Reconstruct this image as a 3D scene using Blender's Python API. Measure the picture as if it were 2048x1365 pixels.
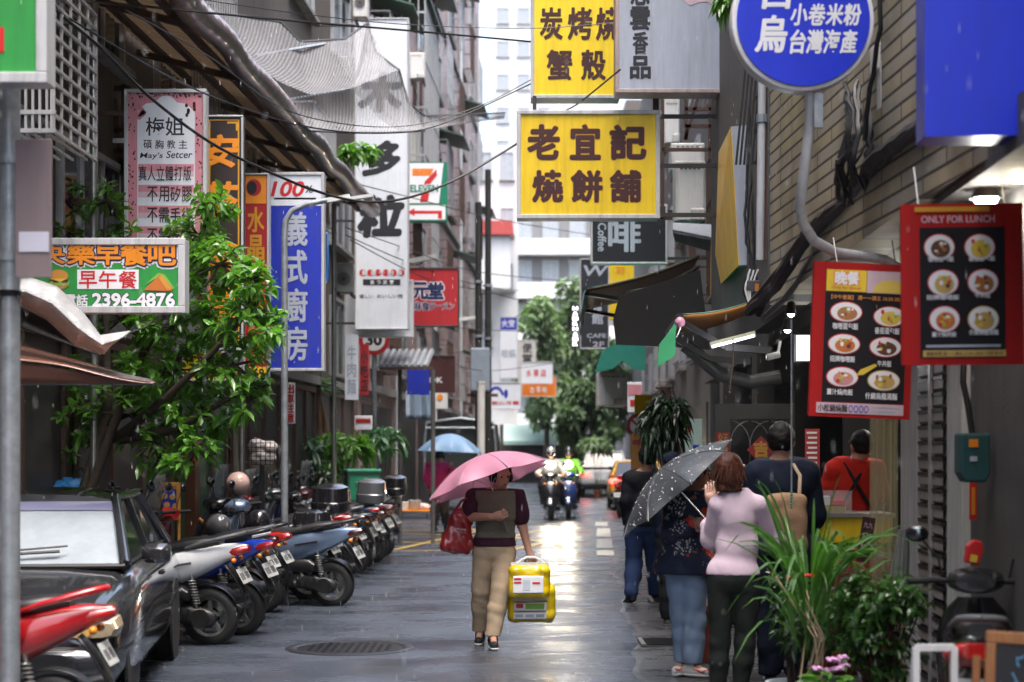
import bpy, math, random
import numpy as np
from mathutils import Matrix, Vector, Euler
for _o in list(bpy.data.objects): bpy.data.objects.remove(_o)
random.seed(7); rng = np.random.default_rng(7)
S = bpy.context.scene; COL = S.collection
R = math.radians; PI = math.pi
# ------------------------------------------------------------------ camera, sky, sun, exposure
F = 3413.0; H = 1.7; HY = 900.0; CX = 1024.0
cd = bpy.data.cameras.new('camera'); cam = bpy.data.objects.new('camera', cd); COL.objects.link(cam)
cam.location = (0, 0, H); cam.rotation_euler = (R(90), 0, 0)
cd.sensor_width = 36; cd.lens = 60; cd.shift_y = (HY - 682.5) / 2048
cd.clip_end = 2000; cd.clip_start = 0.1
cd.dof.use_dof = True; cd.dof.focus_distance = 14.9; cd.dof.aperture_fstop = 1.9
S.camera = cam
w = bpy.data.worlds.new('World'); S.world = w; w.use_nodes = True
wn = w.node_tree.nodes; wl = w.node_tree.links
sky = wn.new('ShaderNodeTexSky'); sky.sky_type = 'NISHITA'; sky.sun_disc = False
sky.sun_elevation = R(74); sky.sun_rotation = R(160); sky.air_density = 1.0; sky.dust_density = 6.0; sky.ozone_density = 1.0
hs = wn.new('ShaderNodeHueSaturation'); hs.inputs['Saturation'].default_value = 0.85; hs.inputs['Value'].default_value = 1.0
wl.new(sky.outputs[0], hs.inputs['Color']); wl.new(hs.outputs[0], wn['Background'].inputs[0])
wn['Background'].inputs[1].default_value = 0.15
sl = bpy.data.lights.new('sun', 'SUN'); sl.energy = 0.6; sl.angle = R(25); sl.color = (1, .99, .97)
so = bpy.data.objects.new('sun', sl); COL.objects.link(so); so.rotation_euler = (R(16), 0, R(20))
S.view_settings.view_transform = 'Standard'; S.view_settings.look = 'None'
S.view_settings.exposure = 2.15; S.view_settings.gamma = 1.0
S.cycles.use_denoising = True
S.cycles.max_bounces = 8; S.cycles.diffuse_bounces = 3; S.cycles.glossy_bounces = 3; S.cycles.transparent_max_bounces = 12
S.cycles.caustics_reflective = False; S.cycles.caustics_refractive = False; S.cycles.sample_clamp_indirect = 6

# ------------------------------------------------------------------ helpers
def P(px, py, Y): return Vector(((px - CX) * Y / F, Y, H - (py - HY) * Y / F))
def G(t, Y, z=0.0): return Vector((t + 0.043 * Y, Y, z))          # street frame: t across, Y along
def ylerp(a, b, u): return a + (b - a) * u

def mat(name, col, rough=.55, metal=0.0, var=.12, scale=6.0, bump=0.0, bscale=60.0, spec=.5, coat=0.0, emit=None, estr=0.0, alpha=1.0, trans=0.0, grime=0.0, gcol=(.02, .018, .015), stretch=None):
    m = bpy.data.materials.new(name); m.use_nodes = True
    nt = m.node_tree; N = nt.nodes; L = nt.links; b = N['Principled BSDF']
    b.inputs['Roughness'].default_value = rough; b.inputs['Metallic'].default_value = metal
    b.inputs['Specular IOR Level'].default_value = spec; b.inputs['Coat Weight'].default_value = coat
    b.inputs['Coat Roughness'].default_value = .06
    b.inputs['Base Color'].default_value = (*col, 1)
    tc = N.new('ShaderNodeTexCoord'); vec = tc.outputs['Object']
    if stretch:
        mp = N.new('ShaderNodeMapping'); mp.inputs['Scale'].default_value = stretch; L.new(vec, mp.inputs['Vector']); vec = mp.outputs[0]
    if var > 0 or grime > 0:
        n = N.new('ShaderNodeTexNoise'); n.inputs['Scale'].default_value = scale; n.inputs['Detail'].default_value = 6; n.inputs['Roughness'].default_value = .65
        L.new(vec, n.inputs['Vector'])
        mr = N.new('ShaderNodeMapRange'); mr.inputs[1].default_value = .25; mr.inputs[2].default_value = .75; mr.inputs[3].default_value = 1 - var; mr.inputs[4].default_value = 1 + var
        L.new(n.outputs[0], mr.inputs[0])
        mx = N.new('ShaderNodeMix'); mx.data_type = 'RGBA'; mx.blend_type = 'MULTIPLY'; mx.inputs[0].default_value = 1
        mx.inputs[6].default_value = (*col, 1); L.new(mr.outputs[0], mx.inputs[7]); out = mx.outputs[2]
        if grime > 0:
            n2 = N.new('ShaderNodeTexNoise'); n2.inputs['Scale'].default_value = scale * .45; n2.inputs['Detail'].default_value = 9; n2.inputs['Roughness'].default_value = .75
            mp2 = N.new('ShaderNodeMapping'); mp2.inputs['Scale'].default_value = (5, 5, .5); L.new(tc.outputs['Object'], mp2.inputs['Vector']); L.new(mp2.outputs[0], n2.inputs['Vector'])
            r2 = N.new('ShaderNodeMapRange'); r2.inputs[1].default_value = .44; r2.inputs[2].default_value = .72; r2.inputs[3].default_value = 0; r2.inputs[4].default_value = grime
            L.new(n2.outputs[0], r2.inputs[0])
            m3 = N.new('ShaderNodeMix'); m3.data_type = 'RGBA'; L.new(r2.outputs[0], m3.inputs[0]); L.new(out, m3.inputs[6]); m3.inputs[7].default_value = (*gcol, 1); out = m3.outputs[2]
        L.new(out, b.inputs['Base Color'])
        r3 = N.new('ShaderNodeMapRange'); r3.inputs[3].default_value = max(.02, rough * .75); r3.inputs[4].default_value = min(1, rough * 1.25); L.new(n.outputs[0], r3.inputs[0]); L.new(r3.outputs[0], b.inputs['Roughness'])
    if bump > 0:
        nb = N.new('ShaderNodeTexNoise'); nb.inputs['Scale'].default_value = bscale; nb.inputs['Detail'].default_value = 4; L.new(vec, nb.inputs['Vector'])
        bp = N.new('ShaderNodeBump'); bp.inputs['Strength'].default_value = bump; bp.inputs['Distance'].default_value = .02; L.new(nb.outputs[0], bp.inputs['Height']); L.new(bp.outputs[0], b.inputs['Normal'])
    if emit: b.inputs['Emission Color'].default_value = (*emit, 1); b.inputs['Emission Strength'].default_value = estr
    if alpha < 1: b.inputs['Alpha'].default_value = alpha
    if trans > 0: b.inputs['Transmission Weight'].default_value = trans
    return m

class MB:
    def __init__(s): s.v = []; s.f = []; s.M = Matrix.Identity(4); s.mi = []; s.cur = 0
    def add(s, vs, fs):
        o = len(s.v); M = s.M
        s.v += [tuple(M @ Vector(p)) for p in vs]; s.f += [tuple(i + o for i in q) for q in fs]; s.mi += [s.cur] * len(fs); return s
    def box(s, c, d, rot=None):
        hx, hy, hz = d[0] / 2, d[1] / 2, d[2] / 2
        vs = [Vector((x, y, z)) for x in (-hx, hx) for y in (-hy, hy) for z in (-hz, hz)]
        if rot is not None:
            q = rot if isinstance(rot, Matrix) else Euler(rot).to_matrix(); vs = [q @ p for p in vs]
        return s.add([p + Vector(c) for p in vs], [(0, 1, 3, 2), (4, 6, 7, 5), (0, 4, 5, 1), (2, 3, 7, 6), (0, 2, 6, 4), (1, 5, 7, 3)])
    def bb(s, a, b): return s.box([(x + y) / 2 for x, y in zip(a, b)], [abs(x - y) for x, y in zip(a, b)])
    def tube(s, pts, r, n=8, cap=True):
        pts = [Vector(p) for p in pts]; k = len(pts); rs = r if isinstance(r, (list, tuple)) else [r] * k
        vs = []; fs = []; up = None
        for i, p in enumerate(pts):
            d = (pts[min(i + 1, k - 1)] - pts[max(i - 1, 0)])
            d = d.normalized() if d.length > 1e-9 else Vector((0, 0, 1))
            if up is None: up = Vector((0, 0, 1)) if abs(d.z) < .9 else Vector((1, 0, 0))
            a = d.cross(up); a = a.normalized() if a.length > 1e-6 else d.orthogonal().normalized(); b = a.cross(d).normalized(); up = b
            for j in range(n):
                t = 2 * PI * j / n; vs.append(p + (a * math.cos(t) + b * math.sin(t)) * rs[i])
        for i in range(k - 1):
            for j in range(n): fs.append((i * n + j, i * n + (j + 1) % n, (i + 1) * n + (j + 1) % n, (i + 1) * n + j))
        if cap: fs += [tuple(range(n))[::-1], tuple((k - 1) * n + j for j in range(n))]
        return s.add(vs, fs)
    def bar(s, a, b, w, d=None):
        a = Vector(a); b = Vector(b); d = d or w; z = (b - a); L = z.length; z.normalize()
        x = z.cross(Vector((0, 1, 0))); x = x.normalized() if x.length > 1e-3 else Vector((1, 0, 0)); y = z.cross(x)
        return s.box((a + b) / 2, (w, d, L), Matrix((x, y, z)).transposed())
    def lathe(s, prof, n=20, c=(0, 0, 0), axis='z', a0=0, a1=2 * PI):
        vs = []; fs = []; k = len(prof); full = abs(a1 - a0 - 2 * PI) < 1e-6; m = n if full else n + 1
        for r, h in prof:
            for j in range(m):
                t = a0 + (a1 - a0) * j / n; x, y = r * math.cos(t), r * math.sin(t)
                p = (x, y, h) if axis == 'z' else ((h, x, y) if axis == 'x' else (x, h, y))
                vs.append((p[0] + c[0], p[1] + c[1], p[2] + c[2]))
        for i in range(k - 1):
            for j in range(n): fs.append((i * m + j, i * m + (j + 1) % m, (i + 1) * m + (j + 1) % m, (i + 1) * m + j))
        return s.add(vs, fs)
    def disc(s, c, r, h, axis='y', n=28):
        return s.lathe([(1e-4, -h / 2), (r, -h / 2), (r, h / 2), (1e-4, h / 2)], n, c, axis)
    def ball(s, c, r, n=14, sq=(1, 1, 1)):
        pr = [(max(1e-4, math.sin(PI * i / n)) * r, -math.cos(PI * i / n) * r) for i in range(n + 1)]; M0 = s.M
        s.M = M0 @ Matrix.Translation(c) @ Matrix.Diagonal((*sq, 1)); s.lathe(pr, n + 4); s.M = M0; return s
    def loft(s, rings, cap=True, close=True):
        n = len(rings[0]); k = len(rings); vs = [p for r in rings for p in r]; fs = []
        for i in range(k - 1):
            for j in range(n if close else n - 1): fs.append((i * n + j, i * n + (j + 1) % n, (i + 1) * n + (j + 1) % n, (i + 1) * n + j))
        if cap and close: fs += [tuple(range(n))[::-1], tuple((k - 1) * n + j for j in range(n))]
        return s.add(vs, fs)
    def prism(s, poly, y0, y1):                      # outline in x,z extruded along y
        n = len(poly); vs = [(x, y0, z) for x, z in poly] + [(x, y1, z) for x, z in poly]
        return s.add(vs, [tuple(range(n)), tuple(range(2 * n - 1, n - 1, -1))] + [(i, i + n, (i + 1) % n + n, (i + 1) % n) for i in range(n)])
    def prismx(s, poly, x0, x1):                     # outline in y,z extruded along x
        n = len(poly); vs = [(x0, y, z) for y, z in poly] + [(x1, y, z) for y, z in poly]
        return s.add(vs, [tuple(range(n))[::-1], tuple(range(n, 2 * n))] + [(i, (i + 1) % n, (i + 1) % n + n, i + n) for i in range(n)])
    def sheet(s, fn, nu, nv):
        vs = [fn(i / nu, j / nv) for j in range(nv + 1) for i in range(nu + 1)]; k = nu + 1
        return s.add(vs, [(j * k + i, j * k + i + 1, (j + 1) * k + i + 1, (j + 1) * k + i) for j in range(nv) for i in range(nu)])
    def arr(s, V, Q): return s.add(V, Q)
    def build(s, name, m, parent=None, world=False, smooth=False, bev=0, solid=0, seg=2, sub=0):
        me = bpy.data.meshes.new(name)
        vs = s.v
        if world and parent is not None:
            iv = WM(parent).inverted(); vs = [tuple(iv @ Vector(p)) for p in vs]
        me.from_pydata(vs, [], s.f)
        ms = m if isinstance(m, (list, tuple)) else [m]
        for x in ms: me.materials.append(x)
        if len(ms) > 1: me.polygons.foreach_set('material_index', s.mi)
        import bmesh
        bm = bmesh.new(); bm.from_mesh(me); bmesh.ops.recalc_face_normals(bm, faces=bm.faces); bm.to_mesh(me); bm.free()
        if smooth:
            me.polygons.foreach_set('use_smooth', [True] * len(me.polygons))
            try: me.set_sharp_from_angle(angle=R(smooth if smooth is not True else 50))
            except Exception: pass
        o = bpy.data.objects.new(name, me); COL.objects.link(o)
        if parent is not None: o.parent = parent
        if solid:
            q = o.modifiers.new('s', 'SOLIDIFY'); q.thickness = solid; q.offset = 0
        if bev:
            q = o.modifiers.new('b', 'BEVEL'); q.width = bev; q.segments = seg; q.limit_method = 'ANGLE'; q.angle_limit = R(40)
        if sub:
            q = o.modifiers.new('u', 'SUBSURF'); q.levels = sub; q.render_levels = sub
        return o

def WM(o):
    M = Matrix.LocRotScale(o.location, o.rotation_euler, o.scale)
    return WM(o.parent) @ M if o.parent else M
def tag(o, label, cat, group=None, kind=None):
    if label: o['label'] = label
    if cat: o['category'] = cat
    if group: o['group'] = group
    if kind: o['kind'] = kind
    return o
def T(name, label, cat, loc=(0, 0, 0), rz=0, group=None):
    o = bpy.data.objects.new(name, None); COL.objects.link(o); o.location = loc
    o.rotation_euler = rz if isinstance(rz, (tuple, Euler)) else (0, 0, rz); o.empty_display_size = .2
    return tag(o, label, cat, group)
def struct(o): o['kind'] = 'structure'; return o
def copy_tree(o, parent=None):
    c = o.copy(); COL.objects.link(c)
    if parent is not None: c.parent = parent
    for ch in list(o.children): copy_tree(ch, c)
    return c
def recolor(root, frm, to):
    for o in [root] + list(root.children_recursive):
        if o.type == 'MESH':
            for sl_ in o.material_slots:
                if sl_.material and sl_.material.name == frm.name: sl_.link = 'OBJECT'; sl_.material = to

# lettering ---------------------------------------------------------------
_tc = {}
def glyphs(s, off):
    k = (s, off)
    if k not in _tc:
        c = bpy.data.curves.new('lettering_curve', 'FONT'); c.body = s; c.size = 1; c.offset = off; c.resolution_u = 3
        o = bpy.data.objects.new('lettering_tmp', c); COL.objects.link(o)
        me = bpy.data.meshes.new_from_object(o.evaluated_get(bpy.context.evaluated_depsgraph_get()))
        V = np.array([v.co[:2] for v in me.vertices]); Q = [tuple(p.vertices) for p in me.polygons]
        bpy.data.objects.remove(o); bpy.data.curves.remove(c); bpy.data.meshes.remove(me)
        _tc[k] = (V, Q)
    return _tc[k]
def letter(mb, s, x0, z0, x1, z1, y, off=.02, shear=0.0, grow=0.0, up90=False):
    """text fitted into the box x0..x1, z0..z1 of the plane y"""
    V, Q = glyphs(s, 0.0); lo, hi = V.min(0), V.max(0); tot = off + grow
    V, Q = glyphs(s, min(tot, .004))
    def put(dx, dz, dy):
        U = (V - lo) / np.maximum(hi - lo, 1e-6)
        if up90: U = np.stack([U[:, 1], 1 - U[:, 0]], 1)
        ex = (x1 - x0) * .5 * 0
        X = x0 + U[:, 0] * (x1 - x0) + shear * (U[:, 1] - .5) * (z1 - z0) + dx; Z = z0 + U[:, 1] * (z1 - z0) + dz
        mb.add([(a, y + dy, b) for a, b in zip(X, Z)], Q)
    put(0, 0, 0); e = max(0, tot - .004)
    if e > .003:
        em = min((x1 - x0) / max(.3, hi[0] - lo[0]), (z1 - z0) / max(.3, hi[1] - lo[1]))
        if up90: em = min((x1 - x0) / max(.3, hi[1] - lo[1]), (z1 - z0) / max(.3, hi[0] - lo[0]))
        n = 6 if e < .03 else 8
        if e > .06:
            for i in range(8): put(e * em * .5 * math.cos(.4 + 2 * PI * i / 8), e * em * .5 * math.sin(.4 + 2 * PI * i / 8), .0009 + .0001 * i)
        for i in range(n): put(e * em * math.cos(2 * PI * i / n), e * em * math.sin(2 * PI * i / n), .0001 * (i + 1))

class Sign:
    """box sign seen from the street; picture-plane rectangle at depth Y turned into metres"""
    def __init__(s, name, label, px0, py0, px1, py1, Y, depth=.18, housing=None, face=None, fw=.03, rz=0, cat='sign', frame=None, inset=.012, group=None, bev=.006):
        s.k = Y / F; s.cx = (px0 + px1) / 2; s.pb = py1
        c = P(s.cx, py1, Y); s.root = T(name, label, cat, c, rz, group); s.depth = depth
        w = (px1 - px0) * s.k; h = (py1 - py0) * s.k; s.w = w; s.h = h
        if housing: MB().bb((-w / 2, .004, 0), (w / 2, depth, h)).build('housing', housing, s.root, bev=bev)
        if face: MB().bb((-w / 2 + fw * .5, -.006, fw * .5), (w / 2 - fw * .5, .006, h - fw * .5)).build('face_panel', face, s.root)
        if fw > 0 and frame:
            m = MB(); a = -.012 - inset
            for q0, q1 in (((-w / 2 - .004, a, -.004), (w / 2 + .004, .02, fw)), ((-w / 2 - .004, a, h - fw), (w / 2 + .004, .02, h + .004)), ((-w / 2 - .004, a, fw), (-w / 2 + fw, .02, h - fw)), ((w / 2 - fw, a, fw), (w / 2 + .004, .02, h - fw))): m.bb(q0, q1)
            m.build('frame', frame, s.root, bev=.005)
    def x(s, px): return (px - s.cx) * s.k
    def z(s, py): return (s.pb - py) * s.k
    def text(s, items, m, outline=None, off=.02, ow=.035, y=-.0075, name='lettering'):
        if outline:
            b = MB()
            for it in items: letter(b, it[0], s.x(it[1]), s.z(it[4]), s.x(it[3]), s.z(it[2]), y, off, grow=ow, **(it[5] if len(it) > 5 else {}))
            b.build(name + '_outline', outline, s.root)
        b = MB()
        for it in items: letter(b, it[0], s.x(it[1]), s.z(it[4]), s.x(it[3]), s.z(it[2]), y - .0025, off, **(it[5] if len(it) > 5 else {}))
        return b.build(name, m, s.root)
    def rect(s, name, m, px0, py0, px1, py1, y=-.0085, d=.002, bev=0):
        return MB().bb((s.x(px0), y - d / 2, s.z(py1)), (s.x(px1), y + d / 2, s.z(py0))).build(name, m, s.root, bev=bev)
    def poly(s, name, m, pts, y=-.0085, d=.002):
        return MB().prism([(s.x(a), s.z(b)) for a, b in pts], y - d / 2, y + d / 2).build(name, m, s.root)
def vchars(txt, px0, px1, py0, py1, gap=.12):
    n = len(txt); st = (py1 - py0) / n
    return [(c, px0, py0 + i * st + st * gap / 2, px1, py0 + (i + 1) * st - st * gap / 2) for i, c in enumerate(txt)]
def hchars(txt, px0, px1, py0, py1, gap=.12):
    n = len(txt); st = (px1 - px0) / n
    return [(c, px0 + i * st + st * gap / 2, py0, px0 + (i + 1) * st - st * gap / 2, py1) for i, c in enumerate(txt)]

# signed-distance bodies -----------------------------------------------------
def sdf_mesh(prims, h=.012, k=.03, cuts=(), wr=0.0, wf=9.0, seed=0, pad=.05):
    """prims: ('c',a,b,ra,rb[,flat]) round cones, ('e',c,(rx,ry,rz)[,euler]) ellipsoids. Surface nets on a grid."""
    lo = np.full(3, 1e9); hi = -lo
    for p in prims:
        if p[0] == 'c':
            for q, r in ((p[1], p[3]), (p[2], p[4])): lo = np.minimum(lo, np.array(q) - r); hi = np.maximum(hi, np.array(q) + r)
        else: lo = np.minimum(lo, np.array(p[1]) - max(p[2])); hi = np.maximum(hi, np.array(p[1]) + max(p[2]))
    lo -= pad; hi += pad
    n = np.ceil((hi - lo) / h).astype(int) + 1
    X, Y, Z = np.meshgrid(*[lo[i] + h * np.arange(n[i]) for i in range(3)], indexing='ij')
    Q = np.stack([X, Y, Z], -1).astype(np.float32); D = None
    for p in prims:
        if p[0] == 'c':
            a = np.array(p[1], np.float32); b = np.array(p[2], np.float32); ab = b - a; fl = p[5] if len(p) > 5 else (1, 1, 1)
            fl = np.array(fl, np.float32)
            t = np.clip(((Q - a) @ ab) / max(1e-9, float(ab @ ab)), 0, 1)
            d = np.linalg.norm((Q - a - t[..., None] * ab) / fl, axis=-1) * float(fl.min() ** .5) - (p[3] + (p[4] - p[3]) * t)
        else:
            q = Q - np.array(p[1], np.float32)
            if len(p) > 3: q = q @ np.array(Euler(p[3]).to_matrix(), np.float32)
            r = np.array(p[2], np.float32); kk = np.linalg.norm(q / r, axis=-1); k2 = np.linalg.norm(q / (r * r), axis=-1) + 1e-6
            d = kk * (kk - 1) / k2
        if D is None: D = d
        else:
            hh = np.clip(.5 + .5 * (D - d) / k, 0, 1); D = D * (1 - hh) + d * hh - k * hh * (1 - hh)
    if wr > 0:
        g = np.random.default_rng(seed); s = np.zeros_like(D)
        for _ in range(7):
            v = g.normal(size=3) * np.array([1, 1, 1.5]) * wf; s += 1.0 - 2.2 * np.abs(np.sin(Q @ v.astype(np.float32) * .7 + g.uniform(0, 6.28) + 1.2 * np.sin(Q @ (g.normal(size=3) * wf * .5).astype(np.float32))))
        D = D + wr * (s / 3)
    for c, nrm in cuts: D = np.maximum(D, (Q - np.array(c, np.float32)) @ np.array(nrm, np.float32))
    In = D < 0; C = [(a, b, c) for a in (0, 1) for b in (0, 1) for c in (0, 1)]
    sh = tuple(n - 1); sl_ = lambda A, o: A[o[0]:o[0] + sh[0], o[1]:o[1] + sh[1], o[2]:o[2] + sh[2]]
    cnt = sum(sl_(In, o).astype(np.int8) for o in C); act = (cnt > 0) & (cnt < 8)
    num = np.zeros(sh + (3,), np.float32); den = np.zeros(sh, np.float32)
    for i, a in enumerate(C):
        for b in C[i + 1:]:
            if sum(abs(u - v) for u, v in zip(a, b)) != 1: continue
            da, db = sl_(D, a), sl_(D, b); x = (da < 0) != (db < 0)
            t = np.where(x, da / np.where(x, da - db, 1), 0)
            for ax in range(3): num[..., ax] += np.where(x, a[ax] + t * (b[ax] - a[ax]), 0)
            den += x
    idx = np.full(sh, -1); ii = np.argwhere(act); idx[act] = np.arange(len(ii))
    V = lo + h * (ii + num[act] / den[act][:, None]); quads = []
    for ax in range(3):
        u, v = (ax + 1) % 3, (ax + 2) % 3
        A = np.take(In, range(n[ax] - 1), ax); B = np.take(In, range(1, n[ax]), ax); e = np.argwhere(A != B)
        if not len(e): continue
        e = e[(e[:, u] > 0) & (e[:, v] > 0) & (e[:, u] < sh[u]) & (e[:, v] < sh[v])]
        fl = A[tuple(e.T)]; du = np.eye(3, dtype=int)[u]; dv = np.eye(3, dtype=int)[v]
        q = np.stack([idx[tuple((e - du - dv).T)], idx[tuple((e - dv).T)], idx[tuple(e.T)], idx[tuple((e - du).T)]], 1)
        q[~fl] = q[~fl][:, ::-1]; quads.append(q)
    return V, np.concatenate(quads)
def np_obj(name, parts, m, parent=None, smooth=True):
    vs = []; fs = []; o = 0
    for V, Q in parts: vs.append(V); fs.append(Q + o); o += len(V)
    V = np.concatenate(vs); Q = np.concatenate(fs); me = bpy.data.meshes.new(name)
    me.from_pydata(V.tolist(), [], Q.tolist()); me.materials.append(m)
    if smooth: me.polygons.foreach_set('use_smooth', [True] * len(me.polygons))
    ob = bpy.data.objects.new(name, me); COL.objects.link(ob); ob.parent = parent; return ob

# foliage ---------------------------------------------------------------------
def leaves(centers, dirs, L, W_, droop=.35, rs=None, fold=.25, seg=3):
    """many folded pointed leaves as one array of quads; centers = leaf base"""
    rs = rs or rng; C = np.asarray(centers, float); D = np.asarray(dirs, float); n = len(C)
    D = D / (np.linalg.norm(D, axis=1, keepdims=True) + 1e-9)
    up = np.array([0, 0, 1.0]) + rs.normal(0, .35, (n, 3)); side = np.cross(D, up); side /= np.linalg.norm(side, axis=1, keepdims=True) + 1e-9
    nrm = np.cross(side, D); Ls = (L * rs.uniform(.65, 1.25, n))[:, None]; Ws = (W_ * rs.uniform(.75, 1.2, n))[:, None]; dr = (droop * rs.uniform(.5, 1.5, n))[:, None]
    prof = [0.12, .85, .8, 0.04] if seg == 3 else [.1, .6, .95, .9, .6, .04]; k = len(prof); V = np.zeros((n, k * 3, 3))
    for i, wv in enumerate(prof):
        u = i / (k - 1); c = C + D * Ls * u + np.array([0, 0, -1.0]) * (dr * Ls * u * u)
        V[:, i * 3] = c - side * Ws * wv * .5 + nrm * Ws * wv * fold * .5; V[:, i * 3 + 1] = c; V[:, i * 3 + 2] = c + side * Ws * wv * .5 + nrm * Ws * wv * fold * .5
    b = (np.arange(n) * k * 3)[:, None]; q = []
    for i in range(k - 1):
        for j in (0, 1): q.append([i * 3 + j, i * 3 + j + 1, i * 3 + j + 4, i * 3 + j + 3])
    Q = (np.array(q)[None] + b[:, :, None]).reshape(-1, 4); return V.reshape(-1, 3), Q
# ------------------------------------------------------------------ materials
M = {}
M['concrete'] = mat('concrete', (.27, .26, .25), .8, var=.2, scale=3, bump=.2, grime=.6)
M['dark_concrete'] = mat('dark_concrete', (.10, .098, .095), .7, var=.25, scale=3, bump=.2, grime=.6)
M['brown_wall'] = mat('brown_wall', (.10, .08, .065), .7, var=.25, scale=4, bump=.15, grime=.7)
M['pink_wall'] = mat('pink_wall', (.36, .25, .235), .8, var=.15, scale=2, bump=.1, grime=.6)
M['white_wall'] = mat('white_wall', (.74, .74, .74), .7, var=.06, scale=.5, grime=.35, gcol=(.3, .29, .28))
M['grey_wall'] = mat('grey_wall', (.32, .33, .34), .75, var=.15, scale=1.5, grime=.6)
M['glass_dark'] = mat('window_glass', (.03, .035, .04), .08, var=.1, spec=.6)
M['alu'] = mat('aluminium', (.5, .5, .5), .4, .6, var=.12, scale=8, grime=.4)
M['steel'] = mat('stainless', (.45, .45, .44), .3, .9, var=.15, scale=10)
M['galv'] = mat('galvanised', (.30, .33, .36), .42, .45, var=.3, scale=14, bump=.05)
M['rust'] = mat('rusty_steel', (.09, .05, .038), .7, .2, var=.4, scale=9, grime=.5)
M['iron'] = mat('wet_iron', (.018, .018, .019), .3, .4, var=.3, scale=20); M['black_metal'] = mat('black_metal', (.018, .018, .02), .4, .3, var=.2)
M['black_plastic'] = mat('black_plastic', (.014, .014, .016), .38, var=.25, scale=12)
M['grey_plastic'] = mat('grey_plastic', (.09, .095, .1), .45, var=.15)
M['rubber'] = mat('rubber', (.014, .014, .014), .75, var=.3, scale=20, bump=.1)
M['cable'] = mat('cable_black', (.01, .01, .012), .45, var=.2)
M['white_plastic'] = mat('white_plastic', (.68, .69, .68), .4, var=.06, scale=4, grime=.3)
M['pvc'] = mat('pvc_pipe', (.5, .52, .54), .45, var=.1, grime=.45)
M['ac'] = mat('ac_casing', (.62, .62, .59), .5, var=.08, scale=5, grime=.5)
M['chrome'] = mat('chrome', (.65, .65, .66), .15, 1.0, var=.05)
M['white_paint'] = mat('white_paint', (.72, .73, .74), .35, var=.05, grime=.2)
M['tile'] = None
def brick_mat(name, c1, c2, mortar, bw, rh, ms, rough=.55, rot=True):
    m = mat(name, c1, rough, var=0); nt = m.node_tree; N = nt.nodes; L = nt.links
    tc = N.new('ShaderNodeTexCoord'); mp = N.new('ShaderNodeMapping'); mp.inputs['Rotation'].default_value = (R(-90), 0, 0) if rot else (0, 0, 0)
    L.new(tc.outputs['Object'], mp.inputs[0]); br = N.new('ShaderNodeTexBrick'); L.new(mp.outputs[0], br.inputs['Vector'])
    br.inputs['Color1'].default_value = (*c1, 1); br.inputs['Color2'].default_value = (*c2, 1); br.inputs['Mortar'].default_value = (*mortar, 1)
    br.inputs['Scale'].default_value = 1; br.inputs['Brick Width'].default_value = bw; br.inputs['Row Height'].default_value = rh; br.inputs['Mortar Size'].default_value = ms; br.inputs['Mortar Smooth'].default_value = .2
    n = N.new('ShaderNodeTexNoise'); n.inputs['Scale'].default_value = 1.6; n.inputs['Detail'].default_value = 8; L.new(tc.outputs['Object'], n.inputs[0])
    r2 = N.new('ShaderNodeMapRange'); r2.inputs[1].default_value = .4; r2.inputs[2].default_value = .75; r2.inputs[3].default_value = 1; r2.inputs[4].default_value = .3; L.new(n.outputs[0], r2.inputs[0])
    mx = N.new('ShaderNodeMix'); mx.data_type = 'RGBA'; mx.blend_type = 'MULTIPLY'; mx.inputs[0].default_value = 1; L.new(br.outputs[0], mx.inputs[6]); L.new(r2.outputs[0], mx.inputs[7])
    b = N['Principled BSDF']; L.new(mx.outputs[2], b.inputs['Base Color'])
    bp = N.new('ShaderNodeBump'); bp.inputs['Strength'].default_value = .6; bp.inputs['Distance'].default_value = .01; bp.invert = True; L.new(br.outputs['Fac'], bp.inputs['Height']); L.new(bp.outputs[0], b.inputs['Normal'])
    return m
M['tile'] = brick_mat('beige_tile', (.36, .33, .265), (.42, .355, .22), (.04, .035, .03), .9, .1, .011)
M['grey_tile'] = brick_mat('grey_tile', (.13, .135, .14), (.17, .17, .17), (.05, .05, .05), .12, .06, .005)
M['pink_tile'] = brick_mat('pink_tile', (.36, .25, .235), (.42, .30, .28), (.22, .16, .15), .24, .08, .008)

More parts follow.
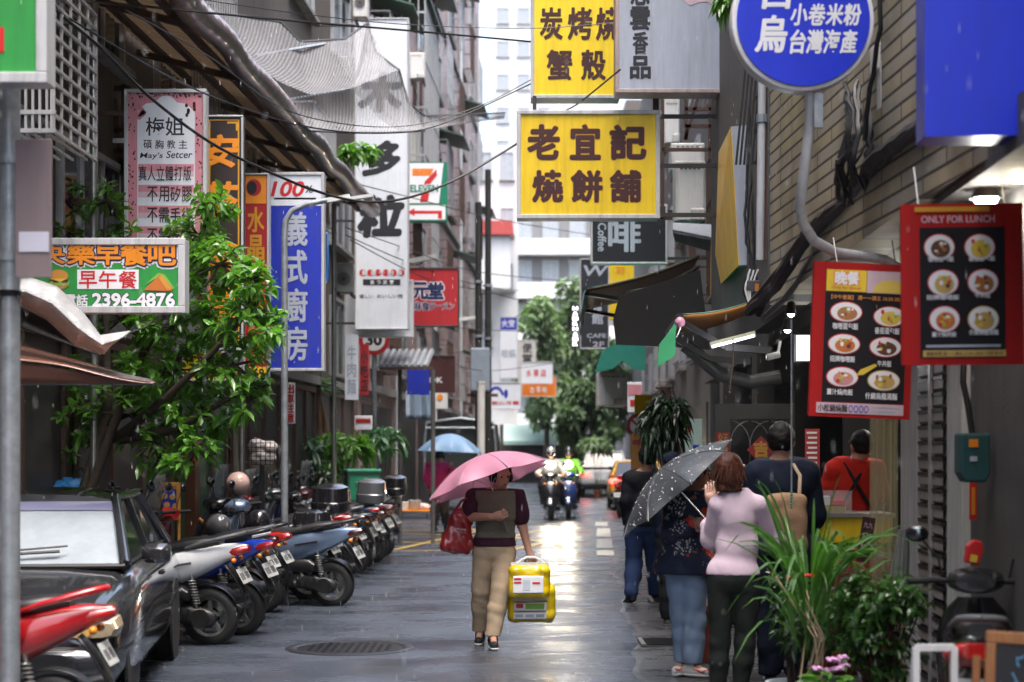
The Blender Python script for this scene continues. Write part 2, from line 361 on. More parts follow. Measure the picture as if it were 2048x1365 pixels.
def wet_ground(name, c, r0, r1, sc, bumpy, crack=0):
    m = mat(name, c, .3, var=.3, scale=1.7, spec=.5); nt = m.node_tree; N = nt.nodes; L = nt.links; b = N['Principled BSDF']
    for l in list(b.inputs['Roughness'].links): L.remove(l)
    tc = N.new('ShaderNodeTexCoord'); mp = N.new('ShaderNodeMapping'); mp.inputs['Scale'].default_value = (.5, 1.0, 1); L.new(tc.outputs['Object'], mp.inputs[0])
    n = N.new('ShaderNodeTexNoise'); n.inputs['Scale'].default_value = sc; n.inputs['Detail'].default_value = 7; n.inputs['Roughness'].default_value = .62; n.inputs['Distortion'].default_value = .5; L.new(mp.outputs[0], n.inputs[0])
    mr = N.new('ShaderNodeMapRange'); mr.inputs[1].default_value = .3; mr.inputs[2].default_value = .7; mr.inputs[3].default_value = r0; mr.inputs[4].default_value = r1; L.new(n.outputs[0], mr.inputs[0]); L.new(mr.outputs[0], b.inputs['Roughness'])
    n1 = N.new('ShaderNodeTexNoise'); n1.inputs['Scale'].default_value = 150; n1.inputs['Detail'].default_value = 3; L.new(tc.outputs['Object'], n1.inputs[0])
    n3 = N.new('ShaderNodeTexNoise'); n3.inputs['Scale'].default_value = 2.2; n3.inputs['Detail'].default_value = 5; L.new(mp.outputs[0], n3.inputs[0])
    ms = N.new('ShaderNodeMapRange'); ms.inputs[1].default_value = .42; ms.inputs[2].default_value = .62; ms.inputs[3].default_value = .12; ms.inputs[4].default_value = 1; L.new(n.outputs[0], ms.inputs[0])
    mm = N.new('ShaderNodeMath'); mm.operation = 'MULTIPLY'; L.new(n1.outputs[0], mm.inputs[0]); L.new(ms.outputs[0], mm.inputs[1])
    m2 = N.new('ShaderNodeMath'); m2.operation = 'MULTIPLY_ADD'; L.new(n3.outputs[0], m2.inputs[0]); m2.inputs[1].default_value = 3.0; L.new(mm.outputs[0], m2.inputs[2])
    bp = N.new('ShaderNodeBump'); bp.inputs['Strength'].default_value = bumpy; bp.inputs['Distance'].default_value = .006; L.new(m2.outputs[0], bp.inputs['Height']); L.new(bp.outputs[0], b.inputs['Normal'])
    return m
M['road'] = wet_ground('wet_asphalt', (.046, .055, .072), .11, .42, 1.3, .6)
M['ground'] = wet_ground('wet_concrete', (.06, .06, .06), .2, .5, 1.0, .5)
M['pave'] = wet_ground('wet_pavement', (.05, .05, .052), .12, .5, 1.6, 1.0)
M['yellow_line'] = mat('yellow_marking', (.50, .33, .06), .35, var=.4, scale=12, grime=.8, gcol=(.06, .055, .05))
M['white_line'] = mat('white_marking', (.5, .47, .38), .35, var=.3, scale=12, grime=.8, gcol=(.06, .055, .05))

# ------------------------------------------------------------------ ground, road, pavement
g = MB().add([(-250, -60, -.02), (250, -60, -.02), (250, 500, -.02), (-250, 500, -.02)], [(0, 1, 2, 3)]); struct(g.build('ground', M['ground']))
rd = MB()
Ys = [-10, 4, 10, 20, 30, 40, 60, 80, 100, 120]
vs = []; fs = []
for i, y in enumerate(Ys):
    for t in (-6.0, 0.6): vs.append(tuple(G(t, y, 0)))
for i in range(len(Ys) - 1): fs.append((2 * i, 2 * i + 1, 2 * i + 3, 2 * i + 2))
struct(rd.add(vs, fs).build('road', M['road']))
pv = MB(); vs = []; fs = []; n = 240
def edge_t(y): return .42 + .045 * math.sin(y * 1.3) + .02 * math.sin(y * 5.1 + 1) + .012 * math.sin(y * 17)
for i in range(n + 1):
    y = 3 + 107 * (i / n) ** 1.6
    vs += [tuple(G(edge_t(y), y, .004)), tuple(G(edge_t(y) + .05, y, .009)), tuple(G(3.4, y, .02))]
for i in range(n): fs += [(3 * i, 3 * i + 1, 3 * i + 4, 3 * i + 3), (3 * i + 1, 3 * i + 2, 3 * i + 5, 3 * i + 4)]
struct(pv.add(vs, fs).build('pavement', M['pave']))
# painted marks: yellow box hatch and edge blocks
def strip(mb, a, b, wd, z=.0045):
    a = Vector(a); b = Vector(b); d = (b - a).normalized(); s_ = Vector((-d.y, d.x, 0)) * wd / 2
    mb.add([(p.x, p.y, z) for p in (a - s_, b - s_, b + s_, a + s_)], [(0, 1, 2, 3)])
ym = MB()
def gp(px, py): Y = H * F / (py - HY); return ((px - CX) * Y / F, Y, 0)
for a, b, z in [((800, 1103), (990, 1100), .0045), ((800, 1085), (1130, 1096), .0050), ((805, 1068), (1130, 1078), .0055), ((790, 1100), (960, 1062), .0060), ((900, 1103), (1075, 1062), .0065), ((1010, 1104), (1130, 1076), .0070), ((795, 1062), (930, 1058), .0075), ((930, 1058), (1125, 1092), .0080), ((1060, 1064), (1180, 1062), .0085)]:
    strip(ym, gp(*a), gp(*b), .13, z)
struct(ym.build('road_marking', M['yellow_line']))
wm_ = MB()
for a, b in (((1207, 1058), (1207, 1075)), ((1208, 1079), (1209, 1098)), ((1210, 1102), (1211, 1112)), ((1203, 1045), (1203, 1053))): strip(wm_, gp(*a), gp(*b), .28, .0095)
struct(wm_.build('edge_marking', M['white_line']))
# manhole
c = gp(700, 1297); mh = T('manhole_cover', 'round cast iron manhole cover sunk in the wet asphalt', 'manhole cover', (c[0], c[1], 0))
MB().lathe([(.44, .001), (.54, .0015), (.55, .004), (.53, .012), (.47, .012), (.455, .004)], 40).build('rim', M['black_metal'], mh, smooth=True)
b = MB().disc((0, 0, .004), .45, .006, 'z', 36)
for i in range(-6, 7):
    for j in range(-6, 7):
        if i * i + j * j < 36: b.box((i * .065, j * .065, .009), (.04, .02, .006), (0, 0, (i + j) % 2 * PI / 2))
b.build('lid', M['iron'], mh)
for px, py, r_ in ((1345, 1290, .28), (1350, 1205, .26)):
    c = gp(px, py); d_ = T('drain_grate', 'flat wet drain grate in the pavement %s the queue of shoppers' % ('beside the jeans of' if py > 1250 else 'farther up beside'), 'drain grate', (c[0], c[1], .02))
    b = MB()
    for i in range(9): b.box((0, (i - 4) * .055, .008), (.5, .028, .012))
    b.build('grating', M['iron'], d_)
    MB().bb((-.29, -.26, 0), (-.25, .26, .016)).bb((.25, -.26, 0), (.29, .26, .016)).build('rim', M['dark_concrete'], d_)

# ------------------------------------------------------------------ buildings
LRZ = R(90 - 2.46); RRZ = R(-90 - 2.46)
def building(name, label, side, t, Y0, Y1, z0, z1, dep, wm, cat='building'):
    """local x along the street, -y outwards"""
    loc = G(t, Y0) if side == 'L' else G(t, Y1)
    r = T(name, label, cat, loc, LRZ if side == 'L' else RRZ)
    L_ = (Y1 - Y0) / math.cos(R(2.46)); r['len'] = L_
    MB().bb((0, 0, z0), (L_, dep, z1)).build('wall', wm, r)
    return r
def window(r, x0, x1, z0, z1, fm=None, gm=None, mull=1, sill=True, bars=0, out=0):
    fm = fm or M['alu']; gm = gm or M['glass_dark']
    f = MB(); w_ = .06
    for a, b_ in (((x0, -.07 - out, z0), (x1, .03, z0 + w_)), ((x0, -.07 - out, z1 - w_), (x1, .03, z1)), ((x0, -.07 - out, z0 + w_), (x0 + w_, .03, z1 - w_)), ((x1 - w_, -.07 - out, z0 + w_), (x1, .03, z1 - w_))): f.bb(a, b_)
    for i in range(mull):
        u = x0 + (x1 - x0) * (i + 1) / (mull + 1); f.bb((u - .025, -.05 - out, z0 + w_), (u + .025, .02, z1 - w_))
    o = f.build('window', fm, r)
    MB().bb((x0 + w_, -.02 - out, z0 + w_), (x1 - w_, -.005 - out, z1 - w_)).build('pane', gm, o)
    if sill: MB().bb((x0 - .08, -.16 - out, z0 - .07), (x1 + .08, .02, z0 - .004)).build('sill', M['concrete'], o)
    if bars:
        b = MB(); dd = -.45 - out
        for i in range(int((x1 - x0) / .14) + 1):
            u = x0 + i * .14; b.bb((u, dd, z0 - .1), (u + .018, dd + .018, z1 + .1))
        for zz in np.linspace(z0 - .1, z1 + .1, 4):
            b.bb((x0, dd - .004, zz - .012), (x1, dd + .022, zz + .012)); b.bb((x0 - .01, dd, zz - .012), (x0 + .012, 0, zz + .012)); b.bb((x1 - .012, dd, zz - .012), (x1 + .01, 0, zz + .012))
        for i in range(4): b.bb((x0, dd + .1 * i, z0 - .12), (x1, dd + .1 * i + .02, z0 - .1))
        b.build('window_cage', M['alu'] if bars == 1 else M['rust'], o)
    return o
# left: arcade building
L1 = building('arcade_building', 'old brown shop building behind the parked scooters and vertical signs', 'L', -4.8, -22, 36, 0, 14, 8, M['brown_wall'])
for i, (a, b_) in enumerate([(2.2, 4.6), (6.5, 8.2), (8.5, 10.6), (12, 14.4), (16.2, 18.5), (20.5, 23), (25, 27.6)]):
    a += 29; b_ += 29
    window(L1, a, b_, 5.6, 7.2, bars=(i % 2), mull=2); window(L1, a + .2, b_ - .1, 9.2, 10.8, bars=((i + 1) % 2), mull=1)
    window(L1, a, b_, 3.1, 4.6, fm=M['alu'], mull=2, sill=False)
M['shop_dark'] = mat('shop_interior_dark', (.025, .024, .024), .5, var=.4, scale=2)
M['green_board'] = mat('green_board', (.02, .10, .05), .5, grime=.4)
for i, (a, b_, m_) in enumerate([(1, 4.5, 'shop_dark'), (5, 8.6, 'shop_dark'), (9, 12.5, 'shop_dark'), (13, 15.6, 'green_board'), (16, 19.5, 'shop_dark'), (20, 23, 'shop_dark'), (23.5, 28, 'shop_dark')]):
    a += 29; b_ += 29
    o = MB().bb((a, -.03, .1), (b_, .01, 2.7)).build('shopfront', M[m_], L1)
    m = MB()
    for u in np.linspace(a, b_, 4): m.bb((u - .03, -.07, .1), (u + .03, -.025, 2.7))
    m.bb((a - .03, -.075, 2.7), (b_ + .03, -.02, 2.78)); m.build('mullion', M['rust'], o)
MB().bb((0, -.09, 2.85), (57, .01, 3.0)).build('ledge', M['concrete'], L1)
# far left pink building with bay windows
L2 = building('pink_building', 'weathered pink tiled building with caged bay windows beyond the white vertical sign', 'L', -4.85, 36.5, 78, 0, 22, 10, M['pink_tile'])
M['green_tin'] = mat('green_tin', (.05, .12, .09), .5, grime=.5)
k = 0
for zf in (3.6, 6.8, 10.0, 13.2, 16.4, 19.4):
    for a in (2, 7.2, 12.5, 18, 23.5, 29, 34.5):
        k += 1; window(L2, a, a + 2.4, zf, zf + 1.5, bars=[1, 2, 0, 1, 2][k % 5], mull=1)
        if k % 3 == 0: MB().prismx([(0, zf + 2.0), (-1.0, zf + 1.7), (-1.0, zf + 1.66), (0, zf + 1.95)], a - .2, a + 2.6).build('rain_canopy', M['green_tin'], L2)
for a in (6.4, 17.2, 28.3, 39): MB().tube([(a, -.12, .5), (a, -.12, 21)], .07, 8).build('drainpipe', M['pvc'], L2, smooth=True)
for zf in (3.0, 9.4, 15.8): MB().bb((0, -.12, zf), (41, .01, zf + .18)).build('ledge', M['concrete'], L2)
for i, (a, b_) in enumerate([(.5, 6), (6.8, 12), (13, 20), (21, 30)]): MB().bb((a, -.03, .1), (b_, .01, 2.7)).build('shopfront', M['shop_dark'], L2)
# big caged balcony with green roof sticking out of the pink building
by = T('caged_balcony', 'protruding caged balcony with ribbed green tin roof high on the pink building', 'balcony', G(-4.85, 39.5), LRZ)
for nm, z0 in (('roof', 11.9), ('cage_floor', 8.1)):
    b = MB()
    if nm == 'roof':
        for i in range(22): b.prismx([(0, 12.9), (-1.25, 12.2 + .02 * (i % 2)), (-1.25, 12.15), (0, 12.84)], i * .17, i * .17 + .165)
        b.build('roof', M['green_tin'], by)
    else: b.bb((0, -1.15, 8.1), (3.7, .0, 8.35)).build('floor_slab', M['rust'], by)
b = MB()
for i in range(20): b.bb((i * .195, -1.15, 8.35), (i * .195 + .022, -1.128, 12.2))
for i in range(6): b.bb((0, -i * .2, 8.35), (.022, -i * .2 + .022, 12.2)); b.bb((3.68, -i * .2, 8.35), (3.7, -i * .2 + .022, 12.2))
for z_ in (8.5, 9.6, 10.7, 11.8): b.bb((0, -1.155, z_), (3.7, -1.12, z_ + .04)); b.bb((0, -1.12, z_), (.03, 0, z_ + .04))
b.build('cage', M['alu'], by)
MB().bb((.3, -.9, 8.4), (1.2, -.3, 9.2)).bb((1.6, -.8, 8.4), (2.6, -.2, 9.9)).build('stored_boxes', M['ac'], by, bev=.02)

# right: near tiled building
def quad_wall(name, pts, th, m, parent): return MB().add(pts, [(0, 1, 2, 3)])
R1 = T('tiled_shop_building', 'shop building with beige tiled upper wall over open dark shopfronts', 'building', (2.1, 13.9, 0), 0)
ang = math.atan2(9.25 - 13.9, 2.27 - 2.1)
tw = MB().prism([(0, 2.88), (4.65, 3.1), (36, 3.2), (36, 11), (0, 11)], 0, .3); o = tw.build('wall', M['tile'], R1); o.rotation_euler = (0, 0, ang)
MB().bb((0, .01, 3.0), (-.01, 4, 9.5)).build('party_wall', M['dark_concrete'], R1)
def rw(o): return o
s = MB()
s.add([tuple(G(a, y, z)) for y in (-22, 20) for a in (1.95, 6.5) for z in (3.06, 3.3)], [(0, 1, 3, 2), (4, 6, 7, 5), (0, 4, 5, 1), (2, 3, 7, 6), (0, 2, 6, 4), (1, 5, 7, 3)])
s.build('floor_slab', M['dark_concrete'], R1, world=True)
def stbox(t0, t1, y0, y1, z0, z1):
    return MB().add([tuple(G(a, y, z)) for y in (y0, y1) for a in (t0, t1) for z in (z0, z1)], [(0, 1, 3, 2), (4, 6, 7, 5), (0, 4, 5, 1), (2, 3, 7, 6), (0, 2, 6, 4), (1, 5, 7, 3)])
M['cream_wall'] = mat('cream_plaster', (.55, .55, .53), .7, var=.1, grime=.4, bump=.1)
M['shutter'] = mat('shutter_slats', (.34, .31, .28), .5, var=.12, grime=.35)
stbox(2.2, 2.75, 11.2, 11.92, .02, 3.06).build('pillar', M['cream_wall'], R1, world=True, bev=.01)
stbox(2.2, 2.75, 9.98, 10.4, .02, 3.06).build('pillar', M['cream_wall'], R1, world=True, bev=.01)
stbox(2.25, 2.75, -22, 9.97, .02, 3.06).build('dark_panel', M['dark_concrete'], R1, world=True)
sh = MB()
for i in range(30):
    z0 = .05 + i * .1; sh.add([tuple(G(2.205 + d_, y, z0 + zz)) for y in (10.42, 11.19) for d_, zz in ((0, .012), (-.022, .03), (-.022, .085), (0, .098))], [(0, 1, 5, 4), (1, 2, 6, 5), (2, 3, 7, 6), (0, 4, 7, 3)])
o = sh.build('shutter', M['shutter'], R1, world=True); sg_ = MB()
for i in range(30):
    z0 = .05 + i * .1; sg_.add([tuple(G(t_, y, z0 + zz)) for y in (10.42, 11.19) for t_ in (2.178, 2.215) for zz in (.082, .106)] , [(0, 1, 3, 2), (4, 6, 7, 5), (0, 4, 5, 1), (2, 3, 7, 6), (0, 2, 6, 4), (1, 5, 7, 3)])
sg_.build('shutter_gaps', M['black_metal'], o, world=True)
stbox(2.25, 2.3, 10.72, 10.77, .03, 2.7).build('shutter_rail', M['alu'], o, world=False) if False else stbox(2.165, 2.2, 10.74, 10.79, .03, 2.7).build('guide_rail', M['alu'], R1, world=True)
stbox(2.222, 2.36, 10.405, 11.195, .02, 3.06).build('shutter_backing', M['black_metal'], R1, world=True)
stbox(6.4, 6.6, 6, 20, .02, 3.06).build('back_wall', M['grey_tile'], R1, world=True)
stbox(2.76, 6.4, 11.3, 11.5, .02, 3.06).build('side_wall', M['grey_wall'], R1, world=True)
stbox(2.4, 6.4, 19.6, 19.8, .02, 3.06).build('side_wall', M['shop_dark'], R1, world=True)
stbox(1.9, 6.4, 6, 20, .003, .024).build('shop_floor', M['pave'], R1, world=True)
# second right building
R2 = building('grey_shop_building', 'narrow grey building hung with pipes and air conditioners behind the yellow signs', 'R', 2.15, 14.2, 31, 2.9, 15, 6, M['dark_concrete'])
for a, b_, z_, bb in [(3, 4.6, 4.2, 2), (7, 8.8, 4.0, 2), (9.2, 10.4, 4.2, 1), (12, 14.5, 3.9, 2), (3, 5, 7.4, 1), (8, 10.5, 7.3, 2), (12, 14.5, 7.2, 1)]: window(R2, a, b_, z_, z_ + 1.6, bars=bb, mull=1)
stbox(2.0, 2.2, 19.9, 20.5, .02, 2.9).build('pillar', M['dark_concrete'], R2, world=True)
stbox(2.0, 2.35, 24.8, 25.4, .02, 2.9).build('pillar', M['dark_concrete'], R2, world=True)
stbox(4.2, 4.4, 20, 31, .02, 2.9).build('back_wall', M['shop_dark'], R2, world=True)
R3 = building('plain_grey_building', 'plain grey building in the distance behind the dark awnings on the shop side', 'R', 2.3, 31.5, 100, 0, 16, 8, M['dark_concrete'])
for a in (39.5, 44, 49, 54, 59, 64): window(R3, a, a + 2, 3.6, 5, bars=a % 2 < 1, mull=1); window(R3, a, a + 2, 6.6, 8, mull=1)
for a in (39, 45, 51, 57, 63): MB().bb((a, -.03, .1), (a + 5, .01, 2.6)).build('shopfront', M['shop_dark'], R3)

# far buildings that close the street
M['far_glass'] = mat('far_glass', (.34, .37, .40), .4, var=.2)  # glass colour paled to paint the washed-out haze over distant windows
M['balc'] = mat('balcony_white', (.33, .33, .32), .8, var=.1, scale=.4, grime=.7, gcol=(.12, .11, .10))
def far_block(name, label, px0, px1, ptop, Y, dep, wm, floors, cols, z0=0, style='window', fh=3.0):
    a = P(px0, 900, Y); b = P(px1, ptop, Y); r = T(name, label, 'building', ((a.x + b.x) / 2, Y, 0)); hw = (b.x - a.x) / 2; h = b.z
    MB().bb((-hw, 0, 0), (hw, dep, h)).build('wall', wm, r)
    for i in range(floors):
        zz = 1.2 + z0 + i * fh
        if zz + 1.8 > h: break
        if style == 'balcony':
            MB().bb((-hw * .96, -1.1, zz - 1.1), (hw * .96, -.01, zz - .95)).bb((-hw * .96, -1.1, zz - .95), (hw * .96, -1.0, zz - .02)).build('balcony', M['white_wall'], r)
        for j in range(cols):
            x0 = -hw + 2 * hw * (j + .2) / cols; x1 = -hw + 2 * hw * (j + .8) / cols
            window(r, x0, x1, zz, zz + 1.6, gm=M['far_glass'], mull=1, sill=style != 'balcony')
    return r
M['far_grey'] = mat('far_grey', (.20, .205, .21), .8, var=.15, scale=.3, grime=.7, gcol=(.12, .11, .10)); M['far_white'] = mat('far_white', (.60, .61, .62), .8, var=.08, scale=.3, grime=.4, gcol=(.35, .33, .31))
far_block('apartment_block', 'white apartment block with stained balconies closing the end of the street', 1020, 1290, 425, 118, 12, M['far_grey'], 8, 5, style='balcony')
far_block('office_tower', 'tall pale tower with few windows under the white sky', 985, 1150, -60, 175, 14, M['far_white'], 18, 4, fh=3.4)
far_block('white_house', 'lower white house with dark windows beside the pink building', 905, 1036, 292, 98, 8, M['far_white'], 7, 3, fh=3.2)
far_block('brown_house', 'narrow brownish block peeking above the large yellow sign', 1252, 1420, 200, 135, 10, M['brown_wall'], 8, 3)
far_block('white_block', 'plain white block seen in the gap right of the tower', 1100, 1262, 205, 150, 10, M['far_white'], 9, 4)
M['red_tin'] = mat('red_tin', (.42, .06, .05), .5, grime=.3)
b = T('rooftop_shed', 'low shed with faded red roof in front of the apartment block', 'shed', P(985, 470, 95)); MB().bb((-1.0, 0, -3), (1.0, 2.2, -.02)).build('wall', M['far_white'], b)
MB().prism([(-1.2, -.02), (1.2, -.02), (1.1, .75), (-1.1, .75)], -.3, 2.4).build('roof', M['red_tin'], b)
# low shopfront under the far trees with a pale green awning
b = T('corner_shop', 'low dark corner shop with pale green awning under the far trees', 'shop', gp(1085, 966)); Yb = b.location.y
MB().bb((-2.2, .2, 0), (3.6, 4, 3.0)).build('wall', M['brown_wall'], b)
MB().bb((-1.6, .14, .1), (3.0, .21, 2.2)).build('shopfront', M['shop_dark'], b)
M['pale_green'] = mat('pale_green_canvas', (.42, .58, .5), .7)
MB().prismx([(.2, 3.0), (-1.3, 2.15), (-1.3, 1.95), (-1.26, 2.12), (.2, 2.94)], -2.0, 3.2).build('awning', M['pale_green'], b)
# ------------------------------------------------------------------ signs
def paint(name, c, rough=.4, grime=.25, **k): 
    M[name] = mat(name, c, rough, var=.05, scale=5, grime=grime, **k); return M[name]
paint('sign_green', (.03, .30, .06)); paint('sign_yellow', (.80, .56, .006), .5, .5, gcol=(.42, .24, .008)); paint('sign_yellow_bright', (.88, .64, .008), .5, .4, gcol=(.46, .28, .008))
paint('maroon', (.045, .006, .006), .6, .1); paint('sign_white', (.72, .76, .82), .4, .25, gcol=(.42, .43, .46)); paint('sign_grey', (.40, .44, .52), .5, .5, gcol=(.22, .23, .25))
paint('sign_blue', (.008, .03, .60), .3, .12); paint('sign_blue_deep', (.012, .03, .42), .4, .6, gcol=(.05, .06, .2)); paint('sign_red', (.42, .010, .016), .5, .4); paint('menu_red', (.42, .012, .012), .7, spec=.2)
paint('ink', (.012, .012, .016), .5, 0); paint('ink_faded', (.05, .05, .06), .5, 0); paint('letter_white', (.78, .79, .82), .4, 0); paint('letter_red', (.55, .02, .02), .4, 0)
paint('navy', (.012, .018, .08), .4, .1); paint('orange', (.78, .26, .015), .4, .1); paint('gold', (.62, .30, .02), .4, .1); paint('pink_print', (.62, .25, .30), .5, .2)
paint('pink_pale', (.62, .46, .52), .5, .15); paint('sign_black', (.02, .021, .026), .35, .15); paint('brown_sign', (.03, .018, .016), .4, .3); paint('mauve_board', (.20, .155, .165), .6, .2)
paint('paper', (.55, .55, .66), .7, .1); paint('green_711', (.0, .20, .11)); paint('orange_711', (.80, .22, .02)); paint('bun', (.62, .28, .05), .5, 0); paint('lettuce', (.22, .45, .06), .5, 0)
paint('patty', (.10, .03, .012), .5, 0); paint('toast', (.55, .16, .03), .5, .15); paint('menu_black', (.012, .011, .014), .7, .1, spec=.2); paint('teal_tin', (.02, .2, .2)); paint('tan_frame', (.42, .32, .30), .5, .5)
paint('alu_frame', (.52, .53, .55), .4, .45); paint('dark_frame', (.035, .03, .03), .5, .3); paint('pale_blue_bowl', (.55, .62, .66), .4, 0); paint('soup', (.40, .14, .03), .4, .3); paint('noodle', (.58, .38, .10), .5, .3); paint('egg_yellow', (.70, .50, .05), .4, 0)
def brackets(s, side, ln, zs, dy=.06, m='dark_frame'):
    x0 = (-s.w / 2 - ln, -s.w / 2) if side < 0 else (s.w / 2, s.w / 2 + ln)
    for z in zs: MB().bb((x0[0], dy, z * s.h - .02), (x0[1], dy + .04, z * s.h + .02)).build('bracket', M[m], s.root)
def ell(s, name, m, px, py, rx, ry, y=-.0085, n=22):
    return s.poly(name, m, [(px + rx * math.cos(2 * PI * i / n), py + ry * math.sin(2 * PI * i / n)) for i in range(n)], y=y)
# --- near left pole with its signs
pole = T('galvanised_pole', 'thick mottled galvanised pole beside the dark car, at the picture edge', 'pole', P(20, 900, 8.9) - Vector((0, 0, 1.7)))
MB().tube([(0, 0, 0), (0, 0, 6)], .052, 20).build('shaft', M['galv'], pole, smooth=True)
b = MB()
for py in (322, 515): 
    z = 1.7 - (py - 900) * 8.9 / F; b.lathe([(.054, z - .02), (.06, z - .02), (.06, z + .02), (.054, z + .02)], 18).bb((.05, -.02, z - .018), (.1, .02, z + .018)).disc((.075, -.025, z), .012, .02)
b.build('clamp', M['galv'], pole)
b = MB(); z = 1.7 - (592 - 900) * 8.9 / F
for i in range(3): b.lathe([(.054, z + i * .012 - .006), (.062, z + i * .012), (.054, z + i * .012 + .006)], 16)
b.tube([(.05, -.03, z), (.07, -.05, z - .06), (.1, -.02, z - .1)], .006).tube([(-.03, -.055, z), (-.045, -.06, z - .09)], .005).build('wire_tie', M['cable'], pole)
s = Sign('hanging_sign', 'green lightbox sign with silver frame at the upper left corner', -240, -190, 94, 166, 8.5, .16, M['alu_frame'], M['sign_green'], .05, frame=M['alu_frame'])
s.text([('早', -200, -160, -40, 0), ('品', -150, 12, 6, 104), ('上', -160, -120, 5, -20)], M['letter_red'], off=.03)
s = Sign('notice_board', 'blank mauve metal board with a white paper note clamped to the pole', 30, 278, 103, 556, 8.78, .012, M['mauve_board'], None, 0)
s.rect('paper_note', M['paper'], 38, 464, 98, 504, y=-.001)
# --- breakfast sign
s = Sign('breakfast_sign', 'green breakfast shop lightbox with orange characters, burger and sandwich in front of the tree', 40, 478, 370, 626, 13.3, .18, M['alu_frame'], M['sign_green'], .05, frame=M['alu_frame'])
it = [('快', 64, 490, 130, 528), ('樂', 136, 488, 190, 530), ('早', 191, 488, 242, 530), ('餐', 243, 486, 296, 531), ('吧', 298, 490, 352, 531)]
s.text(it, M['letter_white'], off=.17, y=-.0065, name='lettering_halo'); s.text(it, M['navy'], off=.09, y=-.0095, name='lettering_outline'); s.text(it, M['orange'], off=.03, y=-.0125)
s.rect('white_patch', M['letter_white'], 155, 540, 278, 579, bev=.004)
s.text(hchars('早午餐', 157, 276, 543, 577), M['letter_red'], off=.014, y=-.0095)
it = [('電', 130, 590, 152, 611), ('話', 154, 590, 176, 612)]; it2 = [('2396-4876', 186, 588, 349, 613)]
s.text(it, M['letter_white'], M['navy'], off=.03, ow=.03); s.text(it2, M['letter_white'], M['navy'], off=.045, ow=.045)
ell(s, 'bun', M['bun'], 118, 552, 19, 12, -.0085); ell(s, 'bun', M['bun'], 118, 571, 19, 8, -.0085); s.rect('patty', M['patty'], 99, 560, 137, 566, y=-.011); s.poly('lettuce', M['lettuce'], [(97, 568), (104, 563), (112, 569), (120, 564), (130, 570), (140, 562), (138, 572), (100, 573)], y=-.0125); s.poly('cheese', M['egg_yellow'], [(102, 558), (134, 558), (122, 565)], y=-.013)
s.poly('toast', M['toast'], [(288, 581), (322, 549), (346, 578), (342, 583)], y=-.011); s.poly('lettuce', M['lettuce'], [(291, 570), (318, 546), (330, 550), (349, 577), (345, 580), (322, 552)], y=-.0095); s.poly('crust', M['bun'], [(318, 556), (323, 550), (345, 580), (335, 581)], y=-.0125)
brackets(s, -1, .8, (.1, .9))
# --- tall signs along the left
def speckle(s, name, m, x0, y0, x1, y1, n, r_):
    b = MB()
    for _ in range(n): 
        a, c = random.uniform(x0, x1), random.uniform(y0, y1); q = random.uniform(.5, 1) * r_; b.prism([(s.x(a) + q * s.k * math.cos(k * 1.26), s.z(c) + q * s.k * 1.4 * math.sin(k * 1.26)) for k in range(5)], -.0085, -.0075)
    b.build(name, m, s.root)
s = Sign('tailor_sign', 'pink and white vertical sign with black characters under the corrugated canopy', 250, 180, 413, 620, 15.5, .12, M['alu_frame'], M['pink_print'], .03, frame=M['alu_frame'])
for q in ((256, 186, 272, 610), (392, 186, 405, 610), (272, 186, 392, 196)): speckle(s, 'print', M['maroon'], *q, 55, 2.2)
s.poly('white_ground', M['sign_white'], [(275, 615), (275, 224), (292, 208), (310, 206), (322, 194), (332, 192), (343, 194), (355, 206), (372, 208), (390, 224), (390, 615)], y=-.0082)
for i in range(8): ell(s, 'flower', M['pink_print'], 282 + random.uniform(-7, 12), 222 + random.uniform(-14, 14), 5, 5, -.0095); ell(s, 'flower', M['maroon'], 384 + random.uniform(-12, 6), 220 + random.uniform(-12, 14), 3, 4, -.0096)
s.text(hchars('梅姐', 291, 370, 236, 272, .08) + hchars('碩胸教主', 284, 378, 281, 298, .3) + [("May's", 281, 306, 326, 320, {'shear': .2}), ('Setcer', 334, 303, 385, 317, {'shear': .2})], M['ink'], off=.012)
for i in range(6):
    y0 = 329 + i * 41.5; s.rect('pink_band', M['pink_print'], 277, y0, 388, y0 + 14, y=-.0092); s.rect('pale_band', M['pink_pale'], 277, y0 + 14, 388, y0 + 25, y=-.0092)
s.text(hchars('真人立體打版', 277, 384, 333, 362) + hchars('不用矽膠', 294, 386, 374, 404) + hchars('不需手術', 294, 386, 416, 446) + hchars('不需吃藥', 294, 386, 458, 487) + hchars('立即見效', 294, 386, 500, 529), M['ink'], off=.012, y=-.011)
brackets(s, -1, .5, (.1, .5, .9), m='rust')
s = Sign('restaurant_sign', 'black vertical sign with gold border and orange brush characters', 411, 232, 486, 700, 16.3, .14, M['dark_frame'], M['brown_sign'], .015, frame=M['alu_frame'])
for q in ((476, 240, 479, 690), (418, 240, 421, 690), (421, 240, 476, 242)): s.rect('gold_border', M['gold'], *q)
b = s.poly('gold_corner', M['gold'], [(455, 244), (476, 244), (476, 262), (472, 262), (472, 248), (455, 248)])
s.text([('安', 404, 272, 474, 334, {'shear': .15}), ('茶', 404, 366, 474, 434, {'shear': .15}), ('食', 404, 470, 474, 540), ('堂', 404, 575, 474, 640)], M['orange'], off=.035)
brackets(s, -1, .9, (.1, .9), m='alu')
s = Sign('noodle_sign', 'red vertical sign with orange top and yellow digits at its foot behind the leaves', 488, 348, 537, 762, 19.2, .14, M['alu_frame'], M['sign_red'], .015, frame=M['alu_frame'])
s.rect('orange_head', M['orange'], 492, 352, 533, 408); ell(s, 'emblem', M['sign_red'], 508, 376, 15, 17, -.0098); ell(s, 'emblem', M['ink'], 504, 376, 10, 13, -.0112)
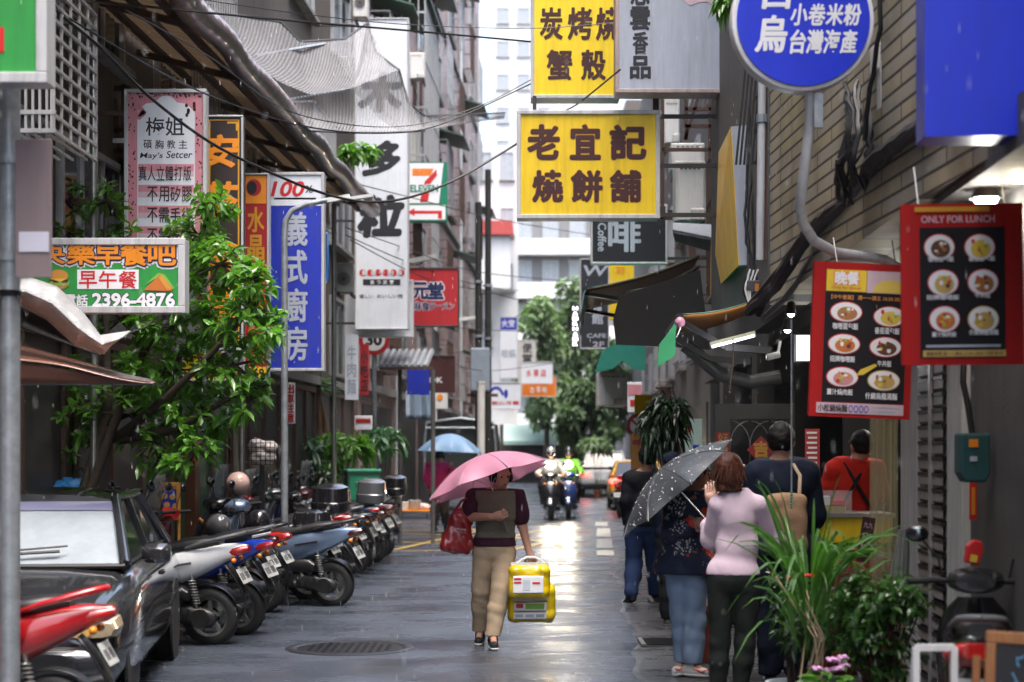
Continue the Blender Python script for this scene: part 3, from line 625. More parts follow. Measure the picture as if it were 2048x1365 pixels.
s.text(vchars('水晶吧', 496, 528, 412, 580) + vchars('汽心店', 496, 530, 590, 730), M['gold'], off=.03); s.rect('yellow_foot', M['sign_yellow'], 492, 734, 533, 758); s.text([('369', 498, 738, 528, 755)], M['ink'], off=.02, y=-.011)
s = Sign('vietnamese_food_sign', 'yellow and red vietnamese food sign half hidden by the leafy tree', 366, 700, 446, 762, 18.6, .12, M['alu_frame'], M['sign_yellow'], .015, frame=M['alu_frame'])
s.text([('Nam', 398, 706, 442, 728)], M['letter_red'], M['letter_white'], off=.03); s.text(hchars('越南美食', 376, 440, 736, 754), M['ink'], off=.02)
s = Sign('phone_number_sign', 'small yellow sign with black digits beside the red vertical sign', 448, 733, 487, 762, 18.9, .1, M['alu_frame'], M['sign_yellow'], .012, frame=M['alu_frame']); s.text([('23', 452, 738, 482, 757)], M['ink'], off=.02)
s = Sign('italian_kitchen_sign', 'tall deep blue sign with white brush characters behind the lamp post', 537, 346, 648, 742, 19.9, .2, M['alu_frame'], M['sign_blue_deep'], .03, frame=M['alu_frame'])
s.rect('white_head', M['sign_white'], 541, 350, 643, 412); s.text([('100', 546, 364, 608, 393, {'shear': .25})], M['letter_red'], off=.03, y=-.0105); s.text([('%', 610, 372, 626, 386)], M['ink'], off=.02, y=-.0105)
s.rect('ink_bar', M['navy'], 548, 396, 632, 400); s.text(vchars('義式廚房', 572, 614, 420, 726, .14), M['sign_grey'], off=.03)
brackets(s, -1, .6, (.05, .95), m='alu')
# tall white noodle-shop sign
s = Sign('tall_white_sign', 'very tall white vertical sign with big black brush characters and red dots', 710, 37, 817, 659, 30.2, .3, M['alu_frame'], M['sign_white'], .02, frame=M['alu_frame'])
s.text([('木', 722, 150, 802, 222, {'shear': .1}), ('多', 736, 285, 798, 350, {'shear': .3}), ('粒', 722, 394, 804, 472, {'shear': .15})], M['ink'], off=.055)
b = MB()
for i in range(6): ell(s, 'red_dot', M['letter_red'], 725.5 + i * 15.4, 546, 6.6, 6.8)
s.text(hchars('嚴選牛肉麵', 721, 807, 541, 551, .35), M['sign_white'], off=.02, y=-.0105); s.rect('black_bar', M['ink'], 726, 559, 801, 571); s.text(hchars('激うま!', 738, 790, 561, 569, .4), M['sign_white'], off=.02, y=-.0105)
s.text([('嬉しい', 719, 589, 746, 597), ('おいしい夜', 754, 589, 806, 597)], M['ink'], off=.01)
brackets(s, -1, .9, (.02, .35, .65, .98))
s = Sign('white_lightbox', 'plain white lightbox edge showing under the tall white sign', 690, 560, 826, 674, 30.8, .3, M['sign_white'], M['sign_white'], .03, frame=M['white_paint'])
s = Sign('convenience_store_sign', 'white and green convenience store sign with red arrow below its numeral', 811, 325, 894, 443, 35, .3, M['green_711'], M['green_711'], .0)
s.poly('white_ground', M['letter_white'], [(813, 327), (887, 327), (878, 407), (813, 407)], y=-.009); s.poly('numeral', M['orange_711'], [(825, 338), (868, 338), (861, 352), (825, 352)], y=-.0115)
s.poly('numeral', M['letter_red'], [(861, 352), (873, 339), (874, 352), (862, 366), (856, 405), (840, 405), (843, 384), (850, 363)], y=-.0115); s.text([('ELEVEN', 821, 371, 876, 384)], M['green_711'], M['letter_white'], off=.035, ow=.09, y=-.014)
s.rect('arrow_ground', M['letter_white'], 813, 411, 891, 440, y=-.009); s.poly('arrow', M['letter_red'], [(816, 425), (829, 417), (829, 422), (884, 422), (884, 438), (876, 438), (876, 428), (829, 428), (829, 433)], y=-.0115)
s = Sign('ramen_sign', 'red square ramen shop sign with dark characters outlined in white', 812, 536, 918, 653, 32.5, .25, M['dark_frame'], M['sign_red'], .02, frame=M['dark_frame'])
s.text(hchars('元堂', 825, 887, 566, 598, .05), M['navy'], M['letter_white'], off=.05, ow=.05); s.text(hchars('麻食', 826, 860, 604, 621, .05) + [('ラーメン', 860, 606, 908, 620, {'shear': .1})], M['navy'], M['letter_white'], off=.03, ow=.05)
# speed limit sign
r = T('speed_limit_sign', 'round red rimmed thirty speed limit sign on a grey post', 'road sign', P(748, 900, 32) - Vector((0, 0, 1.7))); k = 32 / F; zc = 1.7 + (900 - 680) * k
MB().tube([(0, .05, 0), (0, .05, zc + .3)], .045, 12).build('post', M['galv'], r, smooth=True); MB().disc((0, -.01, zc), .29, .02).build('disc', M['sign_red'], r); MB().disc((0, -.022, zc), .21, .006).build('white_field', M['letter_white'], r)
b = MB(); letter(b, '30', -.14, zc - .1, .14, zc + .1, -.0262, .05); b.build('lettering', M['ink'], r)
s = Sign('exit_notice', 'narrow white notice with red characters warning of cars beside the lamp post', 569, 766, 590, 848, 20.5, .03, M['letter_white'], None, 0); s.text(vchars('出車注意', 572, 588, 769, 846, .1), M['letter_red'], off=.03, y=-.002)
s = Sign('red_vertical_sign', 'slim red vertical sign hanging left of the speed limit post', 720, 688, 737, 790, 27.8, .12, M['sign_red'], M['sign_red'], 0); s.text(vchars('小吃店', 722, 735, 700, 785), M['ink'], off=.03)
s = Sign('white_vertical_sign', 'white vertical sign panel between the fern and the speed limit post', 690, 670, 716, 800, 26.5, .12, M['sign_white'], M['sign_white'], 0); s.text(vchars('牛肉麵', 695, 712, 690, 790), M['sign_grey'], off=.02)
s = Sign('dark_red_panel', 'dark red shop sign panel beneath the red ramen sign', 856, 712, 910, 786, 38, .15, M['dark_frame'], M['maroon'], .01, frame=M['dark_frame']); s.text([('OK', 858, 755, 885, 766)], M['letter_white'], off=.02)
s = Sign('blue_shop_sign', 'faded blue sheet sign below the little corrugated roof', 814, 735, 860, 790, 34, .05, M['sign_blue_deep'], None, 0, rz=R(15))
s = Sign('meter_box', 'small pale meter box with an orange dot near the truck', 867, 783, 895, 818, 40, .25, M['white_plastic'], None, 0); ell(s, 'dot', M['orange'], 880, 795, 6, 6)
s = Sign('red_flag_notice', 'small white and red notice board above the potted bushes', 708, 832, 745, 860, 27.4, .02, M['letter_white'], None, 0, rz=R(-12)); s.rect('red_band', M['sign_red'], 711, 838, 742, 846, y=-.003)
# --- central and right signs
s = Sign('charcoal_bake_sign', 'yellow lightbox sign with maroon characters cut by the top of the picture', 1062, -140, 1240, 197, 18.6, .3, M['alu_frame'], M['sign_yellow_bright'], .035, frame=M['alu_frame'])
s.text([('炭', 1081, 17, 1124, 79), ('烤', 1137, 17, 1183, 79), ('燒', 1193, 17, 1238, 80), ('蟹', 1095, 102, 1143, 160), ('殼', 1164, 102, 1210, 160), ('黃', 1090, -110, 1210, -20)], M['maroon'], M['sign_yellow_bright'], off=.035, ow=.03)
brackets(s, 1, 1.4, (.02, .95))
s = Sign('incense_shop_sign', 'pale grey lightbox sign with one column of black brush characters', 1231, -160, 1470, 186, 17.2, .32, M['tan_frame'], M['sign_grey'], .035, frame=M['tan_frame'])
s.text([('思', 1262, -40, 1298, 10), ('雲', 1261, 15, 1299, 60), ('香', 1266, 65, 1295, 108), ('品', 1261, 114, 1300, 157)], M['ink'], off=.035); s.poly('faded_logo', M['pink_pale'], [(1365, 0), (1372, -12), (1430, -20), (1436, 4), (1424, 10), (1412, 4), (1396, 6), (1380, 12)])
brackets(s, 1, .9, (.02, .5))
s = Sign('bakery_sign', 'large yellow sign with six maroon brush characters and silver frame', 1034, 222, 1319, 437, 17.4, .26, M['alu_frame'], M['sign_yellow'], .038, frame=M['alu_frame'])
s.text([('老', 1057, 252, 1117, 318), ('宜', 1142, 252, 1199, 318), ('記', 1222, 253, 1290, 318), ('燒', 1067, 343, 1124, 403), ('餅', 1144, 343, 1203, 403), ('舖', 1222, 343, 1280, 403)], M['maroon'], M['gold'], off=.04, ow=.02)
brackets(s, 1, .9, (.04, .5, .96)); MB().bb((-s.w / 2 + .16, .08, s.h), (-s.w / 2 + .2, .12, s.h + .17)).build('hanger', M['dark_frame'], s.root); MB().bb((s.w / 2 - .06, .08, s.h), (s.w / 2, .12, s.h + .3)).build('hanger', M['dark_frame'], s.root)
s = Sign('coffee_sign', 'black coffee sign with white character and sideways word below the yellow sign', 1182, 410, 1334, 528, 23.5, .22, M['alu_frame'], M['sign_black'], .022, frame=M['alu_frame'])
s.text([('啡', 1218, 440, 1280, 503), ('Coffee', 1196, 447, 1212, 503, {'up90': True}), ('咖', 1218, 390, 1280, 436)], M['sign_grey'], off=.028)
brackets(s, 1, .8, (.1, .9))
s = Sign('dark_cafe_sign', 'dark vertical sign with a large slanted letter under the coffee sign', 1160, 518, 1218, 698, 37, .25, M['dark_frame'], M['sign_black'], .02, frame=M['alu_frame'])
s.text([('W', 1166, 532, 1214, 552, {'shear': .2})] + vchars('小食館', 1184, 1206, 580, 650) + [('CAFE', 1174, 668, 1212, 676), ('2F', 1186, 684, 1208, 694)], M['sign_grey'], off=.03)
s = Sign('yellow_lottery_sign', 'small yellow sign half covered by the dark awnings', 1214, 528, 1268, 640, 39, .2, M['sign_yellow'], M['sign_yellow'], .01); s.text([('彩', 1232, 534, 1250, 550)], M['orange'], off=.02)
M['led'] = mat('led_white', (.8, .8, .85), .4, var=0, emit=(.85, .88, 1), estr=1.3)
s = Sign('led_sign', 'slim vertical sign of lit white letters beside the dark cafe sign', 1143, 610, 1158, 696, 43, .15, M['dark_frame'], M['dark_frame'], 0); s.text(vchars('HAIRHAIR', 1146, 1155, 612, 694, .35), M['led'], off=.03)
for nm, lb, q, Y, fm, tx, tm in [
    ('white_shop_sign', 'white vertical sign with blue top far down the street', (999, 634, 1036, 757), 66, 'sign_white', [('眼鏡', 1003, 700, 1032, 716)], 'sign_grey'),
    ('cream_sign', 'cream vertical sign with dark characters in front of far trees', (1036, 680, 1072, 768), 74, 'cream_wall', vchars('便當', 1045, 1064, 686, 728), 'ink'),
    ('pale_pink_sign', 'pale sign with pink characters above the orange sign', (1041, 724, 1106, 768), 70, 'sign_white', hchars('水果店', 1050, 1094, 740, 754, .3), 'letter_red'),
    ('orange_sign', 'bright orange shop sign far down the street', (1043, 752, 1113, 794), 71, 'orange_711', hchars('古早味', 1058, 1096, 774, 786, .3), 'letter_white'),
    ('dental_sign', 'white sign with a blue arc drawing hung by the utility poles', (979, 765, 1043, 819), 58, 'sign_white', [('安心', 984, 803, 1010, 810), ('牙醫', 1012, 803, 1038, 810)], 'letter_red')]:
    s = Sign(nm, lb, *q, Y, .25, M[fm], M[fm], .03, frame=M['alu_frame']); s.text(tx, M[tm], off=.03)
    if nm == 'white_shop_sign': s.rect('blue_head', M['sign_blue_deep'], 1001, 634, 1034, 660); s.text(hchars('大安', 1003, 1030, 640, 655), M['letter_white'], off=.02, y=-.011)
    if nm == 'dental_sign': s.poly('blue_arc', M['sign_blue_deep'], [(992 + 17 * math.cos(a), 797 - 24 * math.sin(a)) for a in np.linspace(.3, PI - .2, 9)] + [(992 + 12 * math.cos(a), 797 - 18 * math.sin(a)) for a in np.linspace(PI - .2, .3, 9)]); ell(s, 'figure', M['sign_blue_deep'], 1012, 788, 4, 9)
# round blue sign
r = T('round_seafood_sign', 'round blue sign with white rim and white brush characters on a curved pipe', 'sign', P(1606, 40, 9.9)); k = 9.9 / F
MB().disc((0, .06, 0), 143 * k, .12, 'y', 56).build('rim', M['white_paint'], r, bev=.01); MB().disc((0, -.004, 0), 133 * k, .02, 'y', 56).build('face_panel', M['sign_blue'], r)
def rl(s_, x0, y0, x1, y1): return (s_, (x0 - 1606) * k, (40 - y1) * k, (x1 - 1606) * k, (40 - y0) * k)
b = MB()
for c_ in hchars('小卷米粉', 1580, 1722, 10, 52, .1) + hchars('台灣海產', 1578, 1714, 62, 108, .1) + [('白', 1528, -40, 1580, 18), ('烏', 1514, 34, 1572, 105)]: letter(b, *rl(*c_), -.0165, .035, shear=.12)
b.build('lettering', M['letter_white'], r)
pp = [(1620, 182, 9.95), (1622, 230, 10), (1614, 300, 10.05), (1606, 360, 10.1), (1600, 410, 10.2), (1606, 448, 10.3), (1628, 482, 10.4), (1670, 505, 10.5), (1720, 512, 10.6), (1770, 520, 10.7), (1810, 545, 10.7)]
MB().tube([P(*q) for q in pp], .031, 14).build('curved_pipe', M['pvc'], r, world=True, smooth=True)
MB().bb((.07, .02, -.62), (.12, .06, -.42)).build('bracket', M['galv'], r)
# blue panel near the camera
s = Sign('plain_blue_sign', 'large plain blue sign panel filling the upper right corner', 1853, -200, 2300, 271, 7.7, .25, M['sign_blue_deep'], M['sign_blue'], .0, rz=R(-4))
# menus
def menu(name, label, q, Y, rz, roll, bp, bowls, rx, ry, head, foot):
    s = Sign(name, label, *q, Y, .05, M['menu_red'], M['menu_red'], 0, cat='menu board', bev=.012); s.root.rotation_euler = (0, roll, rz)
    s.rect('black_panel', M['menu_black'], *bp, y=-.0085)
    foods = ['toast', 'egg_yellow', 'soup', 'patty', 'noodle', 'lettuce']
    for i, (bx, by) in enumerate(bowls):
        ell(s, 'plate', M['letter_red'] if i < 5 else M['noodle'], bx, by, rx + 2, ry + 2, -.0105); ell(s, 'plate', M['letter_white'], bx, by, rx, ry, -.0125)
        fm = M[['soup', 'egg_yellow', 'toast', 'patty', 'pink_print', 'noodle'][i]] if head else M[['patty', 'egg_yellow', 'noodle', 'soup', 'toast', 'noodle'][i]]
        ell(s, 'food', fm, bx + 2, by + 3, rx * .66, ry * .7, -.0145); rr = random.Random(i)
        for j in range(9):
            ell(s, 'garnish', M[rr.choice(['lettuce', 'egg_yellow', 'letter_red', 'patty', 'letter_white', 'soup', 'bun'])], bx + rr.uniform(-.5, .5) * rx, by + rr.uniform(-.5, .5) * ry, rr.uniform(2, 5), rr.uniform(2, 5), -.0155 - .0002 * j, 9)
    return s
s = menu('menu_board', 'smaller red menu board of six bowls hanging left of the larger one', (1616, 527, 1820, 836), 10.4, R(3), R(2.2), (1640, 542, 1806, 806), [(1683, 626), (1771, 632), (1681, 690), (1765, 693), (1680, 756), (1764, 760)], 31, 19, True, True)
s.rect('yellow_head', M['sign_yellow'], 1641, 542, 1722, 585, y=-.0105); s.rect('orange_patch', M['orange'], 1655, 545, 1708, 572, y=-.0125); s.text(hchars('晚餐', 1658, 1706, 546, 571, .05), M['letter_white'], off=.04, y=-.0142); s.text([('Only for dinner', 1652, 575, 1712, 582)], M['letter_red'], off=.01, y=-.0125)
s.rect('mauve_head', M['pink_pale'], 1723, 542, 1805, 586, y=-.0105); s.poly('yellow_dome', M['egg_yellow'], [(1735, 585)] + [(1770 + 34 * math.cos(a), 585 - 26 * math.sin(a)) for a in np.linspace(PI, 0, 14)], y=-.0125)
s.text([('【中午營業】 週一～週五 10:30-20:30', 1652, 592, 1800, 601)], M['orange'], off=.01, y=-.0105)
s.text([('咖哩蛋包飯', 1657, 648, 1708, 661), ('番茄蛋包飯', 1742, 654, 1792, 667), ('招牌咖哩飯', 1654, 714, 1704, 726), ('牛丼飯', 1750, 720, 1778, 732), ('薑汁燒肉飯', 1650, 780, 1702, 792), ('什錦烏龍湯麵', 1728, 785, 1792, 798)], M['letter_white'], off=.02, y=-.0105)
s.poly('pencil', M['egg_yellow'], [(1708, 752), (1716, 740), (1745, 727), (1750, 731), (1722, 750)], y=-.0135)
s.rect('foot_strip', M['pink_pale'], 1630, 808, 1806, 829, y=-.0105); s.text([('小松鍋燒麵', 1633, 811, 1692, 826)], M['ink'], off=.02, y=-.0125); s.text([('○○○○', 1695, 812, 1735, 826)], M['sign_blue_deep'], off=.03, y=-.0125); s.rect('print_line', M['sign_grey'], 1742, 813, 1798, 816, y=-.0125); s.rect('print_line', M['sign_grey'], 1742, 821, 1790, 824, y=-.0125)
MB().tube([(s.x(1662), .0, s.h), (s.x(1660), .1, s.h + .16)], .004).tube([(s.x(1780), .0, s.h), (s.x(1780), .1, s.h + .16)], .004).build('hook', M['steel'], s.root)
s = menu('menu_board', 'larger red menu board of six bowls hanging nearest the blue panel', (1806, 408, 2046, 730), 8.5, R(-2), R(-.5), (1841, 455, 2010, 716), [(1880, 495), (1960, 496), (1887, 566), (1966, 566), (1889, 639), (1966, 640)], 29, 25, False, True)
s.text([('ONLY FOR LUNCH', 1845, 432, 1990, 446)], M['pink_pale'], off=.02); s.rect('gold_strip', M['gold'], 1832, 414, 1980, 424, y=-.0085)
s.text([('咖哩蛋包飯', 1858, 513, 1908, 524), ('番茄蛋包飯', 1938, 513, 1990, 524), ('招牌咖哩飯', 1854, 590, 1918, 600), ('牛丼飯', 1950, 587, 1980, 597), ('薑汁燒肉飯', 1864, 664, 1912, 674), ('什錦烏龍湯麵', 1938, 660, 1995, 671)], M['letter_white'], off=.02, y=-.0105)
s.rect('print_line', M['sign_grey'], 1852, 690, 2000, 695, y=-.0105); s.rect('foot_strip', M['noodle'], 1846, 701, 2010, 714, y=-.0105); s.text([('營業時間 週一～週五 11:00-14:00 17:00-20:30', 1852, 704, 2004, 711)], M['ink'], off=.01, y=-.0125)
MB().tube([(s.x(1840), .0, s.h), (s.x(1840), .1, s.h + .2)], .004).tube([(s.x(2010), .0, s.h), (s.x(2010), .1, s.h + .2)], .004).build('hook', M['steel'], s.root)
# yellow shop fascia seen at a sharp angle, leaning out over the street
def quadp(px, py, Y): return P(px, py, Y)
fs_ = T('leaning_fascia_sign', 'yellow shop fascia leaning over the street with grey end box and green underside', 'sign', P(1480, 560, 17))
A = [quadp(1463, 254, 15.2), quadp(1505, 250, 15.2), quadp(1505, 530, 15.2), quadp(1478, 531, 15.2)]; Bq = [quadp(1426, 330, 18.5), quadp(1470, 300, 18.5), quadp(1470, 560, 18.5), quadp(1421, 592, 18.5)]
MB().add([A[0], A[3], Bq[3], Bq[0]], [(0, 1, 2, 3)]).build('yellow_face', mat('fascia_yellow', (.85, .55, .03), .4, var=.2, grime=.7, gcol=(.6, .2, .03)), fs_, world=True, solid=.012)
MB().add([A[0], A[1], A[2], A[3]], [(0, 1, 2, 3)]).build('grey_panel', M['sign_grey'], fs_, world=True, solid=.012)
MB().add([A[3], A[2], Bq[2], Bq[3]], [(0, 1, 2, 3)]).build('green_underside', mat('green_paint', (.02, .16, .05), .5, grime=.5), fs_, world=True, solid=.012)
MB().add([A[0], A[1], Bq[1], Bq[0]], [(0, 1, 2, 3)]).build('mossy_trim', mat('moss_trim', (.10, .12, .05), .7, grime=.5), fs_, world=True, solid=.014)
# red posters by the gate
s = Sign('red_couplet', 'red paper couplet with dark characters on the black gate', 1432, 865, 1460, 906, 17.5, .006, M['sign_red'], None, 0, cat='poster'); s.text([('好', 1436, 867, 1456, 885), ('事', 1436, 886, 1456, 903)], M['gold'], off=.02, y=-.002)
s = Sign('red_diamond_poster', 'red diamond paper with a gold fortune character near the hooded shopper', 1494, 878, 1550, 934, 17.4, .006, None, None, 0, cat='poster'); s.poly('paper', M['sign_red'], [(1522, 872), (1550, 900), (1522, 930), (1494, 900)], y=0, d=.004); s.text([('吉', 1508, 884, 1536, 914)], M['gold'], off=.05, y=-.003)
# ------------------------------------------------------------------ vehicles
def gloss(name, c, rough=.18, metal=0.0): M[name] = mat(name, c, rough, metal, var=.06, scale=5, coat=.8, grime=.12); return M[name]
gloss('paint_white', (.82, .84, .86)); gloss('paint_blue', (.01, .05, .50)); gloss('paint_red', (.42, .008, .012)); gloss('paint_silver_blue', (.20, .28, .42), .22, .5); gloss('paint_black', (.012, .012, .014)); gloss('paint_grey', (.12, .125, .135), .25, .3); gloss('paint_silver', (.38, .4, .42), .25, .6)
gloss('paint_yellow', (.72, .38, .01)); gloss('car_black', (.045, .048, .055), .12, .5); gloss('car_white', (.6, .62, .63), .1); gloss('paint_dark_blue', (.012, .03, .12)); gloss('paint_maroon', (.14, .008, .015))
M['seat'] = mat('seat_vinyl', (.02, .02, .022), .35, var=.2, bump=.08, bscale=120); M['engine'] = mat('engine_metal', (.035, .035, .036), .4, .5, var=.4, scale=14, grime=.4); M['alu_cast'] = mat('cast_alloy', (.3, .3, .29), .35, .8, var=.25, scale=14)
M['plate'] = mat('plate_white', (.45, .46, .44), .4, var=.06, grime=.2); M['lens_red'] = mat('lens_red', (.4, .012, .01), .1, var=0, coat=.6); M['lens_orange'] = mat('lens_orange', (.75, .22, .01), .1, var=0, coat=.6); M['lens_clear'] = mat('lens_clear', (.5, .5, .48), .06, .3, var=.1, coat=.6); M['lens_smoke'] = mat('lens_smoke', (.06, .012, .012), .15, var=0, coat=.5); M['mirror'] = mat('mirror_glass', (.10, .11, .12), .03, 1, var=0)
def ring(y, cx, cz, rx, rz, n=14, e=2.6):
    o = []
    for i in range(n):
        a = 2 * PI * i / n; c, s_ = math.cos(a), math.sin(a); o.append((cx + rx * math.copysign(abs(c) ** (2 / e), c), y, cz + rz * math.copysign(abs(s_) ** (2 / e), s_)))
    return o
def ringz(z, cx, cy, rx, ry, n=14, e=2.6): return [(x, yy, z) for x, _, yy in [(p[0], 0, p[2]) for p in ring(0, cx, cy, rx, ry, n, e)]]
def wheel(parent, y, z, r, wd, spokes=5, rimr=.62, m='alu_cast', disc=True, x=0):
    w_ = MB().lathe([(r * .66, -wd * .42), (r * .80, -wd * .5), (r * .95, -wd * .4), (r, -wd * .15), (r, wd * .15), (r * .95, wd * .4), (r * .80, wd * .5), (r * .66, wd * .42), (r * .66, -wd * .42)], 30, (x, y, z), 'x').build('wheel', M['rubber'], parent, smooth=True)
    b = MB().lathe([(r * .67, -wd * .44), (r * .67, wd * .44), (r * .58, wd * .3), (r * .58, -wd * .3), (r * .67, -wd * .44)], 26, (x, y, z), 'x').disc((x, y, z), r * .2, wd * .9, 'x', 16)
    for i in range(spokes):
        a = 2 * PI * i / spokes; b.M = Matrix.Translation((x, y, z)) @ Matrix.Rotation(a, 4, 'X'); b.box((0, 0, r * .38), (wd * .35, r * .13, r * .48))
    b.M = Matrix.Identity(4); b.build('rim', M[m], w_, smooth=35)
    if disc: MB().lathe([(r * .25, .0), (r * .46, .0), (r * .46, .006), (r * .25, .006), (r * .25, 0)], 24, (x + wd * .55, y, z), 'x').build('brake_disc', M['steel'], w_)
    return w_
def make_scooter(name='parked_scooter', style=0):
    r = T(name, 'x', 'scooter'); BODY = M['paint_white']
    wheel(r, -.62, .235, .235, .105); wheel(r, .63, .235, .235, .10)
    # rear body panels
    sec = [(.02, .38, .70, .12), (-.12, .40, .74, .155), (-.30, .44, .77, .165), (-.50, .53, .795, .15), (-.68, .63, .82, .115), (-.82, .71, .83, .075), (-.93, .775, .822, .03)]
    b = MB().loft([ring(y, 0, (a + c) / 2, w_, (c - a) / 2, 16, 3) for y, a, c, w_ in sec]); b.build('body_panel', BODY, r, smooth=True)
    # dark lower belly panel
    b = MB().loft([ring(y, 0, (a + c) / 2, w_, (c - a) / 2, 12, 3) for y, a, c, w_ in [(.42, .27, .34, .15), (.2, .26, .345, .17), (.02, .26, .44, .16), (-.14, .30, .46, .13), (-.3, .40, .5, .11), (-.46, .47, .56, .10)]]); b.build('floorboard', M['black_plastic'], r, smooth=True)
    # seat
    b = MB().loft([ring(y, 0, (a + c) / 2, w_, (c - a) / 2, 14, 3) for y, a, c, w_ in [(.09, .68, .735, .05), (.03, .69, .775, .12), (-.12, .71, .79, .145), (-.26, .73, .795, .15), (-.33, .74, .83, .145), (-.48, .77, .865, .125), (-.62, .79, .88, .10), (-.72, .81, .87, .06)]]); b.build('seat', M['seat'], r, smooth=True)
    # grab rail
    b = MB()
    for sx in (-1, 1): b.tube([(sx * .12, -.46, .79), (sx * .135, -.6, .84), (sx * .10, -.84, .90), (sx * .05, -.89, .91), (0, -.90, .911)], [.014, .016, .018, .018, .018], 8)
    b.build('grab_rail', M['grey_plastic'] if style == 0 else M['paint_red'], r, smooth=True)
    # front apron, leg shield, fender, cowl
    b = MB().loft([ringz(z, 0, y, w_, d_, 16, 2.4) for z, y, w_, d_ in [(.30, .47, .13, .05), (.40, .50, .19, .085), (.55, .515, .205, .10), (.70, .50, .20, .095), (.82, .46, .16, .075), (.90, .42, .09, .05)]]); b.build('leg_shield', BODY, r, smooth=True)
    b = MB().sheet(lambda u, v: (.07 * math.cos(PI * u) * (1 - .3 * abs(v - .5)), .63 + .265 * math.sin(R(-60 + 135 * v)), .235 + .265 * math.cos(R(-60 + 135 * v)) + .02 * math.sin(PI * u)), 6, 10); b.build('front_fender', BODY, r, smooth=True, solid=.006)
    b = MB().loft([ring(y, 0, z, w_, d_, 14, 2.3) for y, z, w_, d_ in [(.30, .985, .10, .05), (.36, .99, .15, .07), (.44, .985, .15, .075), (.50, .965, .11, .06), (.535, .95, .05, .03)]]); b.build('handlebar_cowl', BODY if style != 2 else M['black_plastic'], r, smooth=True)
    MB().ball((0, .505, .965), .06, 10, (1.15, .62, .8)).build('headlight', M['lens_clear'], r, smooth=True)
    b = MB().tube([(0, .42, .88), (0, .45, .6), (0, .56, .42)], .028, 10)
    for sx in (-1, 1): b.tube([(sx * .05, .62, .42), (sx * .062, .63, .235)], .022, 8)
    b.build('fork', M['engine'], r, smooth=True)
    for sx in (-1, 1):
        b = MB().tube([(sx * .13, .38, .985), (sx * .22, .345, .99), (sx * .35, .30, .985)], [.014, .018, .019], 10); o = b.build('handle_grip', M['rubber'], r, smooth=True)
        MB().tube([(sx * .18, .385, .985), (sx * .24, .40, .98), (sx * .35, .355, .965)], .006, 6).build('brake_lever', M['chrome'], o, smooth=True)
        MB().tube([(sx * .17, .37, 1.0), (sx * .19, .36, 1.1), (sx * .27, .345, 1.2)], .006, 6).ball((sx * .30, .34, 1.235), .06, 10, (1.0, .35, .75)).build('mirror', M['black_plastic'], r, smooth=True)
        MB().ball((sx * .30, .328, 1.235), .052, 10, (1.0, .3, .75)).build('mirror_glass', M['mirror'], r, smooth=True)
        MB().ball((sx * .125, .525, .80), .035, 8, (.9, .6, .7)).build('front_indicator', M['lens_orange'], r, smooth=True)
        MB().ball((sx * .085, -.845, .70), .028, 8, (1, .8, .8)).build('rear_indicator', M['lens_orange'], r, smooth=True)
    MB().loft([ring(y, 0, z, w_, h_, 12, 3) for y, z, w_, h_ in [(-.80, .765, .08, .04), (-.89, .775, .07, .04), (-.945, .79, .04, .024)]]).build('tail_light', M['lens_red'], r, smooth=True)
    # engine, transmission on the left (x<0), muffler on the right
    b = MB().loft([ring(y, -.125, z, w_, h_, 14, 2.6) for y, z, w_, h_ in [(-.02, .30, .03, .05), (-.08, .30, .05, .09), (-.25, .29, .055, .085), (-.42, .27, .055, .075), (-.58, .245, .055, .085), (-.67, .24, .045, .07), (-.71, .24, .02, .03)]])
    b.disc((-.185, -.12, .30), .07, .02, 'x', 18).disc((-.185, -.60, .245), .075, .02, 'x', 18)
    for y in np.linspace(-.18, -.5, 6): b.box((-.183, y, .275), (.012, .02, .09))
    b.build('transmission_cover', M['engine'], r, smooth=35)
    b = MB().loft([ring(y, -.14, z, .055, h_, 12, 4) for y, z, h_ in [(-.14, .43, .03), (-.17, .43, .065), (-.44, .43, .07), (-.50, .42, .04)]]); b.build('air_filter_box', M['black_plastic'], r, smooth=40)
    b = MB().loft([ring(y, .0, z, w_, h_, 12, 3) for y, z, w_, h_ in [(.0, .36, .09, .06), (-.1, .36, .1, .1), (-.3, .36, .09, .09), (-.36, .36, .06, .05)]]); b.build('engine', M['engine'], r, smooth=35)
    mf = MB().tube([(.10, -.18, .22), (.15, -.35, .22), (.155, -.42, .27)], .018, 8).tube([(.155, -.40, .28), (.16, -.46, .295), (.165, -.85, .39), (.165, -.88, .397)], [.04, .062, .06, .035], 14).build('exhaust', M['engine'], r, smooth=40); MB().tube([(.2, -.5, .315), (.2, -.78, .385)], .035, 8).build('heat_shield', M['alu_cast'], mf, smooth=True)
    b = MB().tube([(-.14, -.56, .30), (-.12, -.50, .62)], .014, 8)
    for i in range(9): b.lathe([(.02, -.008), (.034, 0), (.02, .008)], 12, (-.138 + .016 * i / 8, -.555 + .045 * i / 8, .36 + .022 * i))
    b.build('shock_absorber', M['alu_cast'], r, smooth=40)
    # rear fender, plate
    b = MB().sheet(lambda u, v: (-.07 + .14 * u, -.76 - .16 * v - .02 * math.sin(v * 3), .66 - .26 * v + .012 * math.sin(PI * u)), 4, 6); b.build('rear_fender', M['black_plastic'], r, smooth=True, solid=.012)
    b = MB().sheet(lambda u, v: (-.055 + .11 * u, -.62 - .262 * math.sin(R(-20 + 85 * v)), .235 + .262 * math.cos(R(-20 + 85 * v))), 4, 8); b.build('hugger', M['black_plastic'], r, smooth=True, solid=.008)
    q = Euler((R(-30), 0, 0)).to_matrix(); p = MB().box((0, -.905, .575), (.22, .006, .13), q).build('number_plate', M['plate'], r, bev=.004)
    b = MB()
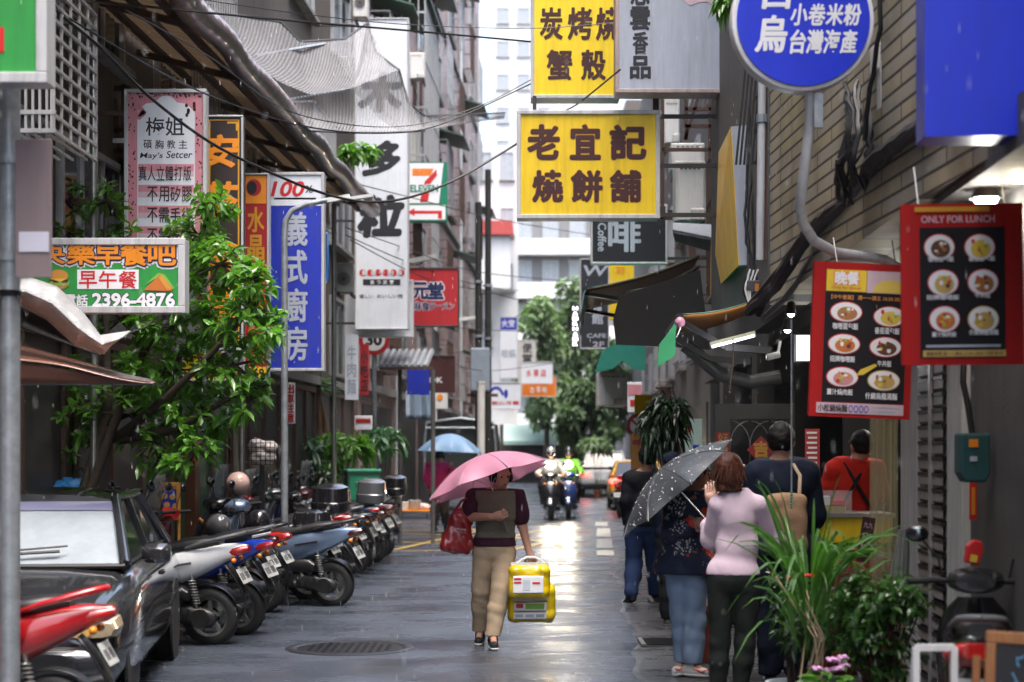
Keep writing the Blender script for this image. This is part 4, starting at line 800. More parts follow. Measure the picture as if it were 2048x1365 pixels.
    for i, wd in enumerate((.028, .022, .03, .012, .026, .03, .024)): b.box((-.08 + i * .027, -.909, .572), (wd * .7, .004, .06 if wd > .015 else .012), q)
    b.build('plate_characters', M['ink_faded'], p)
    b = MB()
    for sx in (-1, 1): b.tube([(sx * .07, -.15, .22), (sx * .16, -.22, .02)], .012, 8)
    b.tube([(-.16, -.22, .015), (.16, -.22, .015)], .012, 8).build('centre_stand', M['black_metal'], r)
    MB().tube([(-.11, .02, .26), (-.24, .06, .02)], .01, 8).build('side_stand', M['black_metal'], r)
    # stripe on the flank
    b = MB()
    for sx in (-1, 1): b.add([(sx * .170, -.28, .63), (sx * .158, -.52, .67), (sx * .158, -.52, .69), (sx * .170, -.28, .645)], [(0, 1, 2, 3)])
    b.build('flank_stripe', M['grey_plastic'], r, solid=.002)
    return r
proto = make_scooter()
GRP = 'scooters parked in a row along the left kerb'
spots = [ # Y, paint, label
    (14.9, 'paint_white', 'white scooter with black seat, nearest of the parked row beside the dark car'),
    (15.65, 'paint_blue', 'bright blue scooter directly behind the white one'),
    (16.4, 'paint_white', 'pale scooter squeezed between the bright blue and the small red scooters'),
    (17.1, 'paint_black', 'black scooter wedged between the pale and the small red scooters'),
    (17.8, 'paint_red', 'small red scooter just before the silver blue scooter'),
    (18.6, 'paint_silver_blue', 'silver blue scooter with the black top box behind its seat'),
    (19.4, 'paint_black', 'black scooter right after the silver blue one'),
    (20.05, 'paint_dark_blue', 'dark navy scooter second after the silver blue one'),
    (20.7, 'paint_grey', 'dark grey scooter third after the silver blue one'),
    (21.4, 'paint_black', 'black scooter just before the half hidden red one'),
    (22.05, 'paint_red', 'red scooter half hidden in the far half of the row'),
    (22.7, 'paint_black', 'black scooter covered by the crumpled plastic bag'),
    (23.4, 'paint_silver', 'silver scooter just past the crumpled plastic bag'),
    (24.05, 'paint_dark_blue', 'dark navy scooter just before the green delivery box'),
    (24.7, 'paint_black', 'black scooter carrying the green delivery box'),
    (25.4, 'paint_maroon', 'dark red scooter just past the green delivery box'),
    (26.1, 'paint_black', 'black scooter third from the far end of the row'),
    (26.9, 'paint_grey', 'grey scooter next to last at the far end of the row'),
    (27.8, 'paint_black', 'black scooter at the very far end of the row')]
scoot = []; M['visor'] = mat('visor_clear', (.35, .38, .4), .06, var=0, alpha=.45, coat=.5)
for i, (Y, pm, lb) in enumerate(spots):
    o = proto if i == 0 else copy_tree(proto); tag(o, lb, 'scooter', GRP)
    a = R(79 + random.uniform(-5, 5)); tail = G(-3.02 + random.uniform(-.14, .1), Y)
    if i == 0: tail = Vector((-2.42, 14.9, 0)); a = R(80)
    if i == 5: tail = Vector((-1.75, 18.6, 0)); a = R(76)
    o.location = (tail.x - math.sin(a) * .9, tail.y + math.cos(a) * .9, 0); o.rotation_euler = (R(random.uniform(-1, 3)), R(-4), a); sc_ = random.uniform(1.0, 1.1); o.scale = (sc_, sc_, sc_)
    if i: recolor(o, M['paint_white'], M[pm])
    if i in (8, 13): recolor(o, M['seat'], M['grey_plastic'])
    if i and i % 3 != 1: recolor(o, M['lens_red'], M['lens_smoke'])
    if i % 4 == 2: recolor(o, M['grey_plastic'], M['paint_white'])
    elif i and i % 4 in (0, 1): recolor(o, M['grey_plastic'], M['black_plastic'])
    if i in (3, 7, 10, 13, 16):
        MB().sheet(lambda u, v: (ylerp(-.20, .20, u) * (1 - .25 * v), .50 - .12 * v - .10 * abs(u - .5) ** 2 * 4, .98 + .40 * v), 8, 5).build('wind_visor', M['visor'], o, smooth=True, solid=.004)
    if i in (6, 9, 12, 17): MB().loft([ringz(z, 0, -.86, a_, b_, 14, 4) for z, a_, b_ in [(.93, .15, .13), (.95, .19, .17), (1.05, .20, .18), (1.06, .19, .17), (1.2, .18, .16), (1.235, .12, .1)]]).build('luggage_box', M['paint_black'] if i != 12 else M['paint_grey'], o, smooth=40)
    scoot.append(o)
def on_scooter(i, p): return WM(scoot[i]) @ Vector(p)
# things resting on scooters
def top_box(loc, rz):
    r = T('top_box', 'black glossy top box behind the seat of the silver blue scooter', 'top box', loc, rz)
    MB().loft([ringz(z, 0, 0, a, b_, 18, 4) for z, a, b_ in [(0, .16, .15), (.02, .19, .18), (.13, .205, .195), (.14, .20, .19)]]).build('base', M['paint_black'], r, smooth=40)
    MB().loft([ringz(z, 0, 0, a, b_, 18, 4) for z, a, b_ in [(.145, .203, .193), (.20, .205, .195), (.28, .19, .18), (.31, .15, .14), (.318, .08, .08)]]).build('lid', M['paint_black'], r, smooth=40)
    MB().bb((-.05, -.215, .12), (.05, -.19, .17)).build('latch', M['grey_plastic'], r, bev=.006); MB().bb((-.12, -.205, .07), (.12, -.19, .1)).build('reflector', M['lens_red'], r, bev=.006)
a4 = scoot[5].rotation_euler.z
top_box(P(624, 1076, 18.9) , a4)
r = T('delivery_box', 'green insulated food delivery box strapped on a black scooter', 'delivery box', P(724, 1002, 24.6), R(14)); k = .5
M['box_green'] = mat('box_green', (.012, .20, .10), .45, var=.12, bump=.1); M['box_trim'] = mat('box_trim', (.02, .03, .03), .5)
MB().bb((-.24, -.22, 0), (.24, .22, .40)).build('body', M['box_green'], r, bev=.02); MB().bb((-.252, -.232, .40), (.252, .232, .46)).build('lid', M['box_green'], r, bev=.02)
b = MB().bb((-.246, -.228, .375), (.246, .228, .398))
for sx in (-.24, .215): b.bb((sx, -.229, .0), (sx + .025, -.216, .4))
b.bb((-.245, -.228, 0), (.245, .228, .02)).build('trim', M['box_trim'], r)
b = MB(); letter(b, 'Uber', -.13, .20, .06, .29, -.2235, .02); letter(b, 'Eats', -.10, .07, .08, .16, -.2235, .02); b.build('lettering', M['box_trim'], r)
MB().tube([(-.25, 0, .36), (-.32, 0, .28), (-.33, 0, .12), (-.26, 0, .04)], .012).build('strap', M['cable'], r)
# crumpled plastic bag over a scooter
V, Q = sdf_mesh([('e', (0, 0, .12), (.32, .2, .14)), ('e', (.2, .05, .02), (.25, .16, .1)), ('e', (-.2, 0, .2), (.16, .15, .12))], h=.022, k=.08, wr=.02, wf=16, seed=4)
V = V + .012 * np.sin(V[:, [1, 2, 0]] * 60)
o = np_obj('plastic_bag', [(V, Q)], mat('grey_plastic_film', (.05, .055, .06), .18, var=.2, bump=.6, bscale=22, coat=.5)); o.location = P(648, 1050, 22.6); tag(o, 'crumpled dark plastic cover thrown over a scooter seat', 'plastic cover')
# helmets
def helmet(loc, rz, m, lb, tilt=0):
    r = T('helmet', lb, 'helmet', loc, Euler((tilt, 0, rz)), 'helmets left on the parked scooters')
    MB().lathe([(.128 * math.cos(a) + 1e-4, .15 * math.sin(a)) for a in np.linspace(-.35, PI / 2, 12)], 24).build('shell', M[m], r, smooth=True, solid=.012)
    MB().lathe([(.112 * math.cos(a) + 1e-4, .13 * math.sin(a)) for a in np.linspace(-.4, PI / 2, 9)], 20).build('lining', M['rubber'], r, smooth=True)
M['helmet_pink'] = mat('helmet_pink', (.62, .42, .36), .25, var=.05, coat=.5)
helmet(P(476, 968, 19.2), R(20), 'helmet_pink', 'pale pink open helmet hung upright above the scooter handlebars', R(70))
helmet(P(515, 1046, 18.8), R(60), 'paint_black', 'black open helmet lying among scooter handlebars', R(35)); helmet(P(436, 1055, 17.6), R(30), 'paint_grey', 'dark grey open helmet beside a red leg shield', R(50))
# near red scooter (rear end in the lower left corner)
def near_copy(pm, lb, loc, rz, sc, lean=0):
    o = copy_tree(proto); recolor(o, M['paint_white'], M[pm]); o.location = loc; o.rotation_euler = (0, lean, rz); o.scale = (sc,) * 3; tag(o, lb, 'scooter'); o['group'] = ''; del o['group']; return o
a = R(91); rs_ = near_copy('paint_red', 'glossy red scooter with black seat overlapping the front of the dark car', (0, 0, 0), a, 1.05)
recolor(rs_, M['grey_plastic'], M['paint_red']); tl = P(206, 1176, 9.2); rs_.location = (tl.x - math.sin(a) * .92, tl.y + math.cos(a) * .92, .0)
# near black scooter on the right, seen from behind
a = R(-14); bs = near_copy('paint_black', 'black scooter parked against the shutter at the lower right', (0, 0, 0), a, 1.0); bs.location = (2.36, 8.66, .02)
for p in list(bs.children):
    if p.name.startswith('tail_light'): p.scale = (2.2, 1.02, 1.5); p.location = (0, 0, -.42)
# ------------------------------------------------------------------ cars
def prof_car(name, label, loc, rz, pm, L_=4.5, W_=1.72, Hh=1.40, suv=False, lights=False, light_on=False, detail=True):
    """front is at local -y"""
    r = T(name, label, 'car', loc, rz); hw = W_ / 2
    if suv: st = [(0, .42, .62), (.06, .30, .80), (.5, .24, 1.0), (1.0, .22, 1.07), (1.5, .22, 1.08), (2.5, .22, 1.07), (3.6, .24, 1.06), (4.2, .28, 1.02), (L_ - .05, .36, .9), (L_, .45, .7)]
    else: st = [(0, .34, .52), (.05, .24, .66), (.3, .2, .76), (.8, .18, .86), (1.3, .18, .93), (1.9, .18, .94), (2.9, .18, .94), (3.5, .2, .96), (4.1, .26, .93), (L_ - .06, .34, .82), (L_, .42, .65)]
    def sec(y, z0, z1):
        u = y / L_; w_ = hw * (1 - .16 * (1 - min(1, y / .7)) ** 2 - .10 * (1 - min(1, (L_ - y) / .6)) ** 2)
        pts = [(-w_ * .9, z0), (-w_ * .985, z0 + .12), (-w_, z0 + (z1 - z0) * .45), (-w_ * .975, z0 + (z1 - z0) * .72), (-w_ * .90, z1 - .05), (-w_ * .78, z1 - .01), (-w_ * .4, z1 + .012), (0, z1 + .018)]
        pts = pts + [(-x, z) for x, z in pts[-2::-1]]; return [(x, y, z) for x, z in pts]
    b = MB().loft([sec(*q) for q in st]); body = b.build('body', M[pm], r, smooth=38 if not detail else True)
    ra = (1.05, 1.95, 3.25, 4.0) if not suv else (1.05, 1.75, 4.0, 4.35)
    zb = .92 if not suv else 1.05; wt = hw * .66; wb = hw * .90
    # cabin glass (greenhouse), pillars and roof
    gl = [(ra[0], zb, wb * .96), (ra[1], Hh - .05, wt), (ra[2], Hh - .045, wt), (ra[3], zb + .02, wb * .92)]
    A = [(-gl[0][2], gl[0][0], gl[0][1]), (gl[0][2], gl[0][0], gl[0][1]), (gl[1][2], gl[1][0], gl[1][1]), (-gl[1][2], gl[1][0], gl[1][1])]
    B = [(-gl[3][2], gl[3][0], gl[3][1]), (gl[3][2], gl[3][0], gl[3][1]), (gl[2][2], gl[2][0], gl[2][1]), (-gl[2][2], gl[2][0], gl[2][1])]
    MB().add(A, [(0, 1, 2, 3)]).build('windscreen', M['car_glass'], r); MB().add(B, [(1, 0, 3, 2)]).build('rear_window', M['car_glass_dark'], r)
    for sx in (-1, 1):
        q = [(sx * gl[0][2], gl[0][0], gl[0][1]), (sx * gl[1][2], gl[1][0], gl[1][1]), (sx * gl[2][2], gl[2][0], gl[2][1]), (sx * gl[3][2], gl[3][0], gl[3][1])]
        mid0 = Vector(q[0]).lerp(Vector(q[3]), .52); mid1 = Vector(q[1]).lerp(Vector(q[2]), .45)
        MB().add(q[:2] + [tuple(mid1), tuple(mid0)], [(0, 1, 2, 3)]).build('side_window', M['car_glass_dark'], r)
        MB().add([tuple(mid0), tuple(mid1)] + q[2:], [(0, 1, 2, 3)]).build('side_window', M['car_glass_dark'], r)
        b = MB(); b.tube([q[0], Vector(q[1]) + Vector((0, 0, .01))], [.045, .035], 8).tube([q[1], q[2]], .035, 8).tube([q[2], q[3]], [.035, .06], 8).tube([mid0, mid1], .03, 6); b.build('pillar', M[pm], r, smooth=True)
        MB().tube([q[0], q[3]], .014, 6).build('window_trim', M['black_metal'], r)
    rf = MB().loft([[(x, y, z + dz) for x, z, dz in [(-w_, h_, -.03), (-w_ * .96, h_, 0), (-w_ * .5, h_, .028), (0, h_, .036), (w_ * .5, h_, .028), (w_ * .96, h_, 0), (w_, h_, -.03)]] for y, h_, w_ in [(ra[1] - .06, Hh - .055, wt * .98), (ra[1] + .06, Hh - .03, wt * 1.02), ((ra[1] + ra[2]) / 2, Hh - .015, wt * 1.02), (ra[2] - .06, Hh - .03, wt * 1.02), (ra[2] + .06, Hh - .055, wt * .98)]]); rf.build('roof', M[pm], r, smooth=True)
    if detail:
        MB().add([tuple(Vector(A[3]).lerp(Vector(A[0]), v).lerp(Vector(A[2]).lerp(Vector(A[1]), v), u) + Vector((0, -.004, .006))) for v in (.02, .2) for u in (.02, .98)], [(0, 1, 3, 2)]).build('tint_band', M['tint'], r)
        MB().tube([(-gl[0][2], gl[0][0], gl[0][1]), (gl[0][2], gl[0][0], gl[0][1])], .02, 6).build('cowl_trim', M['black_metal'], r)
        for x0, x1 in ((-.5, .3),): MB().tube([(x0, 1.0, zb + .03), ((x0 + x1) / 2, 1.10, zb + .075), (x1, 1.14, zb + .095)], .012, 6).tube([(x0 + .25, 1.08, zb + .085), (x1 + .05, 1.16, zb + .13)], .008, 6).build('wiper', M['black_metal'], r)
        for sx in (-1, 1):
            f_ = st[-1]; MB().loft([ring(y, sx * (hw - .30), z, a_, b_, 12, 4) for y, z, a_, b_ in [(-.012, .60, .24, .05), (.03, .61, .27, .075), (.16, .62, .28, .08)]]).build('headlight', M['lens_warm'], r, smooth=35)
            MB().loft([ring(y, sx * (hw - .12), z, a_, b_, 10, 4) for y, z, a_, b_ in [(.03, .61, .05, .06), (.22, .62, .06, .075)]]).build('indicator', M['lens_orange'], r, smooth=35)
            MB().disc((sx * (hw - .25), -.03, .605), .06, .012, 'y', 18).build('lamp_bowl', M['lamp_amber'], r)
            MB().loft([ring(y, sx * (hw + .06), z, a_, b_, 12, 3.5) for y, z, a_, b_ in [(1.30, .98, .05, .04), (1.34, .985, .10, .07), (1.42, .985, .10, .075), (1.46, .985, .08, .06)]]).build('door_mirror', M[pm], r, smooth=40)
            MB().bb((sx * hw * .986, 1.35, .24), (sx * hw * 1.003, 1.355, .9)).bb((sx * hw * .986, 2.35, .24), (sx * hw * 1.003, 2.355, .9)).bb((sx * hw * .986, 3.2, .3), (sx * hw * 1.003, 3.205, .9)).build('door_gap', M['black_metal'], r) if False else None
            MB().bb((sx * hw * .99, 2.16, .78), (sx * (hw + .03), 2.30, .81)).build('door_handle', M[pm], r, bev=.006)
        MB().loft([ring(y, 0, z, a_, b_, 14, 4) for y, z, a_, b_ in [(-.10, .40, hw * .72, .07), (-.06, .40, hw * .86, .10), (.05, .40, hw * .93, .105)]]).build('bumper', M[pm], r, smooth=40)
        b = MB()
        for i in range(5): b.bb((-.30, -.015, .565 + i * .028), (.30, .03, .58 + i * .028))
        b.build('grille', M['chrome'], r); p = MB().bb((-.18, -.115, .33), (.18, -.105, .46)).build('number_plate', M['plate'], r)
    else:
        for sx in (-1, 1): MB().loft([ring(y, sx * (hw - .26), .62 if not suv else .75, .2, b_, 10, 3) for y, b_ in [(-.02, .05), (.08, .08), (.2, .08)]]).build('headlight', M['lamp_white'] if light_on else M['lens_clear'], r, smooth=True); 
        for sx in (-1, 1): MB().loft([ring(L_ + dy, sx * (hw - .22), .80, .17, b_, 10, 3) for dy, b_ in [(-.2, .08), (-.05, .08), (.02, .05)]]).build('tail_light', M['lamp_red'], r, smooth=True)
        MB().bb((-.16, L_ + .0, .5), (.16, L_ + .02, .62)).build('number_plate', M['plate'], r); MB().bb((-hw * .92, L_ - .1, .36), (hw * .92, L_ + .03, .48)).build('bumper', M['black_plastic'], r, bev=.03)
    for y in (.82, L_ - .95):
        for sx in (-1, 1): wheel(r, y, .31, .31, .19, 7, disc=False, x=sx * (hw - (.16 if y < 1 else .11)))
        for sx in (-1, 1): MB().disc((sx * hw * (.955 if y < 1 else .985), y, .31), .345, .02, 'x', 28).build('wheel_arch', M['rubber'], r)
    return r
M['car_glass'] = mat('windscreen_glass', (.30, .34, .38), .1, 0, var=.14, spec=.6, coat=.8); M['car_glass_dark'] = mat('side_window_glass', (.012, .013, .015), .05, var=0, spec=.7); M['lens_warm'] = mat('lens_warm', (.42, .34, .22), .08, .2, var=.2, coat=.6); M['tint'] = mat('tint_band', (.20, .21, .33), .1, var=0, coat=.8); M['lamp_amber'] = mat('lamp_amber', (.72, .42, .12), .2, var=0, coat=.5)  # windscreen base colour paints in the pale sky reflection
M['lamp_red'] = mat('lamp_red_lit', (.5, .01, .01), .2, var=0, emit=(1, .06, .04), estr=2.5); M['lamp_white'] = mat('lamp_white_lit', (.8, .8, .75), .2, var=0, emit=(1, .85, .62), estr=30)
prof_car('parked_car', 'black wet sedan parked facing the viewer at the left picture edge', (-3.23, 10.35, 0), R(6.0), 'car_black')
# yellow taxi, rear towards us; dark suv; white suv
prof_car('taxi', 'yellow taxi with lit red tail lights behind the man in black', (3.78, 53, 0), R(180 - 2.5), 'paint_yellow', detail=False)
prof_car('white_suv', 'white family suv stopped far down the street near the trees', (3.5, 66, 0), R(180 - 2), 'car_white', suv=True, Hh=1.68, W_=1.85, L_=4.6, detail=False)
rc_ = near_copy('paint_red', 'small red scooter parked at the far right kerb below the yellow taxi', (2.78, 43.5, 0), R(-8), 1.0); rc_.name = 'parked_scooter'
prof_car('oncoming_car', 'pale oncoming car with lit headlight far away behind the riders', (1.0, 96, 0), R(-2), 'car_white', detail=False, light_on=True)
# covered lorry on the left
lr = T('covered_lorry', 'small lorry with dark tarpaulin hood behind the blue umbrella', 'lorry', P(920, 900, 47) - Vector((0, 0, 1.7)), R(-2.4))
MB().loft([[(x, y, z) for x, z in [(-.95, .9), (-.97, 1.8), (-.9, 2.42), (-.6, 2.52), (0, 2.55), (.6, 2.52), (.9, 2.42), (.97, 1.8), (.95, .9)]] for y in (0, .9, 1.8, 2.8)]).build('tarpaulin_hood', mat('dark_tarpaulin', (.022, .028, .027), .45, var=.3, scale=4, bump=.3, bscale=12), lr, smooth=30)
MB().tube([(-.97, -.03, .9), (-.98, -.03, 1.8), (-.92, -.03, 2.45), (0, -.03, 2.57), (.92, -.03, 2.45), (.98, -.03, 1.8), (.97, -.03, .9)], .035, 8).tube([(-.95, -.05, 2.3), (.95, -.05, 2.3)], .03).build('hood_frame', M['galv'], lr, smooth=True)
MB().bb((-.95, -.02, .7), (.95, 2.9, .92)).build('flatbed', M['dark_concrete'], lr); MB().bb((-.8, 2.95, .5), (.8, 4.3, 1.9)).build('cab', M['paint_dark_blue'], lr, bev=.08)
for y in (.6, 3.6):
    for sx in (-1, 1): wheel(lr, y, .33, .33, .2, 6, disc=False, x=sx * .75)
# flat hand cart with goods by the left shops
ct = T('hand_cart', 'low orange flat cart carrying a grey tub and bags near the pink jacket', 'hand cart', gp(828, 1036), R(3)); b = MB().bb((-.38, -.25, .16), (.40, .3, .20)); b.build('deck', M['orange'], ct, bev=.01)
b = MB()
for x in (-.3, .32):
    for y in (-.2, .25): b.disc((x, y, .08), .08, .04, 'x', 14)
b.build('castor', M['rubber'], ct)
o = MB().loft([ringz(z, 0, 0, a, a * .8, 16, 3) for z, a in [(0, .13), (.02, .15), (.22, .17), (.235, .175)]]).build('tub', M['ac'], smooth=40); o.location = ct.location + Vector((.02, 0, .2)); tag(o, 'grey plastic tub standing on the orange cart', 'tub')
V, Q = sdf_mesh([('e', (0, 0, .07), (.13, .1, .09)), ('e', (.1, 0, .05), (.09, .08, .06))], h=.02, k=.05, wr=.01, wf=30); o = np_obj('goods_bag', [(V, Q)], mat('bag_film', (.6, .45, .4), .4, var=.4, scale=14)); o.location = ct.location + Vector((.24, -.02, .2)); tag(o, 'pale bag of groceries lying on the orange cart', 'bag')
o = MB().bb((-.1, -.1, 0), (.1, .1, .2)).build('carton', mat('carton_white', (.6, .6, .58), .6), bev=.01); o.location = ct.location + Vector((-.24, 0, .2)); tag(o, 'small white carton on the cart beside the tub', 'carton')
# ------------------------------------------------------------------ people and umbrellas
def cloth(name, c, rough=.8, bump=.25, bscale=18, var=.12, **k): M[name] = mat(name, c, rough, var=var, scale=5, spec=.15, bump=bump, bscale=bscale, **k); return M[name]
cloth('skin', (.42, .23, .16), .5, .05, 80, .08); cloth('skin_pale', (.52, .32, .25), .5, .05, 80, .08); cloth('hair_black', (.012, .010, .010), .5, .3, 90); cloth('hair_brown', (.055, .018, .010), .45, .35, 70)
cloth('khaki', (.42, .32, .215)); cloth('vest_grey', (.125, .115, .088), .9, .4, 70); cloth('plum', (.045, .012, .026)); cloth('denim_dark', (.014, .028, .075)); cloth('denim_light', (.20, .28, .40)); cloth('black_cloth', (.010, .011, .014)); cloth('navy_cloth', (.008, .012, .025))
cloth('lilac', (.60, .47, .55), .8, .15); cloth('green_black', (.016, .02, .018)); cloth('hot_pink', (.62, .03, .16), .6); cloth('brown_grey', (.09, .07, .065)); cloth('shoe_white', (.62, .62, .60), .6, .1); cloth('sole', (.03, .03, .03)); cloth('coral', (.80, .12, .06)); cloth('canvas_tan', (.30, .19, .11), .85, .3, 120); cloth('red_cloth', (.50, .02, .012)); cloth('rain_white', (.24, .25, .26), .4); cloth('lime', (.10, .30, .03)); cloth('rib_metal', (.3, .3, .32), .3); cloth('shoe_dark', (.02, .02, .024), .6, .1)
def floral():
    m = mat('floral_cloth', (.012, .02, .06), .75, var=0, bump=.2, bscale=20); nt = m.node_tree; N = nt.nodes; L = nt.links; b = N['Principled BSDF']; tc = N.new('ShaderNodeTexCoord'); cur = None
    base = (.010, .016, .05, 1)
    for sc, th, col, dt in ((5, .40, (.60, .03, .012, 1), 11), (4.4, .40, (.46, .46, .44, 1), 12), (9, .24, (.25, .30, .18, 1), 13), (11, .2, (.36, .12, .03, 1), 14)):
        n = N.new('ShaderNodeTexNoise'); n.inputs['Scale'].default_value = 45 if sc < 4.6 else 30; mp = N.new('ShaderNodeMapping'); mp.inputs['Location'].default_value = (dt * 1.7, dt, dt * .3); L.new(tc.outputs['Object'], mp.inputs[0])
        ad = N.new('ShaderNodeVectorMath'); ad.operation = 'MULTIPLY_ADD'; ad.inputs[1].default_value = (.09, .09, .09); L.new(mp.outputs[0], n.inputs[0]); L.new(n.outputs['Color'], ad.inputs[0]); L.new(mp.outputs[0], ad.inputs[2])
        v = N.new('ShaderNodeTexVoronoi'); v.inputs['Scale'].default_value = sc; L.new(ad.outputs[0], v.inputs[0])
        lt = N.new('ShaderNodeMath'); lt.operation = 'LESS_THAN'; lt.inputs[1].default_value = th; L.new(v.outputs['Distance'], lt.inputs[0])
        sp = N.new('ShaderNodeSeparateColor'); L.new(v.outputs['Color'], sp.inputs[0]); g2 = N.new('ShaderNodeMath'); g2.operation = 'GREATER_THAN'; g2.inputs[1].default_value = .45; L.new(sp.outputs[0], g2.inputs[0])
        mu = N.new('ShaderNodeMath'); mu.operation = 'MULTIPLY'; L.new(lt.outputs[0], mu.inputs[0]); L.new(g2.outputs[0], mu.inputs[1])
        if sc < 4.6:
            n5 = N.new('ShaderNodeTexVoronoi'); n5.inputs['Scale'].default_value = 48; L.new(tc.outputs['Object'], n5.inputs[0]); l5 = N.new('ShaderNodeMath'); l5.operation = 'LESS_THAN'; l5.inputs[1].default_value = .42; L.new(n5.outputs['Distance'], l5.inputs[0])
            m5 = N.new('ShaderNodeMath'); m5.operation = 'MULTIPLY'; L.new(mu.outputs[0], m5.inputs[0]); L.new(l5.outputs[0], m5.inputs[1]); mu = m5
        mx = N.new('ShaderNodeMix'); mx.data_type = 'RGBA'; L.new(mu.outputs[0], mx.inputs[0]); mx.inputs[7].default_value = col
        if cur is None: mx.inputs[6].default_value = base
        else: L.new(cur, mx.inputs[6])
        cur = mx.outputs[2]
    L.new(cur, b.inputs['Base Color']); M['floral'] = m
floral()

def person(label, Y, J, face, top, pants, hair, shoes='shoe_dark', skin='skin', vest=None, k=1.0, pose='person', hands=(1, 1), curl=.9, seat=False, fine=.011, group=None, hatm=None, helmet_m=None, hand_n=(None, None)):
    """J: joints in photo pixels (px, py, dy) at street depth Y+dy. face: forward direction"""
    x0 = (J['pelvis'][0] - CX) * Y / F; r = T('person', label, 'person', (x0, Y, 0), 0, group)
    q = {n_: np.array((P(v[0], v[1], Y + v[2]) - Vector((x0, Y, 0)))[:]) for n_, v in J.items()}
    lat = q['shL'] - q['shR']; lat[2] = 0; lat /= np.linalg.norm(lat); yaw = math.atan2(lat[1], lat[0]); fw_t = np.array([lat[1], -lat[0], 0])
    f = np.array(face, float); f /= np.linalg.norm(f); fyaw = math.atan2(f[0], -f[1]); side = np.array([-f[1], f[0], 0]); hd = q['head']; fz = math.asin(max(-1, min(1, f[2])))
    up = np.cross(side, f); up = up if up[2] > 0 else -up
    E0 = (0, 0, yaw); EH = Matrix((Vector(side), Vector(-f), Vector(up))).transposed().to_euler()
    sw = np.linalg.norm(q['shL'] - q['shR']) * .5
    ch = q['neck'] * .45 + q['waist'] * .55
    def torso(e): return [('e', tuple(ch + np.array([0, 0, .05 * k])), (sw * .95 + e, .105 * k + e, .20 * k + e), E0), ('e', tuple(q['waist']), (.135 * k + e, .095 * k + e, .17 * k + e), E0), ('c', tuple(q['shL'] * .93 + q['neck'] * .07), tuple(q['neck']), .05 * k + e, .06 * k + e), ('c', tuple(q['shR'] * .93 + q['neck'] * .07), tuple(q['neck']), .05 * k + e, .06 * k + e), ('e', tuple(q['pelvis']), (.165 * k + e, .115 * k + e, .15 * k + e), E0)]
    def arm(s, e, u=1.0, flare=0):
        a, b, c = q['sh' + s], q['el' + s], q['wr' + s]; o = []
        if u <= .5: o.append(('c', tuple(a), tuple(a + (b - a) * u * 2), .056 * k + e, .05 * k + e + flare))
        else: o += [('c', tuple(a), tuple(b), .055 * k + e, .042 * k + e), ('c', tuple(b), tuple(b + (c - b) * (u - .5) * 2), .042 * k + e, (.042 - .013 * (u - .5) * 2) * k + e + flare)]
        return o
    def leg(s, e, u=1.0, kn=0): 
        h_, kn_, an = q['hip' + s], q['kn' + s], q['an' + s]
        return [('c', tuple(h_), tuple(kn_), .088 * k + e, .055 * k + e + kn), ('c', tuple(kn_), tuple(kn_ + (an - kn_) * .4), .055 * k + e + kn, .052 * k + e + kn), ('c', tuple(kn_ + (an - kn_) * .4), tuple(an), .052 * k + e + kn, .036 * k + e + kn * 1.3)]
    hs_ = k * 1.0
    body = torso(-.012) + arm('L', 0) + arm('R', 0) + leg('L', -.008) + leg('R', -.008)
    for s in 'LR': body += [('c', tuple(q['an' + s]), tuple(q['to' + s]), .033 * k, .024 * k)]
    ax = lambda a, b_, c: tuple(hd + side * a * hs_ + f * b_ * hs_ + up * c * hs_)
    body += [('c', tuple(q['neck'] - np.array([0, 0, .03])), ax(0, -.015, -.05), .055 * k, .05 * k), ('e', ax(0, -.005, .015), (.073 * hs_, .092 * hs_, .098 * hs_), EH), ('e', ax(0, .03, -.055), (.052 * hs_, .058 * hs_, .062 * hs_), EH)]
    Vb = sdf_mesh(body, fine, .028)
    parts = [Vb]
    fa = [('c', ax(0, .088, .015), ax(0, .112, -.022), .009, .014), ('e', ax(0, .083, -.062), (.026, .014, .009), EH), ('e', ax(.078, -.005, -.005), (.012, .022, .032), EH), ('e', ax(-.078, -.005, -.005), (.012, .022, .032), EH), ('c', ax(-.05, .078, .034), ax(.05, .078, .034), .012, .012)]
    parts.append(sdf_mesh(fa, .006, .008, pad=.03))
    for s, on in zip('LR', hands):
        if not on: continue
        w_, h_ = q['wr' + s], q['ha' + s]; d = h_ - w_; d /= np.linalg.norm(d); n_ = hand_n[0 if s == 'L' else 1]; n_ = np.array(n_ if n_ is not None else (fw_t * .3 + (q['pelvis'] - h_) * .8)); n_ = n_ - d * (n_ @ d); n_ /= np.linalg.norm(n_) + 1e-6; sd = np.cross(d, n_)
        if (sd @ f) < 0: sd = -sd
        pr = [('c', tuple(w_ - d * .02), tuple(w_ + d * .02), .028, .03, ), ('e', tuple(w_ + d * .055), (.034, .034, .034)), ('c', tuple(w_ + d * .03 + sd * .02), tuple(w_ + d * .085 + sd * .03), .016, .012), ('c', tuple(w_ + d * .03 - sd * .02), tuple(w_ + d * .08 - sd * .03), .016, .011)]
        hm = [sdf_mesh(pr, .006, .02, pad=.03)]
        for i, (o_, ln) in enumerate(zip((.030, .010, -.010, -.029), (.075, .085, .078, .06))):
            b0 = w_ + d * .088 + sd * o_; c1 = curl * (.7 + .12 * i); d1 = d * math.cos(c1) + n_ * math.sin(c1); b1 = b0 + d1 * ln * .5; c2 = c1 + curl * 1.0; d2 = d * math.cos(c2) + n_ * math.sin(c2); b2 = b1 + d2 * ln * .5
            hm.append(sdf_mesh([('c', tuple(w_ + d * .07 + sd * o_ * .9), tuple(b0), .010, .010), ('c', tuple(b0), tuple(b1), .0100, .009), ('c', tuple(b1), tuple(b2), .009, .0075)], .005, .004, pad=.02))
